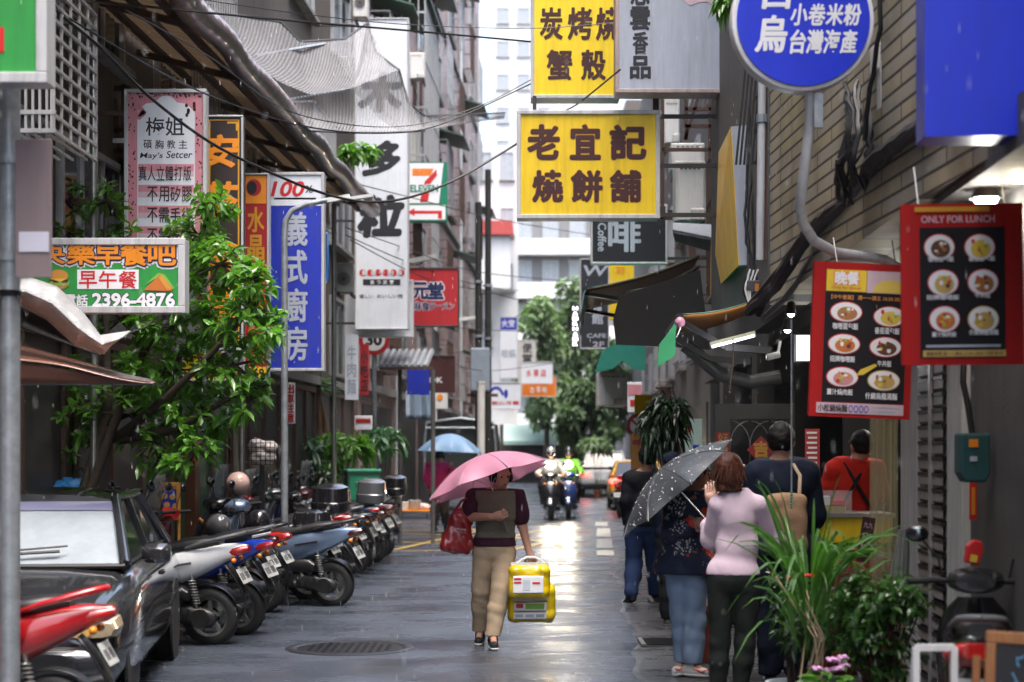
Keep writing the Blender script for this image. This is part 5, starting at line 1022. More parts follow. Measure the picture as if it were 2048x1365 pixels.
        t0 = w_ + d * .03 + sd * .03; t1 = t0 + (d * .6 + sd * .6 + n_ * .5) * .035; t2 = t1 + (d * .8 + n_ * .7) * .028
        hm.append(sdf_mesh([('c', tuple(t0), tuple(t1), .014, .011), ('c', tuple(t1), tuple(t2), .011, .009)], .005, .004, pad=.02)); parts += hm
    np_obj('body', parts, M[skin], r)
    for sx in (-1, 1): MB().ball(ax(sx * .032, .083, .008), .010, 8, (1.3, .8, .6)).build('eye', M['hair_black'], r, smooth=True)
    MB().ball(ax(0, .092, -.060), .014, 8, (1.5, .5, .3)).build('mouth', M['plum'], r, smooth=True)
    # garments
    hem = q['pelvis'][2] - top.get('hem', .06); nk = q['neck'] + np.array([0, 0, .028 * k])
    tp = torso(top.get('e', .014)) + arm('L', top.get('se', .014), top['sl'], top.get('fl', .012)) + arm('R', top.get('se', .014), top['sl'], top.get('fl', .012))
    if top.get('skirt'): tp.append(('e', tuple(q['pelvis'] - np.array([0, 0, .05])), (.20 * k + top.get('e', 0), .16 * k, .22 * k), E0))
    np_obj(top.get('nm', 'shirt'), [sdf_mesh(tp, fine, .03, cuts=[((0, 0, hem), (0, 0, -1)), (tuple(nk), tuple(up * .9 - f * .15))], wr=top.get('wr', .006), wf=top.get('wf', 11), seed=len(label))], M[top['m']], r)
    if vest: np_obj('vest', [sdf_mesh(torso(.032), fine, .03, cuts=[((0, 0, hem + .07), (0, 0, -1)), (tuple(nk - np.array([0, 0, .015])), (0, 0, 1)), (tuple(q['shL'] * .93 + q['neck'] * .07), tuple(lat)), (tuple(q['shR'] * .93 + q['neck'] * .07), tuple(-lat))], wr=.005, wf=10, seed=3)], M[vest], r)
    if pants:
        zc = min(q['anL'][2], q['anR'][2]) + pants.get('up', -.02)
        pp_ = [('e', tuple(q['pelvis'] - np.array([0, 0, .02])), (.172 * k, .128 * k, .15 * k), E0)] + leg('L', pants.get('e', .016), 1, pants.get('kn', .012)) + leg('R', pants.get('e', .016), 1, pants.get('kn', .012))
        if seat: cuts = [((0, 0, q['pelvis'][2] + .10), (0, 0, 1))]
        else: cuts = [((0, 0, q['pelvis'][2] + pants.get('top', .12)), (0, 0, 1)), ((0, 0, zc), (0, 0, -1))]
        np_obj('trousers', [sdf_mesh(pp_, fine, .022, cuts=cuts, wr=pants.get('wr', .007), wf=13, seed=len(label) + 5)], M[pants['m']], r)
    for s in 'LR':
        a, t = q['an' + s], q['to' + s]; d = t - a; dh = d.copy(); dh[2] = 0; dh /= np.linalg.norm(dh) + 1e-6; lo = t[2] - .028
        he = a - dh * .045; he[2] = a[2] - .055 if True else 0
        if abs(d[2]) < .12: he[2] = lo + .035
        sm = sdf_mesh([('c', tuple(he), tuple(t), .040 * k, .036 * k), ('c', tuple(he + dh * .03 + np.array([0, 0, .03])), tuple(a), .042 * k, .042 * k)], .008, .03, cuts=[((0, 0, lo - .004), (0, 0, -1)), (tuple(a + np.array([0, 0, .012])), (0, 0, 1))])
        so_ = np_obj('shoe', [sm], M[shoes], r)
        if shoes == 'shoe_white': MB().tube([tuple(he + dh * .05 + side * 0 + np.array([0, -.045, .02])), tuple(he + dh * .12 + np.array([0, -.047, -.0])), tuple(he + dh * .18 + np.array([0, -.044, .02]))], [.003, .009, .003], 6).build('shoe_mark', M['coral'], so_)
        if abs(d[2]) < .12: np_obj('sole', [sdf_mesh([('c', tuple(he - np.array([0, 0, .012])), tuple(t - np.array([0, 0, .012])), .043 * k, .039 * k)], .008, .03, cuts=[((0, 0, lo - .012), (0, 0, -1)), ((0, 0, lo + .012), (0, 0, 1))])], M['shoe_white' if shoes != 'black_cloth' else 'sole'], so_)
    hp = [('e', ax(0, -.014, .026), (.083 * hs_, .098 * hs_, .100 * hs_), EH)]; cuts = [(ax(0, .045, .02), tuple(f * .9 + up * -.45))]
    if hair.get('len', 0) > 0:
        ln = hair['len']; hp += [('c', ax(.045, -.03, -.02), ax(.062, -.02, -ln), .05, .045), ('c', ax(-.045, -.03, -.02), ax(-.062, -.02, -ln), .05, .045), ('c', ax(0, -.06, 0), ax(0, -.06, -ln), .055, .055)]; cuts = [(ax(0, .05, .0), tuple(f)), (ax(0, 0, -ln - .01), tuple(-up))]
    if not helmet_m and not hatm and hair.get('len', 0) > .03:
        rg = np.random.default_rng(9); n_ = 420; u_ = rg.normal(size=(n_, 3)); u_[:, 2] = np.abs(u_[:, 2]) * .9 - .25; u_ /= np.linalg.norm(u_, axis=1, keepdims=True); u_ = u_[u_[:, 1] < .45]; E_ = np.stack([side, f, up]); c0 = hd + (u_ * np.array([.085, .100, .100]) * hs_ + np.array([0, -.014, .026])) @ E_; dd_ = (u_ * np.array([.5, .5, 0])) @ E_ - up * 1.0; lv = leaves(c0, dd_, .02 + hair['len'] * .7, .007, .1, rg, fold=.3); np_obj('hair_strands', [lv], M[hair['m']], r)
    if not helmet_m: np_obj('hair', [sdf_mesh(hp, .008, .025, cuts=cuts, wr=.004, wf=40, seed=2)], M[hair['m']], r)
    if hatm:
        c_ = np_obj('cap', [sdf_mesh([('e', ax(0, -.01, .055), (.092 * hs_, .105 * hs_, .085 * hs_), EH)], .008, .02, cuts=[(ax(0, 0, .035), tuple(-up))])], M[hatm], r); np_obj('brim', [sdf_mesh([('e', ax(0, .10, .042), (.075, .075, .012), EH)], .006, .02)], M[hatm], c_)
    if helmet_m:
        c_ = np_obj('helmet', [sdf_mesh([('e', ax(0, -.01, .03), (.118, .135, .135), EH)], .009, .02, cuts=[(ax(0, .07, -.03), tuple(f * .8 - up * .6)), (ax(0, 0, -.085), tuple(-up))])], M[helmet_m], r); np_obj('visor', [sdf_mesh([('e', ax(0, .03, .0), (.112, .118, .07), EH)], .009, .02, cuts=[(ax(0, .06, 0), tuple(-f))])], M['car_glass_dark'], c_)
    return r, q
def umbrella(label, apex, axis, rad, dep, m, m_rib='rib_metal', shaft=.62, n=8, spin=.2, sag=.10, handle='black_plastic', droplets=False, name='umbrella', lower=None):
    z = Vector(axis).normalized(); x = z.orthogonal().normalized(); y = z.cross(x); rot = Matrix((x, y, z)).transposed().to_euler()
    r = T(name, label, 'umbrella', apex, rot)
    def cp(th, u):
        ph = ((th - spin) / (2 * PI / n)) % 1.0; s_ = math.sin(PI * ph); rr = rad * u * (1 - .19 * s_ * u ** 2); zz = -dep * (1.02 * u ** 1.9) + 0; zz -= sag * .3 * s_ * math.sin(PI * u * .5) * dep * u * .5; zz += 0
        zz += s_ * (1 - math.cos(PI / n)) * rad * u * .05
        return (rr * math.cos(th), rr * math.sin(th), zz)
    m_sh = M['chrome']
    cv = MB().sheet(lambda a, b: cp(2 * PI * a, .01 + .99 * b), n * 8, 12).build('canopy', m, r, smooth=True)
    hm = MB()
    for i in range(n * 8): a, b = 2 * PI * i / (n * 8), 2 * PI * (i + 1) / (n * 8); hm.tube([cp(a, 1), cp(b, 1)], .0035, 4, cap=False)
    hm.build('hem', m, cv)
    for i in range(n):
        th = spin + 2 * PI * i / n; pts = [Vector(cp(th, u)) - Vector((0, 0, .008)) for u in np.linspace(.03, 1.0, 8)]
        MB().tube([p + Vector((0, 0, .0095)) for p in pts], .0022, 4).build('seam', m, cv); rb = MB().tube(pts, .003, 5).build('rib', M[m_rib], r, smooth=True)
        e = Vector(cp(th, .5)) - Vector((0, 0, .01)); MB().tube([(0, 0, -dep * 1.15), e], .0028, 5).build('stretcher', M[m_rib], rb)
    MB().tube([(0, 0, .05), (0, 0, .0), (0, 0, -shaft)], [.004, .006, .006], 8).build('shaft', m_sh, r, smooth=True)
    MB().tube([(0, 0, -shaft), (0, 0, -shaft - .09), (0, 0, -shaft - .10)], [.014, .016, .010], 10).build('handle', M[handle], r, smooth=True)
    if droplets:
        b = MB(); rd = random.Random(5)
        for i in range(260):
            th = rd.uniform(0, 2 * PI); u = math.sqrt(rd.uniform(.03, .95)); p = Vector(cp(th, u)); b.ball(p + Vector((0, 0, .002)), rd.uniform(.0025, .0065), 4, (1, 1, .6))
        b.build('droplets', M['droplet'], cv)['kind'] = 'stuff'
    return r
M['droplet'] = mat('droplet', (.7, .72, .75), .05, var=0, metal=.6)
def fabric_um(name, c, tr=.35):
    m = mat(name, c, .45, var=.06, scale=8, bump=.1, bscale=30); nt = m.node_tree; N = nt.nodes; L = nt.links; t = N.new('ShaderNodeBsdfTranslucent'); t.inputs[0].default_value = (*c, 1); mx = N.new('ShaderNodeMixShader'); mx.inputs[0].default_value = tr
    L.new(N['Principled BSDF'].outputs[0], mx.inputs[1]); L.new(t.outputs[0], mx.inputs[2]); L.new(mx.outputs[0], N['Material Output'].inputs[0]); M[name] = m; return m
fabric_um('umbrella_pink', (.46, .20, .29), .28); fabric_um('umbrella_grey', (.045, .052, .06), .1); fabric_um('umbrella_blue', (.22, .36, .55))
# --- the woman walking towards us
wr_, wq = person('woman in khaki trousers and grey vest walking towards the viewer with a red bag', 14.8,
    dict(head=(1003, 951, -.05), neck=(994, 984, 0), waist=(990, 1062, 0), pelvis=(988, 1092, 0), shR=(948, 995, 0), elR=(938, 1034, -.06), wrR=(986, 1034, -.26), haR=(1004, 1030, -.28), shL=(1034, 994, 0), elL=(1044, 1050, .03), wrL=(1058, 1104, -.06), haL=(1066, 1124, -.08),
         hipR=(968, 1108, 0), knR=(962, 1180, .02), anR=(960, 1262, .16), toR=(957, 1283, .03), hipL=(1009, 1108, 0), knL=(1000, 1180, -.16), anL=(986, 1272, -.22), toL=(989, 1292, -.36)), (.35, -1, -.28),
    dict(m='plum', sl=.36, hem=.0, e=.018, se=.016, wr=.005), dict(m='khaki', e=.012, kn=.012, up=.0, wr=.0035), dict(m='hair_black', len=.05), 'shoe_dark', vest='vest_grey', k=1.0, fine=.009, curl=1.0, hand_n=((-.2, .3, .2), (.2, .6, .3)))
umbrella('pink umbrella held tilted back by the walking woman', P(962, 912, 14.75), (-.32, .13, .93), .57, .235, M['umbrella_pink'], shaft=.60, spin=.35, handle='grey_plastic')
# red shoulder bag
V, Q = sdf_mesh([('e', (0, 0, -.20), (.125, .06, .10)), ('e', (.015, 0, -.05), (.10, .05, .12)), ('c', (-.08, 0, -.26), (.09, 0, -.25), .05, .05)], .009, .06, wr=.008, wf=18, seed=8)
rb = np_obj('shoulder_bag', [(V, Q)], mat('red_nylon', (.22, .006, .010), .3, var=.15, bump=.35, bscale=16, coat=.3)); rb.location = P(919, 1034, 14.72); rb.rotation_euler = (0, R(8), R(15)); tag(rb, 'dark red nylon shopping bag hanging at the walking woman\'s elbow', 'bag')
MB().tube([(-.06, 0, .03), (.0, 0, .14), (.10, .02, .20), (.13, .04, .12), (.07, .03, .0)], [.012] * 5, 6).build('strap', rb.data.materials[0], rb, smooth=True)
b = MB(); letter(b, '老協珍', -.03, -.115, .06, -.095, -.062, .02); letter(b, '熬雞精 02-2396', -.03, -.135, .06, -.125, -.064, .01); o = b.build('lettering', M['pink_pale'], rb)
# yellow packs
M['pack_yellow'] = mat('pack_film', (.68, .48, .004), .3, var=.08, scale=6, bump=.3, bscale=14, coat=.4)
def pack(lb, px0, py0, px1, py1, Y, dep, foot=False):
    k_ = Y / F; w_ = (px1 - px0) * k_; h_ = (py1 - py0) * k_; c_ = P((px0 + px1) / 2, py1, Y); 
    r = T('nappy_pack', lb, 'pack', c_, R(4), 'yellow packs carried by the woman')
    V, Q = sdf_mesh([('c', (-w_ / 2 + .05, 0, .05), (w_ / 2 - .05, 0, .05), .05, .05, (1, dep / .1, 1)), ('c', (-w_ / 2 + .05, 0, h_ - .05), (w_ / 2 - .05, 0, h_ - .05), .05, .05, (1, dep / .1, 1)), ('c', (-w_ / 2 + .05, 0, .05), (-w_ / 2 + .05, 0, h_ - .05), .05, .05, (1, dep / .1, 1)), ('c', (w_ / 2 - .05, 0, .05), (w_ / 2 - .05, 0, h_ - .05), .05, .05, (1, dep / .1, 1)), ('e', (0, 0, h_ / 2), (w_ * .5, dep * .55, h_ * .5))], .009, .03, wr=.004, wf=22)
    np_obj('wrapper', [(V, Q)], M['pack_yellow'], r); return r, w_, h_, dep
r1, w_, h_, d_ = pack('larger yellow pack hanging lowest from the woman\'s hand', 1017, 1170, 1109, 1243, 14.72, .15)
yy = -.105
MB().bb((-.16, yy, .03), (.12, yy + .02, .085)).build('label_strip', M['letter_white'], r1, bev=.006); MB().bb((-.16, yy, .10), (.12, yy + .02, .17)).build('label_strip', M['letter_white'], r1, bev=.006)
b = MB()
for x in (-.15, -.06, .03): b.bb((x, yy - .003, .045), (x + .07, yy, .07))
b.build('printed_marks', M['sign_grey'], r1); MB().bb((-.14, yy - .003, .125), (-.08, yy, .16)).build('printed_mark', M['letter_red'], r1); MB().bb((-.06, yy - .003, .115), (.10, yy, .16)).build('printed_mark', M['lettuce'], r1)
MB().bb((-.17, yy + .0, .185), (.13, yy + .06, .215)).build('grey_band', M['ac'], r1, bev=.006)
r2, w2, h2, d2 = pack('smaller yellow pack with a white handle strip, nearest the woman\'s fingers', 1019, 1131, 1098, 1196, 14.52, .13)
yy = -.088; MB().bb((-.145, yy, .045), (.115, yy + .02, .19)).build('label_panel', M['letter_white'], r2, bev=.008)
b = MB()
for z_ in (.16, .13): b.bb((-.135, yy - .003, z_), (-.075, yy, z_ + .014))
b.bb((.02, yy - .003, .125), (.085, yy, .14)); b.build('printed_marks', M['letter_red'], r2); MB().bb((-.06, yy - .003, .07), (.0, yy, .165)).build('printed_picture', M['pale_blue_bowl'], r2, bev=.006)
MB().loft([[(x, -.02, z), (x, .03, z)] for x, z in [(-.16, .265), (.17, .265)]], cap=False, close=False) if False else None
b = MB().tube([(-.14, 0, .27), (-.07, 0, .32), (-.02, 0, .345), (.05, 0, .345), (.10, 0, .32), (.16, 0, .27)], .012, 6); b.bb((-.16, -.03, .255), (.17, .03, .30)); b.build('carry_handle', M['white_plastic'], r2, smooth=40)
# --- pedestrian under the blue umbrella
person('pedestrian in bright pink jacket walking away under a blue umbrella', 35, dict(head=(880, 912, -.03), neck=(877, 927, 0), waist=(876, 962, 0), pelvis=(878, 985, 0), shL=(858, 932, 0), elL=(853, 955, -.05), wrL=(860, 975, -.1), haL=(862, 983, -.1), shR=(896, 932, 0), elR=(905, 950, -.1), wrR=(902, 936, -.25), haR=(903, 928, -.25),
    hipL=(869, 992, 0), knL=(870, 1022, -.02), anL=(870, 1050, .05), toL=(869, 1060, .14), hipR=(888, 992, 0), knR=(889, 1022, .1), anR=(891, 1047, .3), toR=(891, 1059, .4)), (0, 1, 0), dict(m='hot_pink', sl=.95, hem=.05, e=.035, se=.02, nm='jacket'), dict(m='brown_grey', e=.02, up=.0), dict(m='hair_black', len=.04), 'sole', k=1.0, fine=.016, hands=(1, 1))
umbrella('pale blue umbrella with a dark band carried by the pink jacketed pedestrian', P(901, 868, 34.7), (.04, .02, 1), .66, .36, M['umbrella_blue'], shaft=.68, spin=.1)
# --- man in black
person('man in black jacket, cap and dark jeans walking away along the shop front', 19.2, dict(head=(1294, 918, -.02), neck=(1291, 946, 0), waist=(1284, 1010, 0), pelvis=(1284, 1046, 0), shL=(1259, 958, 0), elL=(1252, 1000, -.06), wrL=(1256, 1040, .08), haL=(1258, 1056, .1), shR=(1322, 958, 0), elR=(1330, 1000, -.04), wrR=(1326, 1044, .12), haR=(1325, 1060, .12),
    hipL=(1268, 1062, 0), knL=(1268, 1128, -.02), anL=(1262, 1186, -.28), toL=(1252, 1206, -.16), hipR=(1302, 1062, 0), knR=(1308, 1128, .12), anR=(1312, 1192, .22), toR=(1318, 1202, .40)), (.12, 1, .05), dict(m='black_cloth', sl=.97, hem=.03, e=.034, se=.018, nm='jacket', wr=.008), dict(m='denim_dark', e=.014, kn=.016, up=.0), dict(m='hair_black'), 'shoe_dark', k=1.06, hatm='black_cloth', fine=.012)
# --- capped shopper in the gap
person('shopper in dark cap and coat mostly hidden behind the grey umbrella', 16.6, dict(head=(1345, 932, 0), neck=(1345, 962, 0), waist=(1350, 1030, 0), pelvis=(1350, 1068, 0), shL=(1318, 976, .02), elL=(1314, 1026, -.05), wrL=(1320, 1068, 0), haL=(1322, 1085, 0), shR=(1376, 976, -.02), elR=(1382, 1026, 0), wrR=(1378, 1070, .05), haR=(1378, 1088, .05),
    hipL=(1334, 1084, 0), knL=(1336, 1164, 0), anL=(1336, 1238, 0), toL=(1336, 1248, .14), hipR=(1368, 1084, 0), knR=(1370, 1164, 0), anR=(1370, 1238, 0), toR=(1372, 1248, .14)), (.4, 1, 0), dict(m='navy_cloth', sl=.97, hem=.06, e=.03, nm='coat'), dict(m='black_cloth', up=.0), dict(m='hair_black'), 'sole', hatm='navy_cloth', fine=.014)
# --- woman in floral jacket
person('woman in dark floral jacket and light jeans under a grey umbrella', 12.75, dict(head=(1394, 948, 0), neck=(1384, 988, 0), waist=(1372, 1076, 0), pelvis=(1372, 1124, 0), shL=(1352, 1006, .06), elL=(1345, 1062, -.12), wrL=(1378, 1056, -.22), haL=(1396, 1046, -.24), shR=(1416, 1004, -.04), elR=(1425, 1062, -.02), wrR=(1432, 1020, .12), haR=(1436, 1000, .12),
    hipL=(1356, 1150, .03), knL=(1366, 1238, .02), anL=(1368, 1324, .03), toL=(1352, 1342, -.05), hipR=(1388, 1150, -.03), knR=(1388, 1240, -.05), anR=(1384, 1328, -.06), toR=(1408, 1345, -.12)), (.95, .35, -.1), dict(m='floral', sl=.95, hem=.09, e=.05, se=.026, nm='jacket', skirt=True, wr=.010, wf=8), dict(m='denim_light', e=.012, kn=.018, up=.004, wr=.006), dict(m='hair_black', len=.0), 'shoe_white', 'skin', k=.97, fine=.010)
umbrella('grey umbrella dotted with raindrops shielding the floral jacket woman', P(1322, 938, 12.5), (-.66, -.0, .75), .54, .18, M['umbrella_grey'], shaft=.62, spin=.25, droplets=True)
# --- woman in lilac top
person('woman in pale lilac top and dark trousers seen from behind in the queue', 11.7, dict(head=(1461, 942, 0), neck=(1470, 988, 0), waist=(1474, 1092, 0), pelvis=(1466, 1150, 0), shL=(1438, 1012, .0), elL=(1422, 1080, .14), wrL=(1424, 1010, .25), haL=(1416, 960, .24), shR=(1514, 1012, .0), elR=(1546, 1082, .10), wrR=(1568, 1078, .34), haR=(1588, 1070, .40),
    hipL=(1442, 1180, 0), knL=(1440, 1286, 0), anL=(1436, 1378, 0), toL=(1434, 1392, .14), hipR=(1492, 1180, 0), knR=(1490, 1286, 0), anR=(1480, 1378, 0), toR=(1484, 1392, .14)), (.75, .62, .0), dict(m='lilac', sl=.68, hem=.0, e=.010, se=.014, fl=.018, wr=.006, wf=9), dict(m='green_black', e=.004, kn=.008, up=.0, wr=.004), dict(m='hair_brown', len=.13), 'shoe_white', 'skin_pale', k=1.0, fine=.010, curl=.35)
# --- navy man with canvas bag
person('tall man in navy top with a tan bag on his back at the stall', 12.3, dict(head=(1562, 884, 0), neck=(1560, 926, 0), waist=(1566, 1040, 0), pelvis=(1566, 1100, 0), shL=(1510, 948, .02), elL=(1500, 1030, .05), wrL=(1520, 1085, .2), haL=(1528, 1100, .25), shR=(1616, 946, -.02), elR=(1632, 1030, .0), wrR=(1622, 1090, .2), haR=(1622, 1105, .25),
    hipL=(1540, 1130, 0), knL=(1540, 1252, 0), anL=(1540, 1350, 0), toL=(1536, 1364, .14), hipR=(1592, 1130, 0), knR=(1592, 1252, 0), anR=(1590, 1350, 0), toR=(1596, 1364, .14)), (.25, 1, .0), dict(m='navy_cloth', sl=.9, hem=.04, e=.03, nm='jacket'), dict(m='navy_cloth', up=.0), dict(m='hair_black'), 'sole', k=1.15, fine=.012)
V, Q = sdf_mesh([('c', (-.10, 0, .04), (.10, 0, .04), .05, .05), ('c', (-.10, 0, .36), (.10, 0, .36), .04, .04), ('e', (0, -.01, .2), (.145, .06, .22))], .010, .05, wr=.005, wf=14); bg = np_obj('canvas_bag', [(V, Q)], M['canvas_tan']); bg.location = P(1573, 1104, 12.08); tag(bg, 'tan canvas bag with cream straps slung on the navy man\'s back', 'bag')
MB().tube([(.09, .0, .38), (.10, .03, .54), (.06, .12, .63)], .014).tube([(.10, .02, .30), (.10, .0, .38)], .014).build('strap', M['khaki'], bg, smooth=True)
# --- vendor
person('vendor in red shirt with black crossed apron straps behind the stall counter', 13.0, dict(head=(1722, 893, 0), neck=(1716, 924, 0), waist=(1708, 1018, 0), pelvis=(1708, 1064, 0), shL=(1672, 940, 0), elL=(1655, 1000, .1), wrL=(1668, 1010, .3), haL=(1676, 1004, .36), shR=(1748, 940, 0), elR=(1760, 1004, .05), wrR=(1742, 1020, .3), haR=(1736, 1015, .36),
    hipL=(1690, 1088, 0), knL=(1690, 1200, 0), anL=(1690, 1316, 0), toL=(1690, 1328, .14), hipR=(1732, 1088, 0), knR=(1732, 1200, 0), anR=(1732, 1316, 0), toR=(1732, 1328, .14)), (-.35, 1, 0), dict(m='red_cloth', sl=.36, hem=.08, e=.03, se=.02, wr=.007), dict(m='black_cloth', up=0), dict(m='hair_black'), 'sole', k=1.0, fine=.012)
sp_ = [((1688, 926), (1742, 1016)), ((1734, 926), (1682, 1016))]
for q0, q1 in sp_: MB().tube([P(q0[0], q0[1], 12.92), P((q0[0] + q1[0]) / 2, (q0[1] + q1[1]) / 2, 12.835), P(q1[0], q1[1], 12.85)], .012, 6).build('apron_strap', M['black_cloth'], [o for o in bpy.data.objects if o.name.startswith('person') and 'vendor' in o.get('label', '')][0], world=True)
# --- two riders with lit scooters
lampx = []
for i, (px, Y, tm, lb, hmk) in enumerate([(1102, 41.5, 'rain_white', 'rider in pale raincoat on the left of the two oncoming scooters', 'paint_silver'), (1137, 42.5, 'lime', 'rider in lime green jacket on the right of the two oncoming scooters', 'paint_black')]):
    o = copy_tree(proto); recolor(o, M['paint_white'], M['paint_dark_blue' if i else 'paint_black']); x = (px - CX) * Y / F; o.location = (x, Y, 0); o.rotation_euler = (0, 0, R(180 - 3)); tag(o, ['black scooter with blazing headlight ridden by the raincoated rider', 'navy scooter with blazing headlight ridden by the lime jacketed rider'][i], 'scooter', 'oncoming scooters with lit headlights'); o.name = 'ridden_scooter'
    for c_ in list(o.children):
        if c_.name.startswith('headlight'): c_.material_slots[0].link = 'OBJECT'; c_.material_slots[0].material = M['lamp_white']; c_.scale = (1.6, 1.02, 1.6); c_.location = (0, .02, -.33)
    k_ = Y / F; o.scale = (1.1,) * 3; u = lambda a, z, d=0: (px + a * 1.1 / k_, HY + (H - z * 1.1) / k_, d * 1.1)
    person(lb, Y + .12, dict(head=u(0, 1.47, -.05), neck=u(0, 1.31, 0), waist=u(0, 1.0, .08), pelvis=u(0, .88, .12), shR=u(-.19, 1.25), elR=u(-.30, 1.05, -.2), wrR=u(-.30, 1.0, -.42), haR=u(-.29, 1.0, -.5), shL=u(.19, 1.25), elL=u(.30, 1.05, -.2), wrL=u(.30, 1.0, -.42), haL=u(.29, 1.0, -.5),
        hipR=u(-.10, .84, .08), knR=u(-.20, .74, -.32), anR=u(-.17, .38, -.25), toR=u(-.17, .335, -.40), hipL=u(.10, .84, .08), knL=u(.20, .74, -.32), anL=u(.17, .38, -.25), toL=u(.17, .335, -.40)), (0, -1, -.05), dict(m=tm, sl=.97, hem=.02, e=.035, nm='jacket'), dict(m='black_cloth'), dict(m='hair_black'), 'sole', seat=True, helmet_m=hmk, k=1.1, fine=.016, hands=(1, 1), group='riders on the oncoming scooters')
    l = bpy.data.lights.new('headlight_beam', 'SPOT'); l.energy = 9; l.color = (1, .84, .62); l.spot_size = R(70); l.spot_blend = .8; l.shadow_soft_size = .06; lo = bpy.data.objects.new('headlight_beam', l); COL.objects.link(lo); lo.location = (0, .62, .73); lo.rotation_euler = (R(86), 0, 0); lo.parent = o
# ------------------------------------------------------------------ plants
def leafmat(name, c, rough=.3, tr=.25, var=.35):
    m = mat(name, c, rough, var=var, scale=2.5, spec=.6); nt = m.node_tree; N = nt.nodes; L = nt.links; t = N.new('ShaderNodeBsdfTranslucent'); t.inputs[0].default_value = (c[0] * 1.6, c[1] * 1.9, c[2] * .7, 1); mx = N.new('ShaderNodeMixShader'); mx.inputs[0].default_value = tr
    L.new(N['Principled BSDF'].outputs[0], mx.inputs[1]); L.new(t.outputs[0], mx.inputs[2]); L.new(mx.outputs[0], N['Material Output'].inputs[0]); M[name] = m
leafmat('leaf_glossy', (.085, .21, .03), .25, .35, .55); leafmat('leaf_bright', (.09, .22, .025)); leafmat('leaf_dark', (.022, .06, .018)); leafmat('leaf_mid', (.035, .10, .02)); leafmat('leaf_black', (.012, .03, .012)); leafmat('leaf_bluish', (.05, .13, .06)); leafmat('leaf_far', (.17, .25, .14), .8); leafmat('leaf_far_dark', (.09, .15, .08), .8); leafmat('grass_blade', (.062, .17, .03), .45, .3)  # both far leaf colours are lightened to paint in the rain haze
M['bark'] = mat('bark', (.045, .032, .022), .85, var=.4, scale=14, bump=.5, bscale=40); M['dry_leaf'] = mat('dry_leaf', (.16, .085, .035), .8, var=.4); M['terracotta'] = mat('terracotta', (.28, .09, .045), .7, var=.2, grime=.4); M['flower_pink'] = mat('flower_pink', (.55, .28, .50), .6, var=.2)
def rosette(C, D, n, sp, rs):
    """n leaf bases and directions whorled round each twig tip"""
    cs = []; ds = []
    for c, d in zip(C, D):
        d = d / (np.linalg.norm(d) + 1e-9); a = np.cross(d, [.3, .2, 1]); a /= np.linalg.norm(a) + 1e-9; b = np.cross(d, a); o = rs.uniform(0, 6.28)
        for i in range(n):
            t = o + 2.4 * i; cs.append(c - d * .10 * (i / n)); ds.append(d * sp * rs.uniform(.3, 1.2) + a * math.cos(t) + b * math.sin(t) + np.array([0, 0, -.12]))
    return np.array(cs), np.array(ds)
def leafy_tree(name, label, cat, base, limbs, clumps, L_, W_, lm, per=7, seed=1, droop=.3, trunk_r=.05, group=None, twigs=True, parts=('crown', 'trunk')):
    rs = np.random.default_rng(seed); r = T(name, label, cat, base, 0, group); B0 = np.array(base); b = MB()
    for pts in limbs:
        n = len(pts); b.tube([Vector(p) - Vector(base) for p in pts], [ylerp(trunk_r * pts_r, trunk_r * .25, i / max(1, n - 1)) for i, pts_r in zip(range(n), [1] * n)], 8)
    C = []; D = []
    for c, rad, n in clumps:
        c = np.array(c); rad = np.array(rad if hasattr(rad, '__len__') else (rad,) * 3)
        u = rs.normal(size=(n, 3)); u /= np.linalg.norm(u, axis=1, keepdims=True); q = u * rs.uniform(.35, 1, (n, 1)) ** .6 * rad
        C.append(c + q - B0); D.append(u * .8 + np.array([0, 0, .5]) + rs.normal(0, .3, (n, 3)))
        if twigs:
            for p in (q[:: max(1, n // 7)]): b.tube([Vector(c - B0), Vector(c - B0 + p * .6 + np.array([0, 0, -.03])), Vector(c - B0 + p)], [trunk_r * .3, trunk_r * .2, trunk_r * .1], 5)
    b.build(parts[1], M['bark'], r, smooth=True)
    cs, ds = rosette(np.concatenate(C), np.concatenate(D), per, .7, rs); V, Q = leaves(cs, ds, L_, W_, droop, rs)
    np_obj(parts[0], [(V, Q)], M[lm], r, smooth=False); return r
p3 = lambda a, b, Y: tuple(P(a, b, Y))
def cl(px, py, Y, rx, ry, n, dz=.45): k_ = Y / F; return (p3(px, py, Y), (rx * k_, dz, ry * k_), n)
base = (-4.25, 15.3, 0)
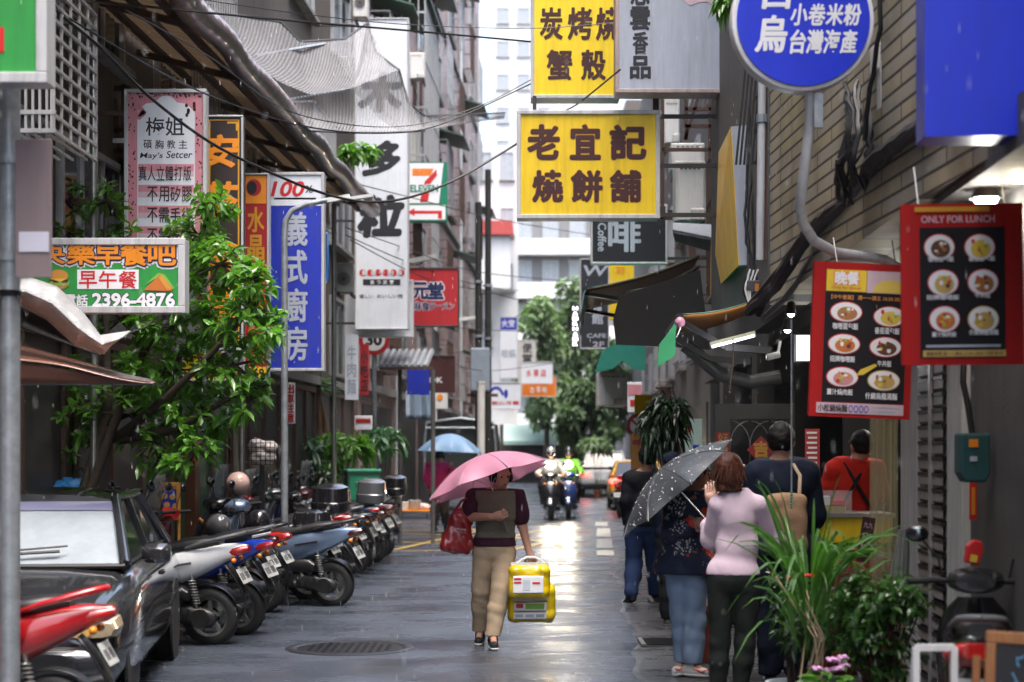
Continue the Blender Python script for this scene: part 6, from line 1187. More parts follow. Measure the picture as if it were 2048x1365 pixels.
leafy_tree('leafy_tree', 'glossy broadleaf tree overgrowing the breakfast sign beside the parked car', 'tree', base,
    [[base, p3(215, 820, 15.35), p3(190, 700, 15.45), p3(150, 540, 15.55), p3(120, 440, 15.55)], [base, p3(260, 760, 15.25), p3(330, 620, 15.15), p3(400, 480, 15.15), p3(430, 390, 15.15)], [p3(230, 880, 15.35), p3(330, 800, 14.95), p3(430, 700, 14.75), p3(520, 600, 14.75)], [p3(240, 880, 15.35), p3(350, 860, 15.05), p3(470, 790, 14.85), p3(540, 770, 14.75)], [p3(215, 820, 15.35), p3(210, 600, 15.35), p3(210, 420, 15.15)]],
    [cl(430, 400, 15.15, 48, 42, 15), cl(395, 470, 15.25, 70, 50, 20), cl(212, 400, 15.05, 40, 40, 9), cl(140, 400, 15.75, 42, 45, 9), cl(120, 450, 15.75, 50, 40, 10), cl(440, 530, 14.95, 90, 60, 36), cl(505, 560, 14.75, 52, 46, 17), cl(470, 640, 14.75, 90, 60, 39), cl(540, 655, 14.65, 36, 40, 11), cl(360, 650, 15.15, 110, 60, 42), cl(330, 740, 15.25, 130, 70, 48), cl(470, 730, 14.85, 80, 60, 30), cl(500, 800, 14.75, 46, 50, 15), cl(260, 830, 15.35, 140, 70, 42), cl(410, 830, 15.05, 90, 60, 30), cl(150, 800, 15.65, 90, 100, 28), cl(390, 900, 14.95, 70, 50, 20), cl(110, 900, 15.75, 70, 60, 15), cl(260, 470, 15.55, 60, 35, 11), cl(240, 640, 15.65, 70, 45, 15), cl(330, 900, 15.25, 80, 50, 14)],
    .122, .056, 'leaf_glossy', 9, 11, .3, .05)
def potplant(name, label, base, clumps, L_, W_, lm, seed, pot=True, potm='terracotta', per=6, stems=6, pr=.15, ph=.28, cat='plant', group=None, droop=.4):
    rs = np.random.default_rng(seed); B0 = np.array(base); r = T(name, label, cat, base, 0, group); b = MB()
    z0 = ph if pot else 0
    for c, rad, n in clumps:
        for i in range(stems): 
            e = np.array(c) - B0 + rs.normal(0, .35, 3) * np.array(rad); b.tube([(rs.normal(0, .04), rs.normal(0, .04), z0 * .8), tuple(e * .5 + np.array([0, 0, .1])), tuple(e)], [.011, .008, .004], 5)
    b.build('stems', M['bark'], r, smooth=True)['kind'] = 'stuff'
    C = []; D = []
    for c, rad, n in clumps:
        u = rs.normal(size=(n, 3)); u /= np.linalg.norm(u, axis=1, keepdims=True); q = u * rs.uniform(.3, 1, (n, 1)) ** .6 * np.array(rad); C.append(np.array(c) - B0 + q); D.append(u + np.array([0, 0, .5]))
    cs, ds = rosette(np.concatenate(C), np.concatenate(D), per, .6, rs); V, Q = leaves(cs, ds, L_, W_, droop, rs); np_obj('foliage', [(V, Q)], M[lm], r, smooth=False)
    if pot:
        MB().lathe([(.001, 0), (pr * .7, 0), (pr * .95, ph * .85), (pr * 1.06, ph * .85), (pr * 1.06, ph), (pr * .92, ph), (pr * .88, ph * .86), (.001, ph * .86)], 22).build('pot', M[potm], r, smooth=35)
    return r
Gp = lambda px, Y: (P(px, 900, Y).x, Y, 0)
for i, (px, Y, cls_, lb) in enumerate([(610, 29.3, [(600, 905, 52, 36, 36), (560, 930, 30, 28, 14)], 'leafy potted shrub in front of the shaggy dracaena'), (690, 29.8, [(690, 890, 62, 30, 44), (650, 930, 40, 40, 26)], 'leafy potted shrub with red tinged tips beside the green delivery box'), (768, 30.4, [(765, 880, 46, 28, 34)], 'farthest of the leafy potted shrubs near the speed limit post'), (655, 28.9, [(650, 962, 34, 26, 18)], 'low leafy potted shrub beneath the middle of the green row')]):
    potplant('potted_shrub', lb, Gp(px, Y), [cl(a, b_, Y, c, d, n, .45) for a, b_, c, d, n in cls_], .25, .075, ['leaf_bluish', 'leaf_glossy', 'leaf_bluish', 'leaf_dark'][i], 30 + i, group='potted shrubs behind the scooters', per=7)
# dracaena with dry skirt
Y = 30.6; r = T('dracaena', 'shaggy dracaena with strap leaves above a skirt of dry brown leaves', 'plant', Gp(632, Y)); tz = H - (775 - HY) * Y / F
MB().tube([(0, 0, 0), (.02, 0, tz * .6), (0, 0, tz)], [.05, .045, .04], 10).build('trunk', M['bark'], r, smooth=True); rs = np.random.default_rng(3)
n = 60; a = rs.uniform(0, 6.28, n); el = rs.uniform(-.1, 1.3, n); V, Q = leaves(np.tile([0, 0, tz], (n, 1)) + rs.normal(0, .03, (n, 3)), np.stack([np.cos(a) * np.cos(el), np.sin(a) * np.cos(el), np.sin(el)], 1), .54, .07, .55, rs, seg=5); np_obj('crown', [(V, Q)], M['leaf_bluish'], r, smooth=False)
n = 50; a = rs.uniform(0, 6.28, n); V, Q = leaves(np.stack([.05 * np.cos(a), .05 * np.sin(a), tz - rs.uniform(0, .25, n)], 1), np.stack([np.cos(a) * .25, np.sin(a) * .25, -np.ones(n)], 1), .66, .05, .1, rs, seg=5); np_obj('dry_skirt', [(V, Q)], M['dry_leaf'], r, smooth=False)
# right foreground plants
Y = 9.75; bx = P(1618, 900, Y).x; r = T('grass_plant', 'tall arching ribbon grass in the terracotta pot beside the queue', 'plant', (bx, Y, .02)); rs = np.random.default_rng(12); n = 100
a = rs.uniform(0, 6.28, n); el = rs.uniform(.9, 1.5, n); V, Q = leaves(np.stack([.07 * np.cos(a), .07 * np.sin(a), rs.uniform(.5, .95, n)], 1), np.stack([np.cos(a) * np.cos(el), np.sin(a) * np.cos(el), np.sin(el)], 1), .95, .030, .62, rs, fold=.5, seg=5); np_obj('blades', [(V, Q)], M['grass_blade'], r, smooth=False)
b = MB()
for i in range(9): b.tube([(rs.normal(0, .05), rs.normal(0, .05), .2), (rs.normal(0, .08), rs.normal(0, .08), .62), (rs.normal(0, .14), rs.normal(0, .12), rs.uniform(.8, 1.15))], [.007, .006, .003], 5)
b.build('canes', M['khaki'], r, smooth=True)['kind'] = 'stuff'
MB().lathe([(.001, 0), (.13, 0), (.17, .24), (.19, .24), (.19, .29), (.165, .29), (.155, .25), (.001, .25)], 24).build('pot', M['terracotta'], r, smooth=35); MB().tube([(-.14, -.06, .95), (-.02, -.1, .97), (.1, -.05, .95)], .01).build('red_ribbon', M['letter_red'], r)
potplant('leafy_bush', 'dark leafy bush in a blue and white pot under the ribbon grass', (P(1590, 900, 10.3).x, 10.3, .02), [cl(1590, 1210, 10.3, 66, 60, 54, .25), cl(1620, 1260, 10, 80, 60, 50, .25), cl(1565, 1170, 10.3, 34, 34, 14, .2)], .07, .04, 'leaf_dark', 41, per=6, potm='pale_blue_bowl', pr=.17)
potplant('leafy_bush', 'fuller mid green bush between the ribbon grass and the black scooter', (P(1760, 900, 9.6).x, 9.6, .02), [cl(1740, 1200, 9.6, 80, 70, 80, .28), cl(1800, 1190, 9.5, 60, 50, 50, .25), cl(1760, 1290, 9.6, 95, 70, 70, .3), cl(1690, 1240, 9.7, 50, 70, 40, .25)], .065, .038, 'leaf_mid', 42, per=6, pr=.2)
r = T('flowering_plant', 'small plant with lilac pink blossoms at the lower picture edge', 'plant', (P(1660, 900, 9.0).x, 9.0, .02)); b = MB(); rs_ = random.Random(2)
for i in range(7):
    c_ = Vector((rs_.uniform(-.07, .09), rs_.uniform(-.08, .08), H - .02 - (rs_.uniform(1318, 1350) - HY) * 9 / F)); 
    for j in range(6): b.ball(c_ + Vector((.018 * math.cos(j), .018 * math.sin(j), .008 * (j % 2))), .015, 6, (1, 1, .6))
b.build('blossoms', M['flower_pink'], r, smooth=True)['kind'] = 'stuff'
n = 70; rr = np.random.default_rng(5); a = rr.uniform(0, 6.28, n); V, Q = leaves(np.stack([.06 * np.cos(a), .06 * np.sin(a), rr.uniform(.25, .5, n)], 1), np.stack([np.cos(a), np.sin(a), rr.uniform(0, .8, n)], 1), .11, .05, .3, rr); np_obj('foliage', [(V, Q)], M['leaf_glossy'], r, smooth=False); MB().lathe([(.001, 0), (.10, 0), (.13, .24), (.12, .25), (.001, .22)], 20).build('pot', M['terracotta'], r, smooth=35)
potplant('hanging_plant', 'dark hanging plant drooping under the awning beside the pillar', p3(1330, 775, 18.2), [cl(1335, 815, 18.2, 44, 34, 44, .25), cl(1310, 850, 18.2, 34, 34, 26, .2), cl(1345, 860, 18.2, 30, 30, 22, .2)], .17, .055, 'leaf_black', 44, pot=False, per=7, droop=.9)
potplant('climbing_plant', 'creeper hanging over the canopy end behind the tall white sign', p3(700, 300, 27.4), [cl(720, 300, 27.2, 44, 16, 24, .2), cl(690, 315, 27.3, 26, 16, 12, .2)], .16, .08, 'leaf_glossy', 45, pot=False, stems=2)
potplant('overhanging_leaves', 'few bright green leaves poking in beside the round blue sign', p3(1446, -10, 14.5), [cl(1445, -4, 14.5, 12, 24, 9, .1)], .13, .055, 'leaf_bright', 46, pot=False, stems=1, droop=.8)
potplant('potted_shrub', 'small shrub at the foot of the plain grey building down the street', Gp(1195, 60), [cl(1195, 888, 60, 38, 14, 40, .6)], .3, .14, 'leaf_far', 47, group='potted shrubs behind the scooters')
# trees at the end of the street
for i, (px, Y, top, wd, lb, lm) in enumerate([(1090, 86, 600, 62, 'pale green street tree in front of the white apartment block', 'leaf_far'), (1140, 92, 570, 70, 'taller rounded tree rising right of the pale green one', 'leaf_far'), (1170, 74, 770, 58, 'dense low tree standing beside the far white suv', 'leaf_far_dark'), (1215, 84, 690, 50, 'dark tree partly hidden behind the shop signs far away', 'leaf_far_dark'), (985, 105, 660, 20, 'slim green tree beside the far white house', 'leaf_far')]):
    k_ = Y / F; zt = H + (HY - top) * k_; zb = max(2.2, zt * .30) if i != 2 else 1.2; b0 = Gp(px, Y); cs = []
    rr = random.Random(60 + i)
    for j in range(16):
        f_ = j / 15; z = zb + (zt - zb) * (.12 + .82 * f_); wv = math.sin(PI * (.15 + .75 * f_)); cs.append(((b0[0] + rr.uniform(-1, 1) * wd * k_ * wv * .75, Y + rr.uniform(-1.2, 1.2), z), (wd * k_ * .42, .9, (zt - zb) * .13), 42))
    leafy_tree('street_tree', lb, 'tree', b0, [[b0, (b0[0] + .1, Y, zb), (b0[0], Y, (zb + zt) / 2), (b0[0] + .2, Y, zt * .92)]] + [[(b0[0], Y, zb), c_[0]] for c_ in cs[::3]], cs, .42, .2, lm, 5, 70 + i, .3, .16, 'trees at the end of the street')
# ------------------------------------------------------------------ left side structures
M['canopy'] = mat('canopy_sheet', (.11, .068, .045), .55, var=.55, scale=1.1, grime=.6, gcol=(.05, .035, .025), stretch=(.12, 2.6, 1)); nt = M['canopy'].node_tree; t_ = nt.nodes.new('ShaderNodeBsdfTranslucent'); t_.inputs[0].default_value = (.13, .09, .055, 1); mx_ = nt.nodes.new('ShaderNodeMixShader'); mx_.inputs[0].default_value = .2
for l in list(nt.nodes['Material Output'].inputs[0].links): nt.links.remove(l)
nt.links.new(nt.nodes['Principled BSDF'].outputs[0], mx_.inputs[1]); nt.links.new(t_.outputs[0], mx_.inputs[2]); nt.links.new(mx_.outputs[0], nt.nodes['Material Output'].inputs[0])
cn = T('corrugated_canopy', 'long brown corrugated canopy with rolled tarpaulin edge over the left shopfronts', 'canopy', (0, 0, 0)); Y0, Y1 = 13.3, 29.0
def cz(t): return 5.78 + (-3.64 - t) * .26
MB().sheet(lambda u, v: tuple(G(ylerp(-4.78, -3.64, u), ylerp(Y0, Y1, v), cz(ylerp(-4.78, -3.64, u)) + .025 * math.sin(v * 2 * PI * 80))), 1, 600).build('roof_sheet', M['canopy'], cn, world=True, smooth=True)
for t in (-4.55, -4.2, -3.85): MB().bar(G(t, Y0, cz(t) - .07), G(t, Y1, cz(t) - .07), .05, .07).build('purlin', M['rust'], cn, world=True)
for y in np.arange(13.6, 29, 2.3): MB().bar(G(-4.78, y, cz(-4.78) - .14), G(-3.68, y, cz(-3.68) - .14), .06, .08).build('rafter', M['rust'], cn, world=True)
M['tarp'] = mat('wet_tarpaulin', (.26, .19, .185), .42, var=.45, scale=7, bump=.3, bscale=9, coat=.5, grime=.4)
pts = []; rr_ = []
for i in range(331): 
    y = ylerp(Y0 - .4, Y1, i / 330); pts.append(G(-3.59 + .02 * math.sin(y * 2.3), y, 5.75 + .015 * math.sin(y * 3.1))); rr_.append(.13 + .004 * math.sin(y * 2 * PI / .3) ** 3 + .008 * math.sin(y * 1.7))
MB().tube(pts, rr_, 14).build('rolled_edge', M['tarp'], cn, world=True, smooth=True)
for px, Y, zt, lb in ((188, 15.3, 5.7, 'thin steel post rising through the tree behind the breakfast sign'), (483, 20.2, 5.75, 'thin steel post between the black and the red vertical signs'), (668, 27.5, 5.75, 'thin grey post right of the deep blue sign')):
    r = T('steel_post', lb, 'post', Gp(px, Y), 0, 'posts holding up the left canopies'); MB().tube([(0, 0, 0), (0, 0, zt)], .038, 12).build('shaft', M['steel'], r, smooth=True); MB().bb((-.09, -.09, 0), (.09, .09, .012)).build('foot_plate', M['galv'], r)
# rusty rack with condensers between wall and tailor sign
rk = T('steel_rack', 'rusty steel angle rack with diagonal braces left of the pink sign', 'rack', tuple(P(190, 430, 17.4)))
for a, b_ in [((115, 178), (262, 178)), ((115, 262), (275, 262)), ((115, 303), (250, 303)), ((115, 428), (275, 428)), ((170, 170), (170, 420)), ((248, 170), (248, 430)), ((273, 262), (273, 432)), ((115, 350), (270, 264)), ((200, 270), (260, 350)), ((115, 400), (200, 425)), ((230, 200), (245, 350)), ((115, 350), (250, 425))]: MB().bar(P(*a, 17.4), P(*b_, 17.4), .05).build('angle_bar', M['rust'], rk, world=True)
def ac_unit(lb, px0, py0, px1, py1, Y, dep=.32, rz=0, grp='air conditioner condensers', fan=True):
    k_ = Y / F; w_, h_ = (px1 - px0) * k_, (py1 - py0) * k_; r = T('air_conditioner', lb, 'air conditioner', P((px0 + px1) / 2, py1, Y), rz, grp); MB().bb((-w_ / 2, 0, .02), (w_ / 2, dep, h_)).build('casing', M['ac'], r, bev=.02)
    MB().bb((-w_ * .4, -.012, h_ * .06), (w_ * .42, .0, h_ * .86)).build('front_panel', M['white_plastic'], r, bev=.008)
    if fan:
        R_ = min(w_, h_) * .36; b = MB().lathe([(R_ * .98, -.02), (R_, -.02), (R_, -.03), (R_ * .98, -.03), (R_ * .98, -.02)], 26, (0, 0, h_ * .48), 'y')
        for q in (.3, .55, .8): b.lathe([(R_ * q, -.024), (R_ * q + .008, -.024), (R_ * q + .008, -.03), (R_ * q, -.03), (R_ * q, -.024)], 24, (0, 0, h_ * .48), 'y')
        for i in range(12): b.M = Matrix.Translation((0, 0, h_ * .48)) @ Matrix.Rotation(i * PI / 6, 4, 'Y'); b.box((R_ * .5, -.027, 0), (R_, .006, .006)); b.M = Matrix.Identity(4)
        b.build('fan_grille', M['dark_concrete'], r)
    else:
        b = MB()
        for i in range(5): b.bb((-w_ * .34 + i * w_ * .14, -.018, h_ * .86), (-w_ * .34 + i * w_ * .14 + w_ * .09, -.008, h_ * .885))
        b.build('vent_slots', M['dark_concrete'], r); MB().bb((w_ * .0, -.05, .03), (w_ * .46, -.01, h_ * .24)).build('valve_cover', M['ac'], r, bev=.02)
    b = MB(); 
    for x in (-w_ * .38, w_ * .34): b.bb((x, -.02, -.03), (x + .04, dep + .3, .018))
    b.build('bracket', M['rust'], r); return r
ac_unit('small condenser on the rusty rack beside the pink sign', 196, 310, 246, 385, 17.8); ac_unit('upper condenser under the canopy behind the rusty rack', 200, 245, 246, 300, 18.1)
ac_unit('white condenser high behind the shade net', 705, -30, 735, 38, 29); ac_unit('beige condenser on the caged balcony of the pink building', 818, 105, 850, 160, 38, fan=False)
ac_unit('front pale condenser stacked beside the large yellow sign', 1350, 322, 1412, 448, 20.4, fan=False); ac_unit('second pale condenser just behind the front one', 1342, 286, 1410, 345, 21.2, fan=False); ac_unit('upper narrow condenser near the white drainpipe', 1328, 196, 1360, 292, 21.8, fan=False); ac_unit('small old condenser beside the pink building shops', 670, 526, 706, 588, 28.5, fan=True)
# window cage on the far left, shade net roll, brown awning
wc = T('window_cage', 'grey steel window cage above the mauve notice board', 'window cage', tuple(P(60, 320, 12.3))); b = MB(); k_ = 12.3 / F
for i in range(13): x = P(-60 + i * 14, 0, 12.3).x; b.bar((x, 12.3, P(0, 0, 12.3).z + .5), (x, 12.3, P(0, 255 + max(0, (i - 6)) * 1.2, 12.3).z), .018)
for py in (-60, 30, 108, 170, 225, 262): b.bar(P(-80, py, 12.3), P(112, py, 12.3), .03)
for i in range(11): zz = P(0, -60 + 32 * i, 12.3).z; b.bar((P(104, 0, 12.3).x, 12.3, zz), (P(104, 0, 12.3).x, 13.6, zz), .024)
for i in range(6): b.bar((P(104, 0, 12.3).x, 12.3 + i * .26, P(0, -60, 12.3).z), (P(104, 0, 12.3).x, 12.3 + i * .26, P(0, 262, 12.3).z), .02); b.bar((P(-60 + i * 30, 0, 12.3).x, 12.3, P(0, 264, 12.3).z), (P(-60 + i * 30, 0, 12.3).x, 13.5, P(0, 264, 12.3).z), .02)
b.build('bars', M['alu'], wc, world=True)
M['net'] = mat('shade_net_silver', (.48, .49, .50), .4, .3, var=.2, scale=8, bump=.9, bscale=10, stretch=(2, 1, 30))
sn = T('rolled_shade_net', 'bundle of silver shade net tied to the galvanised pole', 'shade net', tuple(P(120, 640, 12.6)))
def netp(u, v):
    a = [(-30, 575), (60, 556), (115, 575), (165, 625), (200, 672), (262, 663)]; c_ = [(-30, 640), (40, 610), (95, 640), (150, 690), (208, 708), (222, 690)]; i = min(4, int(u * 5)); f_ = u * 5 - i
    x0, y0 = ylerp(a[i][0], a[i + 1][0], f_), ylerp(a[i][1], a[i + 1][1], f_); x1, y1 = ylerp(c_[i][0], c_[i + 1][0], f_), ylerp(c_[i][1], c_[i + 1][1], f_)
    return tuple(P(ylerp(x0, x1, v), ylerp(y0, y1, v), 12.6 - .35 * math.sin(PI * v) + .02 * math.sin(u * 40)))
MB().sheet(netp, 40, 10).build('net_fold', M['net'], sn, world=True, smooth=True, solid=.012)
MB().sheet(lambda u, v: tuple(P(ylerp(40, 200, u), ylerp(ylerp(612, 695, u), ylerp(655, 712, u), v), 12.75 + .05 * math.sin(v * 3))), 20, 6).build('net_lining', M['rubber'], sn, world=True, smooth=True, solid=.01)
MB().tube([P(255, 668, 12.5), P(290, 655, 13), P(322, 630, 13.6)], .008).build('tie_cord', M['cable'], sn, world=True)
ba = T('brown_awning', 'wet brown tarpaulin awning jutting out behind the galvanised pole', 'awning', tuple(P(100, 740, 12.2))); M['awning_brown'] = mat('awning_brown', (.20, .095, .07), .22, var=.2, scale=4, bump=.3, bscale=8, coat=.4)
def bawn(u, v): 
    px = ylerp(-40, 312, u); top = ylerp(672, 766, max(0, u - .08) / .92 if u > .08 else 0); return tuple(P(px, top + 7 * math.sin(u * 9) * v * (1 - u) + ylerp(0, 34 * (1 - u) ** .6, v), ylerp(13.6, 11.9, v)))
MB().sheet(bawn, 30, 8).build('canvas', M['awning_brown'], ba, world=True, smooth=True, solid=.008)
MB().sheet(lambda u, v: tuple(P(ylerp(-40, 310, u), ylerp(ylerp(712, 766, u), 768, v), 11.92 + .02 * v)), 20, 3).build('valance', mat('awning_under', (.10, .035, .022), .7), ba, world=True, smooth=True, solid=.006)
MB().bar(P(-40, 690, 13.2), P(305, 764, 12.2), .03).bar(P(20, 767, 12), P(308, 767, 12), .025).build('awning_frame', M['galv'], ba, world=True)
# lamp post with curved arm
lp = T('street_lamp', 'blue grey street lamp post with curved arm and slim white head', 'street lamp', Gp(569, 19.0)); pts = [(0, 0, 0), (0, 0, 1.5), (0, 0, H + (HY - 470) * 19 / F)] + [tuple(P(a, b_, 19) - Vector(Gp(569, 19.0))) for a, b_ in ((572, 440), (584, 422), (610, 410), (660, 400))]
MB().tube(pts, [.042, .04, .036, .034, .032, .03, .028], 14).build('post', M['galv'], lp, smooth=True); MB().bar(P(655, 402, 19), P(700, 394, 19), .05, .10).build('neck_housing', M['white_plastic'], lp, world=True); MB().bar(P(690, 400, 19), P(746, 392, 19), .035, .12).build('lamp_head', M['white_plastic'], lp, world=True)
for q, lb in ((((818, 524), (872, 513), 36), 'slim led street lamp over the red ramen sign'), (((905, 642), (962, 634), 50), 'distant led street lamp beside the black utility poles')):
    r = T('street_lamp', lb, 'street lamp', tuple(P(*q[0], q[2]))); MB().bar(P(*q[0], q[2]), P(*q[1], q[2]), .09, .22).build('lamp_head', M['white_plastic'], r, world=True); MB().bar(P(q[0][0] - 60, q[0][1] + 6, q[2]), P(*q[0], q[2]), .05).build('arm', M['galv'], r, world=True)
# blue frame pipe by blue sign, utility poles
r = T('blue_pipe_frame', 'bright blue tube frame around the deep blue sign', 'frame', tuple(P(655, 470, 21))); MB().tube([P(490, 466, 21), P(655, 468, 21), P(655, 560, 21), P(640, 580, 21), P(600, 598, 21), P(520, 595, 21)], .022, 8).build('tube', mat('blue_tube', (.02, .14, .42), .4), r, world=True, smooth=True)
for px, pt, Y, lb in ((957, 405, 44, 'shorter black utility pole down the left side'), (976, 340, 45, 'taller black utility pole close behind the shorter one')):
    r = T('utility_pole', lb, 'utility pole', Gp(px, Y), 0, 'black utility poles'); MB().tube([(0, 0, 0), (0, 0, H + (HY - pt) * Y / F)], [.10, .08], 14).build('shaft', M['rubber'], r, smooth=True); b = MB()
    for z in (4.2, 4.6, 6): b.lathe([(.09, z), (.115, z), (.115, z + .06), (.09, z + .06)], 14)
    b.build('band', M['galv'], r)
    if px < 960: MB().bb((-.2, -.45, 3.2), (.3, -.1, 4.3)).build('transformer_case', mat('transformer_grey', (.2, .24, .29), .5), r, bev=.03); MB().bar((-.3, -.2, 3.1), (.5, -.2, 3.1), .08).build('cross_arm', M['rust'], r)
r = T('cream_post', 'short cream painted post at the foot of the black poles', 'post', Gp(962, 43)); MB().tube([(0, 0, 0), (0, 0, 3.4)], .1, 12).build('shaft', M['cream_wall'], r, smooth=True); MB().disc((0, 0, 3.4), .11, .04, 'z').build('cap', M['cream_wall'], r)
# small corrugated lean-to roof, blue tarp, timber boards
r = T('lean_to', 'little grey corrugated lean-to roof on posts beyond the speed limit sign', 'lean-to', Gp(815, 31)); b = MB()
for i in range(8): a = P(762 + i * 12.5, 735, 30.6); c_ = P(776 + i * 12.5, 703, 31.8); b.tube([a, c_], .055, 6)
b.build('roof_sheet', M['galv'], r, world=True, smooth=True)
for px in (800, 866): MB().tube([P(px, 740, 31), (P(px, 900, 31).x, 31, 0)], .04, 8).build('post', M['dark_concrete'], r, world=True)
MB().bar(P(760, 738, 30.6), P(866, 736, 30.6), .05).build('edge_beam', M['rust'], r, world=True)
r = T('tarpaulin_sheet', 'blue grey tarpaulin hanging beside the truck hood', 'tarpaulin', tuple(P(835, 820, 36))); MB().sheet(lambda u, v: tuple(P(ylerp(812, 862, u) + 6 * v * u, ylerp(782, 838, v), 36 - .3 * v + .06 * math.sin(u * 14))), 14, 6).build('sheet', mat('tarp_blue', (.10, .14, .19), .5, bump=.3), r, world=True, smooth=True, solid=.01)
# black crate of goods, menu easel
r = T('wire_basket', 'black wire basket filled with pale goods behind the scooters', 'basket', tuple(P(525, 930, 19.6))); b = MB(); w_ = .32
for i in range(7): x = -.16 + i * .053; b.bar((x, -.12, 0), (x, -.12, .3), .008); b.bar((-.16, -.12, i * .05), (.16, -.12, i * .05), .008)
b.build('wire', M['black_metal'], r); V, Q = sdf_mesh([('e', (-.08, .02, .22), (.08, .08, .08)), ('e', (.07, .02, .2), (.09, .08, .07)), ('e', (0, .02, .08), (.14, .1, .09))], .014, .03, wr=.01, wf=30); np_obj('contents', [(V, Q)], mat('goods_pale', (.5, .46, .44), .5, var=.5, scale=16), r); MB().bar((0, 0, -1.5), (0, 0, 0), .06).build('stand', M['black_metal'], r)
s = Sign('menu_easel', 'orange framed menu board standing behind the scooter handlebars', 318, 966, 360, 1040, 19, .03, M['patty'], M['sign_blue_deep'], .04, frame=M['bun'], rz=R(8), cat='menu board')
for q in ((326, 975, 5), (338, 978, 6), (350, 974, 5), (330, 992, 6), (345, 994, 6), (334, 1010, 6), (350, 1012, 5)): ell(s, 'picture', M['noodle'], q[0], q[1], q[2], q[2])
MB().bb((-.12, .0, -.9), (-.09, .03, 0)).bb((.09, .0, -.9), (.12, .03, 0)).build('leg', M['bun'], s.root)
# hanging shade net (see-through) over the street
nm_ = mat('shade_net_mesh', (.22, .22, .23), .7, var=.2, scale=3); nt = nm_.node_tree; N = nt.nodes; L = nt.links; tr = N.new('ShaderNodeBsdfTransparent'); mx = N.new('ShaderNodeMixShader'); wv = N.new('ShaderNodeTexWave'); wv.inputs['Scale'].default_value = 9; wv.inputs['Distortion'].default_value = 1.5; tc = N.new('ShaderNodeTexCoord'); L.new(tc.outputs['UV'], wv.inputs[0]); L.new(tc.outputs['Object'], wv.inputs[0]); mr = N.new('ShaderNodeMapRange'); mr.inputs[3].default_value = .34; mr.inputs[4].default_value = .68; L.new(wv.outputs[0], mr.inputs[0]); L.new(mr.outputs[0], mx.inputs[0]); L.new(tr.outputs[0], mx.inputs[1]); L.new(N['Principled BSDF'].outputs[0], mx.inputs[2]); L.new(mx.outputs[0], N['Material Output'].inputs[0])
def pl(pts, u):
    n = len(pts) - 1; i = min(n - 1, int(u * n)); f_ = u * n - i; return [ylerp(a, b_, f_) for a, b_ in zip(pts[i], pts[i + 1])]
sn = T('hanging_shade_net', 'torn see-through grey shade net sagging above the canopy edge', 'shade net', tuple(P(640, 150, 25)))
e1 = [(380, -10, 21), (470, 30, 22), (560, 44, 23), (600, 84, 23.5), (690, 78, 24.5), (735, 46, 25)]; e2 = [(420, 60, 20), (480, 110, 20.5), (560, 165, 21), (620, 190, 21.5), (700, 178, 22.5), (798, 140, 24)]; e3 = [(470, 120, 20), (540, 200, 20.5), (620, 262, 21), (700, 266, 22), (780, 266, 23), (850, 262, 24)]; e4 = [(735, 46, 25), (752, 105, 25), (798, 140, 24), (816, 205, 26), (850, 232, 28), (1010, 226, 32)]; e5 = [(700, 178, 22.5), (730, 205, 23), (760, 240, 23.5), (800, 264, 24), (860, 258, 27), (1008, 230, 32)]
for nm2, a, c_, sg in (('net_swag', e1, e2, 16), ('net_swag', e2, e3, 10), ('net_swag', e4, e5, 10)):
    def fn(u, v, a=a, c_=c_, sg=sg): q0, q1 = pl(a, u), pl(c_, u); q = [ylerp(x, y_, v) for x, y_ in zip(q0, q1)]; return tuple(P(q[0], q[1] + sg * math.sin(PI * v), q[2] + .25 * math.sin(PI * v)))
    MB().sheet(fn, 36, 10).build(nm2, nm_, sn, world=True, smooth=True)
b = MB()
for e in (e1, e3, e4): b.tube([P(*q) for q in e], .016, 6)
b.build('hem_rope', M['grey_plastic'], sn, world=True)
MB().bar(P(512, 112, 22), P(650, 88, 24), .03).bar(P(560, 203, 22), P(690, 180, 24), .03).build('support_rod', M['galv'], sn, world=True)
# ------------------------------------------------------------------ overhead cables
def cable(pts, rad, lb, n=40):
    pts = [P(*p) for p in pts]; out = []
    for i in range(len(pts) - 1):
        p0, p1, p2, q3 = pts[max(0, i - 1)], pts[i], pts[i + 1], pts[min(len(pts) - 1, i + 2)]
        for j in range(8):
            t = j / 8; out.append(.5 * ((2 * p1) + (p2 - p0) * t + (2 * p0 - 5 * p1 + 4 * p2 - q3) * t * t + (3 * p1 - p0 - 3 * p2 + q3) * t ** 3))
    out.append(pts[-1]); o = MB().tube(out, rad, 6).build('overhead_cable', M['cable'], smooth=True); return tag(o, lb, 'cable', 'cables strung over the street')
cable([(95, 0, 12), (230, 8, 14), (560, 40, 16), (820, 62, 17.5), (1062, 84, 18.7)], .011, 'upper thick cable reaching the charcoal yellow sign near its middle')
cable([(340, -10, 15), (600, 28, 17), (820, 50, 18), (1060, 57, 18.4), (1240, 45, 18.4)], .005, 'thin cable crossing the face of the charcoal yellow sign')
cable([(110, 22, 12.5), (200, 95, 13.2), (300, 195, 14), (420, 285, 14.8), (540, 345, 15.5), (640, 385, 16), (730, 404, 16.4), (820, 395, 16.8), (920, 355, 17.2), (1034, 288, 17.5)], .013, 'thickest cable sagging from the canopy corner to the large yellow sign')
cable([(120, 26, 12.6), (330, 150, 14.5), (480, 215, 16), (620, 255, 17), (760, 267, 17.8), (880, 250, 18.2), (1062, 168, 18.7)], .008, 'lower cable of the pair sagging below the shade net')
cable([(250, 20, 13.6), (420, 115, 15), (560, 215, 17), (700, 250, 18), (830, 250, 18.3), (960, 212, 18.6), (1062, 160, 18.8)], .006, 'upper cable of the pair sagging below the shade net')
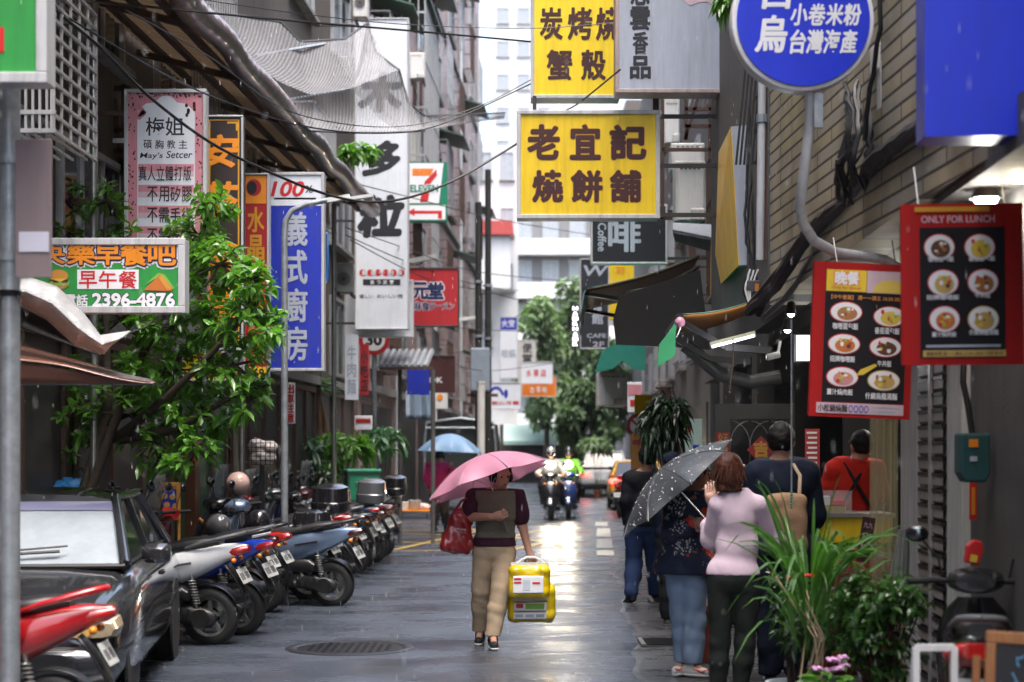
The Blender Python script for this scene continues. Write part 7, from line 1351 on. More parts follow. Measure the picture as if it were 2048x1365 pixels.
for i, (q, lb) in enumerate([([(640, 350, 24), (820, 395, 30), (1000, 440, 38), (1180, 470, 46)], 'fine cable behind the convenience store sign'), ([(690, 455, 27), (820, 500, 31), (960, 545, 38), (1180, 566, 45)], 'fine cable above the slim led lamp'), ([(690, 470, 27), (830, 530, 31), (980, 575, 38), (1170, 590, 45)], 'fine cable just above the red ramen sign'), ([(700, 480, 27), (860, 560, 32), (1000, 590, 39), (1160, 640, 46)], 'fine cable across the red ramen sign'), ([(815, 640, 32), (960, 660, 40), (1150, 664, 48)], 'fine cable level with the foot of the red ramen sign'), ([(1130, 222, 22), (1160, 205, 19), (1240, 140, 16)], 'short cable climbing behind the two yellow signs'), ([(845, 700, 34), (970, 742, 44), (1150, 720, 52)], 'lowest fine cable in front of the far trees')]): cable(q, .009, lb)
# ------------------------------------------------------------------ right side shop details
M['awn_under'] = mat('awning_underside', (.17, .075, .03), .6, var=.25, scale=4, grime=.3); M['awn_orange'] = mat('awning_orange', (.38, .15, .03), .55, var=.2, scale=4); M['awn_teal'] = mat('awning_teal', (.02, .20, .15), .4, var=.15, coat=.3); M['awn_green'] = mat('awning_green', (.03, .26, .10), .5, var=.15)
def awning(lb, inner, outer, Y0, Y1, um, vm, val=60, px_in0=None):
    """inner/outer pixel points give the slope at the near end; it runs along the street from Y0 to Y1"""
    a = P(*inner, Y0); c_ = P(*outer, Y0); r = T('shop_awning', lb, 'awning', tuple(a), 0, 'folding awnings on the shop side'); d = Vector((.043, 1, 0)) * (Y1 - Y0)
    def fn(u, v): p = a.lerp(c_, u) + d * v; p.z -= .05 * math.sin(PI * u); return tuple(p)
    MB().sheet(fn, 10, 8).build('canvas', um, r, world=True, smooth=True, solid=.008)
    MB().sheet(lambda u, v: tuple(Vector(fn(u, v)) + Vector((0, 0, .014))), 10, 8).build('top_cover', vm, r, world=True, smooth=True, solid=.006)
    h = val * Y0 / F
    MB().sheet(lambda u, v: tuple(c_ + d * u + Vector((-.02 * math.sin(u * 9) - .05 * v, 0, -h * v * (1 + .12 * math.sin(u * 40))))), 30, 4).build('valance', vm, r, world=True, smooth=True, solid=.006)
    MB().tube([c_, c_ + d], .03, 8).build('front_bar', M['black_metal'], r, world=True, smooth=True)
    for f_ in (.06, .94):
        o = d * f_; e = a + Vector((.0, 0, -.5)); m_ = (e.lerp(c_, .5)) + Vector((0, 0, -.12)); MB().bar(e + o, m_ + o, .06, .08).bar(m_ + o, c_ + o + Vector((0, 0, -.03)), .05, .075).build('folding_arm', M['black_metal'], r, world=True)
    return r
awning('farthest of the three folding awnings, highest teal edge below the coffee sign', (1400, 512), (1170, 580), 21.5, 24.5, M['awn_under'], M['awn_teal'], 55)
awning('middle folding awning with dark sagging underside', (1400, 533), (1256, 585), 19.6, 21.2, M['awn_under'], M['awn_teal'], 45)
awning('nearest folding awning with orange underside and bright green end flap', (1545, 588), (1360, 632), 15.2, 17.4, M['awn_orange'], M['awn_teal'], 40)
b = MB().add([P(1238, 592, 19.5), P(1400, 540, 19.5), P(1420, 700, 19.5), P(1330, 694, 19.5), P(1232, 690, 19.5), P(1226, 640, 19.5)], [(0, 1, 2, 3, 4, 5)]).build('tarpaulin_curtain', M['rubber'], solid=.01); tag(b, 'black tarpaulin curtain hanging under the middle folding awning', 'curtain')
b = MB().add([P(1352, 645, 15.15), P(1350, 712, 15.15), P(1314, 735, 15.15), P(1318, 690, 15.15)], [(0, 1, 2, 3)]).build('awning_flap', M['awn_green'], solid=.006); tag(b, 'bright green cloth flap hanging from the nearest awning end', 'flap')
r = T('ball_ornament', 'pale pink ball on the tip of the nearest awning arm', 'ornament', tuple(P(1360, 645, 15.0))); MB().ball((0, 0, 0), .046, 12).build('ball', mat('ball_pink', (.55, .25, .35), .35), r, smooth=True); MB().tube([(.01, 0, -.03), (-.03, .02, -.13)], .006).build('stem', M['steel'], r)
r = T('green_shop_awning', 'scalloped dark green awning far down the shop side', 'awning', tuple(P(1240, 700, 29))); MB().sheet(lambda u, v: tuple(P(ylerp(1292, 1200, v) - 4 * v, ylerp(665, 722, v) + 14 * v * abs(math.sin(u * PI * 3)) * (v > .98), ylerp(28, 33, u))), 36, 6).build('canvas', M['awn_teal'], r, world=True, smooth=True, solid=.01)
MB().add([P(1292, 662, 28), P(1205, 700, 28), P(1190, 745, 28), P(1225, 738, 28), P(1245, 722, 28), P(1265, 738, 28), P(1290, 742, 28)], [(0, 1, 2, 3, 4, 5, 6)]).build('end_flap', M['awn_teal'], r, world=True, solid=.01)
# far clutter under awnings: grey ducts, drum signs
ac_unit('bulky pale grey condenser below the dark green awning', 1194, 745, 1262, 815, 31, .5, fan=False)
s = Sign('no_entry_sign', 'red ringed prohibition sign beside the dark hanging plant', 1252, 828, 1298, 876, 24, .02, None, None, 0, cat='road sign'); ell(s, 'disc', M['sign_red'], 1275, 852, 22, 24, y=0); ell(s, 'white_field', M['letter_white'], 1275, 852, 15, 16.5, y=-.003); s.poly('bar', M['sign_red'], [(1262, 842), (1265, 839), (1289, 862), (1286, 865)], y=-.006); MB().bb((-.03, .03, -1.9), (.03, .06, .3)).build('post', M['galv'], s.root)
s = Sign('yellow_banner', 'slanting yellow banner behind the hanging plant', 1268, 790, 1306, 846, 24.5, .02, M['sign_yellow'], M['sign_yellow'], 0, rz=R(20)); s = Sign('pale_poster', 'pale mint poster with red marks behind the floral jacket woman', 1368, 838, 1404, 930, 19.6, .02, M['pale_green'], M['pale_green'], 0, cat='poster')
for q in ((1372, 852, 1382, 866), (1386, 890, 1398, 900), (1374, 905, 1392, 912)): s.rect('print', M['letter_red'] if q[0] == 1372 else M['sign_blue'], *q)
s = Sign('pink_notice', 'pink and white notice fixed beside the condenser down the street', 1255, 765, 1284, 825, 27, .02, M['letter_white'], None, 0, cat='poster'); s.rect('pink_band', M['pink_print'], 1256, 770, 1283, 790, y=-.003); s.rect('red_print', M['letter_red'], 1260, 800, 1280, 812, y=-.003)
s = Sign('orange_shutter', 'orange panel low behind the man in black', 1262, 868, 1286, 1000, 23, .03, M['bun'], None, 0, cat='panel'); s.rect('print', M['letter_red'], 1265, 880, 1282, 890, y=-.002)
# lattice gate across the shop
gt = T('lattice_gate', 'black metal gate with pointed arch tracery behind the queue', 'gate', (P(1510, 900, 18).x, 18, 0)); hw = .42; zt = H + (HY - 808) * 18 / F; za = zt - .16
MB().bb((-hw, 0, .02), (-hw + .16, .06, zt)).bb((hw - .05, 0, .02), (hw, .06, zt)).bb((-hw + .16, 0, za), (hw - .05, .06, zt)).bb((-hw + .16, .0, .02), (hw - .05, .06, .9)).build('gate_frame', mat('gate_black', (.03, .032, .036), .4, .3, var=.2), gt)
MB().bb((-hw + .16, .035, .9), (hw - .05, .05, za)).build('dark_glass', M['glass_dark'], gt); b = MB(); wd = (2 * hw - .21) / 3
for i in range(4):
    for sgn in (-1, 1):
        x0 = -hw + .16 + wd * i; pts = [(x0 + sgn * wd * (1 - math.cos(t)), .02, za - .28 + .26 * math.sin(t)) for t in np.linspace(0, 1.5, 8)]; pts = [(x0, .02, .9)] + pts
        if -hw + .15 <= pts[-1][0] <= hw - .04: b.tube(pts, .007, 6)
b.bb((-hw + .16, .015, 1.32), (hw - .05, .03, 1.34)).build('tracery', M['alu'], gt)
# interior partitions behind the stall
stbox(2.6, 3.0, 17.2, 17.26, .02, 2.7).build('dark_partition', M['shop_dark'], R1, world=True)
s = Sign('red_poster', 'red and white printed poster inside the stall near the vendor', 1610, 858, 1640, 940, 15.8, .01, M['sign_red'], None, 0, cat='poster')
for i in range(7): s.rect('print_line', M['letter_white'], 1613 + (i % 2) * 3, 864 + i * 10, 1634, 868 + i * 10, y=-.002)
# stall: counter, glass case, cloth, price board, trays
st = T('food_stall', 'food stall counter with yellow front panel and red cloth skirt', 'stall', (P(1735, 900, 12.2).x, 12.3, .02)); xx = lambda px: P(px, 900, 12.2).x - P(1735, 900, 12.2).x; zz = lambda py: H - (py - HY) * 12.2 / F - .02
MB().bb((xx(1645), 0, zz(1088)), (xx(1792), .7, zz(1036))).build('yellow_panel', M['sign_yellow'], st, bev=.008); MB().bb((xx(1640), -.03, zz(1036)), (xx(1795), .72, zz(1028))).build('counter_top', M['steel'], st)
MB().sheet(lambda u, v: (ylerp(xx(1640), xx(1792), u), -.03 + .02 * math.sin(u * 40) * v, ylerp(zz(1118), .06, v)), 60, 6).build('cloth_skirt', mat('maroon_cloth', (.16, .012, .012), .8, bump=.2), st, smooth=True, solid=.006); MB().bb((xx(1640), 0, zz(1118)), (xx(1792), .7, zz(1112))).build('shelf', M['steel'], st); 
for px in (1646, 1786): MB().bb((xx(px) - .015, .02, 0), (xx(px) + .015, .05, zz(1036))).bb((xx(px) - .015, .64, 0), (xx(px) + .015, .67, zz(1036))).build('leg', M['steel'], st)
M['acrylic'] = mat('acrylic', (.8, .85, .85), .05, var=0, alpha=.22); M['bread'] = mat('bread_crust', (.42, .22, .08), .7, var=.4, scale=20)
r = T('display_case', 'clear acrylic case holding white and red boxes on the stall counter', 'display case', (P(1680, 900, 12.2).x, 12.45, zz(1028) + .02)); MB().bb((-.12, -.08, 0), (.12, .12, .16)).build('acrylic_case', M['acrylic'], r); MB().bb((-.10, -.05, .0), (.08, .08, .05)).build('tray', M['noodle'], r); MB().bb((-.02, -.06, .055), (.08, .06, .09)).build('red_box', M['letter_red'], r, bev=.004); MB().bb((-.10, -.04, .055), (-.03, .06, .12)).build('white_box', M['letter_white'], r, bev=.004)
rr = random.Random(4); b = T('bread_tray', 'steel tray of flat golden breads under the yellow stall panel', 'tray', (P(1720, 900, 12.2).x, 12.35, zz(1112) + .02)); MB().bb((-.22, -.08, 0), (.22, .3, .015)).build('tray', M['steel'], b)
for i in range(12): MB().ball((-.19 + (i % 6) * .076, -.03 + .09 * (i // 6), .04), .04, 8, (1, 1.2, .5)).build('bread', M['bread'], b, smooth=True)
s = Sign('price_board', 'tilted brown price board with pale writing leaning at the stall', 1712, 1034, 1738, 1124, 11.6, .01, M['maroon'], None, 0, cat='price board'); s.root.rotation_euler = (0, R(9), 0); s.text([('九九', 1716, 1044, 1734, 1056), ('$20', 1716, 1066, 1734, 1078), ('$35', 1716, 1088, 1734, 1100)], M['pink_pale'], off=.01, y=-.002); MB().bb((-.004, 0, -.6), (.004, .01, 0)).build('stake', M['acrylic'], s.root)
M['strip'] = mat('pvc_strip', (.55, .5, .32), .15, var=.1, alpha=.35); r = T('strip_curtain', 'yellowed clear plastic strip curtain hanging beside the vendor', 'curtain', (P(1765, 900, 12.1).x, 12.1, 0))
for i in range(4): MB().sheet(lambda u, v: (-.09 + i * .05 + u * .055, .02 * math.sin(u * 3 + i) + .01 * i, ylerp(2.7, .55, v)), 4, 6).build('strip', M['strip'], r, smooth=True, solid=.003)
r = T('mop', 'grey string mop propped upside down against the cream pillar', 'mop', (P(1782, 900, 11.7).x, 11.7, .02), Euler((R(4), R(4), 0))); MB().tube([(0, 0, 0), (0, 0, 1.05)], .013, 8).build('handle', M['khaki'], r, smooth=True); b = MB(); rr = random.Random(9)
for i in range(46): a = rr.uniform(0, 6.28); q = rr.uniform(.02, .075); b.tube([(0, 0, 1.08), (q * math.cos(a) * .6, q * math.sin(a) * .6, 1.14), (q * math.cos(a), q * math.sin(a), rr.uniform(.72, .95))], .005, 4)
b.build('strings', mat('mop_grey', (.35, .35, .36), .9), r, smooth=True)
r = T('broom', 'wooden handled broom standing next to the grey mop', 'broom', (P(1794, 900, 11.75).x, 11.75, .02), Euler((R(3), R(5), 0))); MB().tube([(0, 0, .1), (0, 0, 1.15)], .012, 8).build('handle', M['bun'], r, smooth=True); MB().loft([[(-.12, -.02, 0), (.12, -.02, 0), (.12, .02, 0), (-.12, .02, 0)], [(-.04, -.02, .18), (.04, -.02, .18), (.04, .02, .18), (-.04, .02, .18)]]).build('bristles', M['khaki'], r)
r = T('beaded_curtain', 'thin hanging cord with dark green beads before the navy man', 'cord', tuple(P(1583, 640, 11.6))); z0 = P(0, 640, 11.6).z; MB().tube([(0, 0, 0), (0, 0, P(0, 1000, 11.6).z - z0)], .006, 6).build('cord', M['galv'], r)
for i in range(6): MB().ball((0, 0, P(0, 985 + i * 6, 11.6).z - z0), .010, 7).build('bead', M['awn_teal'], r, smooth=True)
r = T('pull_string', 'short brown cord dangling from the nearest awning', 'cord', tuple(P(1466, 690, 14.6))); MB().tube([(0, 0, .05), (0, 0, -.15), (-.02, 0, -.3), (-.03, 0, -.40)], .006, 6).build('cord', M['rust'], r); MB().ball((-.03, 0, -.41), .012, 6).build('knob', M['rust'], r)
# lamps
M['tube_on'] = mat('tube_lit', (.8, .8, .8), .4, var=0, emit=(.9, .95, 1), estr=1.0); M['bulb_on'] = mat('bulb_lit', (.8, .8, .8), .4, var=0, emit=(1, .95, .85), estr=7); M['warm_on'] = mat('warm_panel_lit', (.8, .7, .5), .4, var=0, emit=(1, .82, .5), estr=5)
def lamp_light(loc, e, col, parent, rad=.05):
    l = bpy.data.lights.new('lamp_glow', 'POINT'); l.energy = e; l.color = col; l.shadow_soft_size = rad; o = bpy.data.objects.new('lamp_glow', l); COL.objects.link(o); o.location = loc; o.parent = parent
r = T('tube_lamp', 'long fluorescent tube fitting below the nearest awning', 'lamp', tuple(P(1465, 680, 14.8))); MB().bar(P(1420, 691, 14.8), P(1510, 668, 14.8), .05, .06).build('housing', mat('lamp_cream', (.55, .56, .40), .5, grime=.3), r, world=True); MB().bar(P(1424, 694, 14.78), P(1508, 672, 14.78), .022).build('tube', M['tube_on'], r, world=True); lamp_light((0, 0, -.12), 3, (.9, .95, 1), r)
r = T('bulb_lamp', 'bright round bulb in a reflector under the blue panel', 'lamp', tuple(P(1972, 398, 8.9))); MB().lathe([(.03, .10), (.05, .06), (.085, .0), (.08, .0), (.03, .07)], 20).build('reflector', M['chrome'], r, smooth=True); MB().ball((0, 0, .0), .062, 12, (1, 1, .75)).build('bulb', M['bulb_on'], r, smooth=True); MB().tube([(0, 0, .1), (-.05, .1, .3), (-.02, .3, .38)], .014).build('cable', M['cable'], r); lamp_light((0, -.02, -.1), 2.5, (1, .95, .85), r)
r = T('tube_lamp', 'short lit tube just below the bright round bulb', 'lamp', tuple(P(1955, 426, 9.2))); MB().bar(P(1930, 430, 9.2), P(1972, 424, 9.2), .03).build('tube', M['tube_on'], r, world=True); MB().bar(P(1932, 420, 9.22), P(1975, 414, 9.22), .04).build('housing', M['grey_plastic'], r, world=True)
r = T('panel_lamp', 'warm lit panel lamp at the right picture edge', 'lamp', tuple(P(2030, 345, 8.6))); MB().add([P(1985, 360, 8.6), P(2075, 365, 8.6), P(2075, 318, 8.9), P(2035, 330, 8.9)], [(0, 1, 2, 3)]).build('diffuser', M['warm_on'], r, world=True, solid=.02); MB().bar(P(1985, 352, 8.8), P(2075, 308, 9.1), .05).build('housing', M['grey_plastic'], r, world=True); lamp_light((0, -.05, -.1), 1.2, (1, .85, .6), r)
for px, py, Y, lb in ((1582, 628, 13.6, 'small bright spot lamp above the queue'), (1575, 660, 14.0, 'second small spot lamp beneath the first one')):
    r = T('spot_lamp', lb, 'lamp', tuple(P(px, py, Y))); MB().ball((0, 0, 0), .028, 10).build('bulb', M['bulb_on'], r, smooth=True); MB().lathe([(.03, .0), (.045, -.005), (.03, .09), (.01, .1)], 16).build('shade', M['black_metal'], r, smooth=True)
r = T('light_box', 'lit pale wall panel behind the smaller menu board', 'light box', tuple(P(1605, 700, 14.4))); MB().bb((-.05, 0, -.09), (.06, .05, .12)).build('diffuser', M['tube_on'], r); MB().bb((-.06, .01, -.10), (.07, .08, .13)).build('housing', M['grey_plastic'], r)
lamp_in = T('ceiling_lamp', 'fluorescent ceiling lamp inside the stall above the vendor', 'lamp', (3.2, 13.6, 2.66)); MB().bb((-.5, -.05, 0), (.5, .05, .05)).build('housing', M['white_plastic'], lamp_in); MB().tube([(-.48, 0, -.03), (.48, 0, -.03)], .018, 8).build('tube', M['tube_on'], lamp_in, smooth=True); lamp_light((0, 0, -.12), 14, (1, .93, .8), lamp_in, .2)
r = T('security_camera', 'small white security camera under the awning beam', 'camera', tuple(P(1546, 713, 13.5))); MB().tube([(-.05, -.02, -.01), (.05, .0, .015)], .026, 12).build('housing', M['white_plastic'], r, smooth=40); MB().disc((-.055, -.022, -.011), .02, .004, 'x').build('lens', M['black_metal'], r); MB().tube([(.04, 0, .02), (.06, .02, .12)], .01).build('bracket', M['white_plastic'], r)
# cables and boxes on the tiled wall
def wob(pts, n, amp, rs):
    out = []
    for i in range(n + 1):
        q = pl(pts, i / n); out.append(P(q[0] + rs.uniform(-amp, amp), q[1] + rs.uniform(-amp, amp), q[2]))
    return out
rs_ = random.Random(8); cb = T('cable_bundle', 'heavy tangle of black cables along the foot of the tiled wall', 'cables', tuple(P(1680, 430, 11.5))); b = MB()
main = [(1505, 615, 13.6), (1560, 560, 13), (1620, 470, 12.2), (1700, 395, 11.2), (1745, 330, 10.5), (1800, 285, 9.8), (1870, 232, 9.2)]
for i in range(13): o = [(a + rs_.uniform(-9, 9), c_ + rs_.uniform(-12, 12), y - .06) for a, c_, y in main]; b.tube(wob(o, 26, 3.5, rs_), rs_.choice([.016, .022, .03, .04]), 6)
for i in range(12): x = rs_.uniform(1690, 1770); b.tube(wob([(x, rs_.uniform(150, 210), 10.7), (x + rs_.uniform(-30, 20), 260, 10.5), (x - rs_.uniform(0, 40), 330, 10.5), (x - rs_.uniform(0, 20), rs_.uniform(370, 410), 10.8)], 14, 5, rs_), rs_.choice([.009, .013, .02]), 5)
for i in range(6): x = rs_.uniform(1755, 1790); b.tube(wob([(x, -60, 10.2), (x + 4, 60, 10.2), (x - 20, 180, 10.4), (x - 30, 280, 10.5)], 12, 3, rs_), .016, 6)
b.build('black_cables', M['cable'], cb, world=True, smooth=True)['kind'] = 'stuff'
b = MB()
for i in range(4): o = [(a + 20 + rs_.uniform(-6, 6), c_ + 26 + rs_.uniform(-6, 6), y - .05) for a, c_, y in main]; b.tube(wob(o, 20, 3, rs_), .018, 6)
b.build('grey_conduits', M['grey_plastic'], cb, world=True, smooth=True)['kind'] = 'stuff'
cb2 = T('cable_bundle', 'hanging knot of cables and connectors beside the leaning yellow fascia', 'cables', tuple(P(1510, 560, 14.6))); b = MB()
for i in range(9): x = rs_.uniform(1496, 1525); b.tube(wob([(x + 8, 170, 15), (x + rs_.uniform(-8, 8), 330, 14.9), (x + rs_.uniform(-14, 8), 470, 14.7), (x + rs_.uniform(-10, 14), 570, 14.5)], 14, 3, rs_), rs_.choice([.008, .012, .018]), 5)
for i in range(5): cx_, cy_ = rs_.uniform(1495, 1520), rs_.uniform(560, 600); q = rs_.uniform(14, 28); b.tube([P(cx_ + q * .6 * math.cos(t), cy_ + q * math.sin(t), 14.5) for t in np.linspace(0, 6, 14)], .007, 5)
b.build('black_cables', M['cable'], cb2, world=True, smooth=True)['kind'] = 'stuff'; b = MB()
for i in range(3): b.tube(wob([(1500 + i * 8, 540, 14.45), (1490 + i * 5, 580, 14.4), (1502, 620, 14.4), (1520, 600, 14.45)], 12, 1, rs_), .008, 5)
b.build('white_wires', M['white_plastic'], cb2, world=True, smooth=True)['kind'] = 'stuff'; MB().box(tuple(P(1508, 572, 14.4)), (.12, .06, .09)).build('junction_box', M['grey_plastic'], cb2, world=True, bev=.01); MB().box(tuple(P(1514, 575, 14.35)), (.03, .03, .06)).build('orange_connector', M['orange'], cb2, world=True)
r = T('meter_housing', 'grey ribbed box standing on the tiled wall beside the blue panel', 'box', tuple(P(1776, 218, 10.3))); k_ = 10.3 / F; MB().bb((-14 * k_, 0, 0), (14 * k_, .2, 100 * k_)).build('casing', M['ac'], r, bev=.015); MB().bb((-22 * k_, .03, 80 * k_), (10 * k_, .22, 138 * k_)).build('casing', M['ac'], r, bev=.02); b = MB()
for i in range(6): b.bb((-12 * k_ + i * 4.2 * k_, -.008, .01), (-10.5 * k_ + i * 4.2 * k_, .004, 95 * k_))
b.build('ribs', M['grey_plastic'], r)
# pipes and rack by the condensers
r = T('drainpipe', 'pale drainpipe with joints right of the stacked condensers', 'pipe', tuple(P(1437, 300, 18.6))); MB().tube([P(1437, 180, 18.6), P(1436, 300, 18.6), P(1436, 420, 18.6)], .055, 12).build('pipe', M['pvc'], r, world=True, smooth=True); MB().tube([P(1437, 285, 18.6), P(1436, 305, 18.6)], .066, 12).build('joint', M['pvc'], r, world=True, smooth=True)
rk = T('condenser_rack', 'rust brown steel rack holding the stacked condensers', 'rack', tuple(P(1380, 300, 20.8)))
for a, c_ in [((1324, 300), (1424, 300)), ((1325, 200), (1325, 440)), ((1372, 190), (1372, 280)), ((1420, 200), (1420, 320)), ((1370, 219), (1425, 219)), ((1370, 253), (1425, 253)), ((1370, 280), (1395, 200)), ((1320, 437), (1345, 437)), ((1345, 455), (1420, 470))]: MB().bar(P(*a, 20.3), P(*c_, 20.3), .04).build('angle_bar', M['rust'], rk, world=True)
r = T('metal_ledge', 'grey metal ledge under the stacked condensers', 'ledge', tuple(P(1380, 460, 20))); MB().add([P(1345, 448, 20), P(1425, 452, 20), P(1425, 478, 19.4), P(1345, 462, 19.4)], [(0, 1, 2, 3)]).build('sheet', M['galv'], r, world=True, solid=.03); MB().add([P(1345, 466, 19.8), P(1425, 482, 19.8), P(1425, 505, 19.8), P(1350, 484, 19.8)], [(0, 1, 2, 3)]).build('fascia', M['grey_wall'], r, world=True, solid=.03)
b = MB(); r = T('grey_duct', 'fat grey duct bending under the dark ceiling behind the awnings', 'duct', tuple(P(1440, 750, 17.4))); b.tube([P(1370, 690, 17.4), P(1400, 715, 17.4), P(1440, 750, 17.4), P(1500, 765, 17.4), P(1560, 755, 17.4)], .075, 12).build('pipe', M['grey_plastic'], r, world=True, smooth=True); MB().tube([P(1436, 747, 17.4), P(1444, 752, 17.4)], .085, 12).build('joint', M['grey_plastic'], r, world=True)
# boxes on the shutter wall
r = T('breaker_box', 'dark teal breaker box with orange stickers hanging near the shutter', 'box', tuple(P(1944, 965, 9.4))); k_ = 9.4 / F; MB().prism([(-29 * k_, 20 * k_), (-18 * k_, 0), (22 * k_, 0), (31 * k_, 18 * k_), (31 * k_, 98 * k_), (-29 * k_, 98 * k_)], -.06, .08).build('casing', mat('box_teal', (.012, .07, .075), .45, grime=.3), r, bev=.012); MB().bb((-12 * k_, -.066, 70 * k_), (6 * k_, -.06, 86 * k_)).build('sticker', M['orange'], r); MB().bb((-10 * k_, -.066, 42 * k_), (4 * k_, -.06, 52 * k_)).build('label', M['sign_grey'], r); MB().tube([(0, 0, 98 * k_), (-.02, 0, 150 * k_), (-.05, .0, 200 * k_), (-.04, .02, 240 * k_)], .018).build('cable', M['cable'], r, smooth=True)
s = Sign('red_sticker', 'narrow red sticker on the grey wall below the teal box', 1939, 966, 1954, 1040, 9.75, .006, M['letter_red'], None, 0, cat='sticker'); s.rect('print', M['orange'], 1943, 975, 1950, 1030, y=-.001)
r = T('red_case', 'small red plastic case propped above the black scooter', 'case', tuple(P(1945, 1128, 9.3))); r.rotation_euler = (0, R(10), 0); MB().prism([(-.04, 0), (.04, 0), (.05, .09), (.03, .13), (-.02, .13), (-.045, .09)], 0, .05).build('casing', M['letter_red'], r, bev=.01); MB().bb((-.018, -.004, .01), (.02, .002, .05)).build('label', M['egg_yellow'], r)
# white stand and chalkboard at the very front
r = T('white_stand', 'white tube stand at the lower edge before the black scooter', 'stand', (P(1856, 900, 7.6).x, 7.6, 0)); zt = H - (1296 - HY) * 7.6 / F; MB().bar((-.055, 0, .02), (-.055, 0, zt), .03).bar((-.055, 0, zt), (.12, .02, zt), .03).bar((.12, .02, .02), (.12, .02, zt), .03).build('frame', M['white_paint'], r); MB().bar((-.055, .25, .02), (-.055, .02, zt - .05), .025).build('brace', M['white_paint'], r)
r = T('chalkboard_sign', 'wood framed chalkboard with blue scribbles at the lower right corner', 'chalkboard', (P(2040, 900, 6.8).x, 6.8, 0), Euler((R(-7), R(3), R(-6)))); zt = H - (1268 - HY) * 6.8 / F; wd = .16; M['board_wood'] = mat('board_wood', (.26, .11, .04), .5, var=.3, scale=8, stretch=(10, 10, 1))
MB().bb((-wd, 0, zt - .05), (wd, .03, zt)).bb((-wd, .0, .05), (-wd + .04, .03, zt - .05)).bb((wd - .04, 0, .05), (wd, .03, zt - .05)).build('frame', M['board_wood'], r, bev=.005); MB().bb((-wd + .04, .006, .1), (wd - .04, .02, zt - .05)).build('slate', M['ink'], r); rs_ = random.Random(3); b = MB()
for i in range(16): x = -wd + .06 + rs_.uniform(0, .2); z = zt - .1 - rs_.uniform(0, .13); b.tube([(x, .003, z), (x + rs_.uniform(-.02, .03), .003, z + rs_.uniform(-.03, .03)), (x + rs_.uniform(-.01, .04), .003, z + rs_.uniform(-.04, .02))], .003, 4)
b.build('chalk_strokes', mat('chalk_blue', (.12, .35, .6), .8), r); MB().bb((-wd, .3, .02), (-wd + .03, .33, zt - .1)).build('rear_leg', M['board_wood'], r)
r = T('flower_pot', 'dark red square planter behind the light jeans', 'planter', (P(1402, 900, 13.6).x, 13.6, .02)); MB().loft([[(-a, -a, z), (a, -a, z), (a, a, z), (-a, a, z)] for z, a in ((0, .13), (.40, .16), (.401, .175), (.45, .175))]).build('pot', mat('planter_red', (.16, .03, .02), .5, grime=.4), r); MB().bb((-.15, -.15, .42), (.15, .15, .44)).build('soil', M['patty'], r)
# rain: sparse falling drops
b = MB(); rr = random.Random(77)
for i in range(900):
    Y = rr.uniform(5, 24); x = rr.uniform(-.30, .30) * Y; z = H + (HY - rr.uniform(-20, 1380)) * Y / F; q = rr.uniform(.0010, .0022) * (Y / 14) ** .6; ln = rr.uniform(.006, .035)
    if z < .05: continue
    b.add([(x - q, Y, z), (x + q, Y, z), (x, Y, z + ln), (x, Y, z - ln * .6), (x, Y - q, z), (x, Y + q, z)], [(0, 2, 4), (4, 2, 1), (1, 2, 5), (5, 2, 0), (0, 4, 3), (4, 1, 3), (1, 5, 3), (5, 0, 3)])
rn = b.build('rain', mat('rain_drop', (.75, .78, .8), .1, var=0), None); tag(rn, 'sparse bright drops of falling rain across the street', 'rain', kind='stuff')

# clutter between the tree and the scooters
s = Sign('wooden_cabinet', 'orange brown wooden cabinet front behind the pink helmet', 428, 868, 498, 1010, 24.5, .4, M['bun'], M['board_wood'], .03, frame=M['bun'], cat='cabinet'); s.rect('glass_pane', M['glass_dark'], 436, 880, 462, 930); s.rect('glass_pane', M['glass_dark'], 466, 880, 492, 930); s.rect('amber_panel', M['orange'], 436, 938, 492, 990)  # added panel; its brown and orange paint in a warm lit shop interior
s = Sign('steel_cabinet', 'narrow steel and glass cabinet left of the wooden one', 384, 905, 424, 1010, 22, .35, M['steel'], M['acrylic'], .03, frame=M['steel'], cat='cabinet'); s.rect('white_panel', M['letter_white'], 392, 950, 414, 1000)
r = T('plastic_crate', 'two red plastic crates stacked under the tree edge', 'crates', tuple(P(365, 922, 20.5)))
for i in range(2): MB().loft([[(-a, -.14, z), (a, -.14, z), (a, .14, z), (-a, .14, z)] for z, a in ((i * .13, .17), (i * .13 + .11, .2), (i * .13 + .12, .21))]).build('crate_body', M['letter_red'], r)
MB().bb((-.18, -.15, -1.55), (.18, .15, -.002)).build('stool', M['patty'], r)
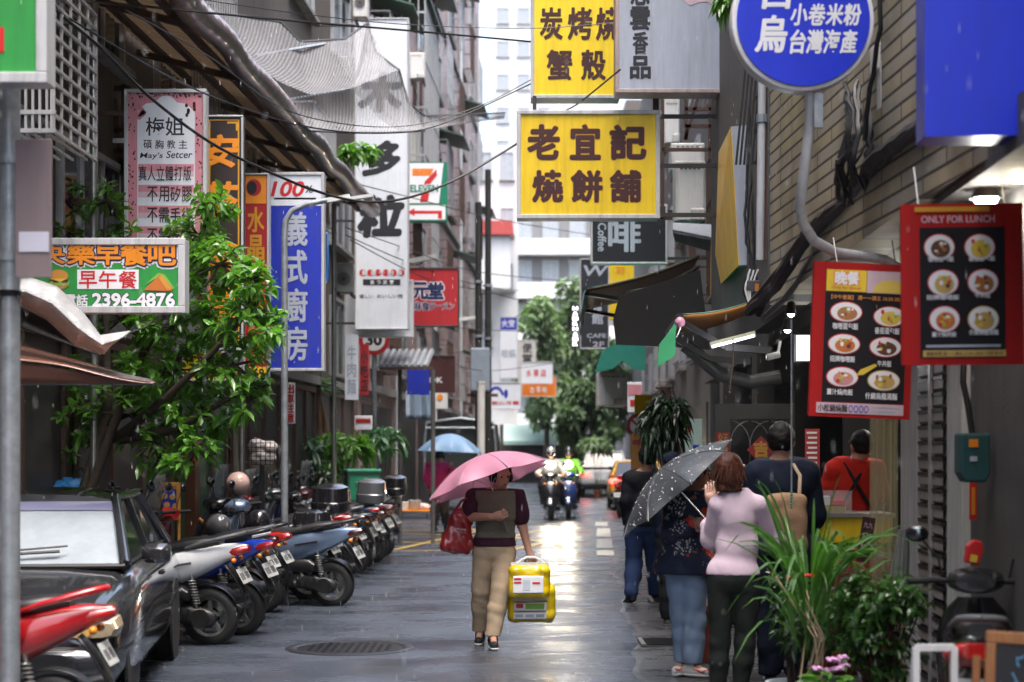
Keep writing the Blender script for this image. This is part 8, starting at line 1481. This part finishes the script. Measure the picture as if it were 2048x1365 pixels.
r = T('folded_umbrella', 'bright blue folded umbrella heap behind the dark car roof', 'umbrella', tuple(P(128, 985, 15.4))); V, Q = sdf_mesh([('e', (0, 0, .02), (.22, .08, .06)), ('e', (.04, 0, .06), (.12, .07, .05))], .016, .04, wr=.02, wf=26); np_obj('canopy', [(V, Q)], mat('umbrella_cyan', (.01, .14, .36), .5), r); MB().tube([(.08, 0, .08), (.12, -.02, .2), (.17, -.02, .22), (.19, -.02, .17)], .012).build('handle', M['cable'], r, smooth=True)
MB().bar((-.2, .1, -.95), (.2, .1, 0), .03).bar((.2, .1, -.95), (-.2, .1, 0), .03).build('rack_stand', M['rust'], r)

wc = T('window_cage', 'black steel window cage behind the round blue sign and the leaning fascia', 'window cage', tuple(P(1525, 330, 14.1))); b = MB()
for i in range(6): b.bar(P(1508 + i * 7, -40, 14.1), P(1472 + i * 8, 330, 14.1), .018)
for py in (-20, 60, 128, 196, 262, 326): b.bar(P(1506, py, 14.1), P(1548, py, 14.1), .028)
b.build('bars', M['black_metal'], wc, world=True)
for px, m_, rd, lb in ((1524, 'pvc', .035, 'pale vertical conduit beside the black window cage'), (1537, 'rust', .022, 'thin rusty conduit nearest the tiled wall edge')):
    r = T('conduit', lb, 'pipe', tuple(P(px, 500, 14.0)), 0, 'conduits on the shop wall'); MB().tube([P(px + 3, -120, 14), P(px, 200, 14), P(px - 4, 520, 14)], rd, 8).build('pipe', M[m_], r, world=True, smooth=True); MB().tube([P(px, 230, 14), P(px, 246, 14)], rd * 1.35, 8).build('joint', M['galv'], r, world=True)
hz = MB().bb((-70, -3, -1), (90, 165, 42)).build('haze', bpy.data.materials.new('haze_air')); hm_ = hz.data.materials[0]; hm_.use_nodes = True; hn = hm_.node_tree
hn.nodes.remove(hn.nodes['Principled BSDF']); pv_ = hn.nodes.new('ShaderNodeVolumePrincipled'); pv_.inputs['Color'].default_value = (.93, .96, 1, 1); pv_.inputs['Density'].default_value = .00013; pv_.inputs['Anisotropy'].default_value = .2
hn.links.new(pv_.outputs[0], hn.nodes['Material Output'].inputs['Volume']); tag(hz, 'pale rainy haze filling the street', 'haze', kind='stuff')
S.cycles.volume_bounces = 1
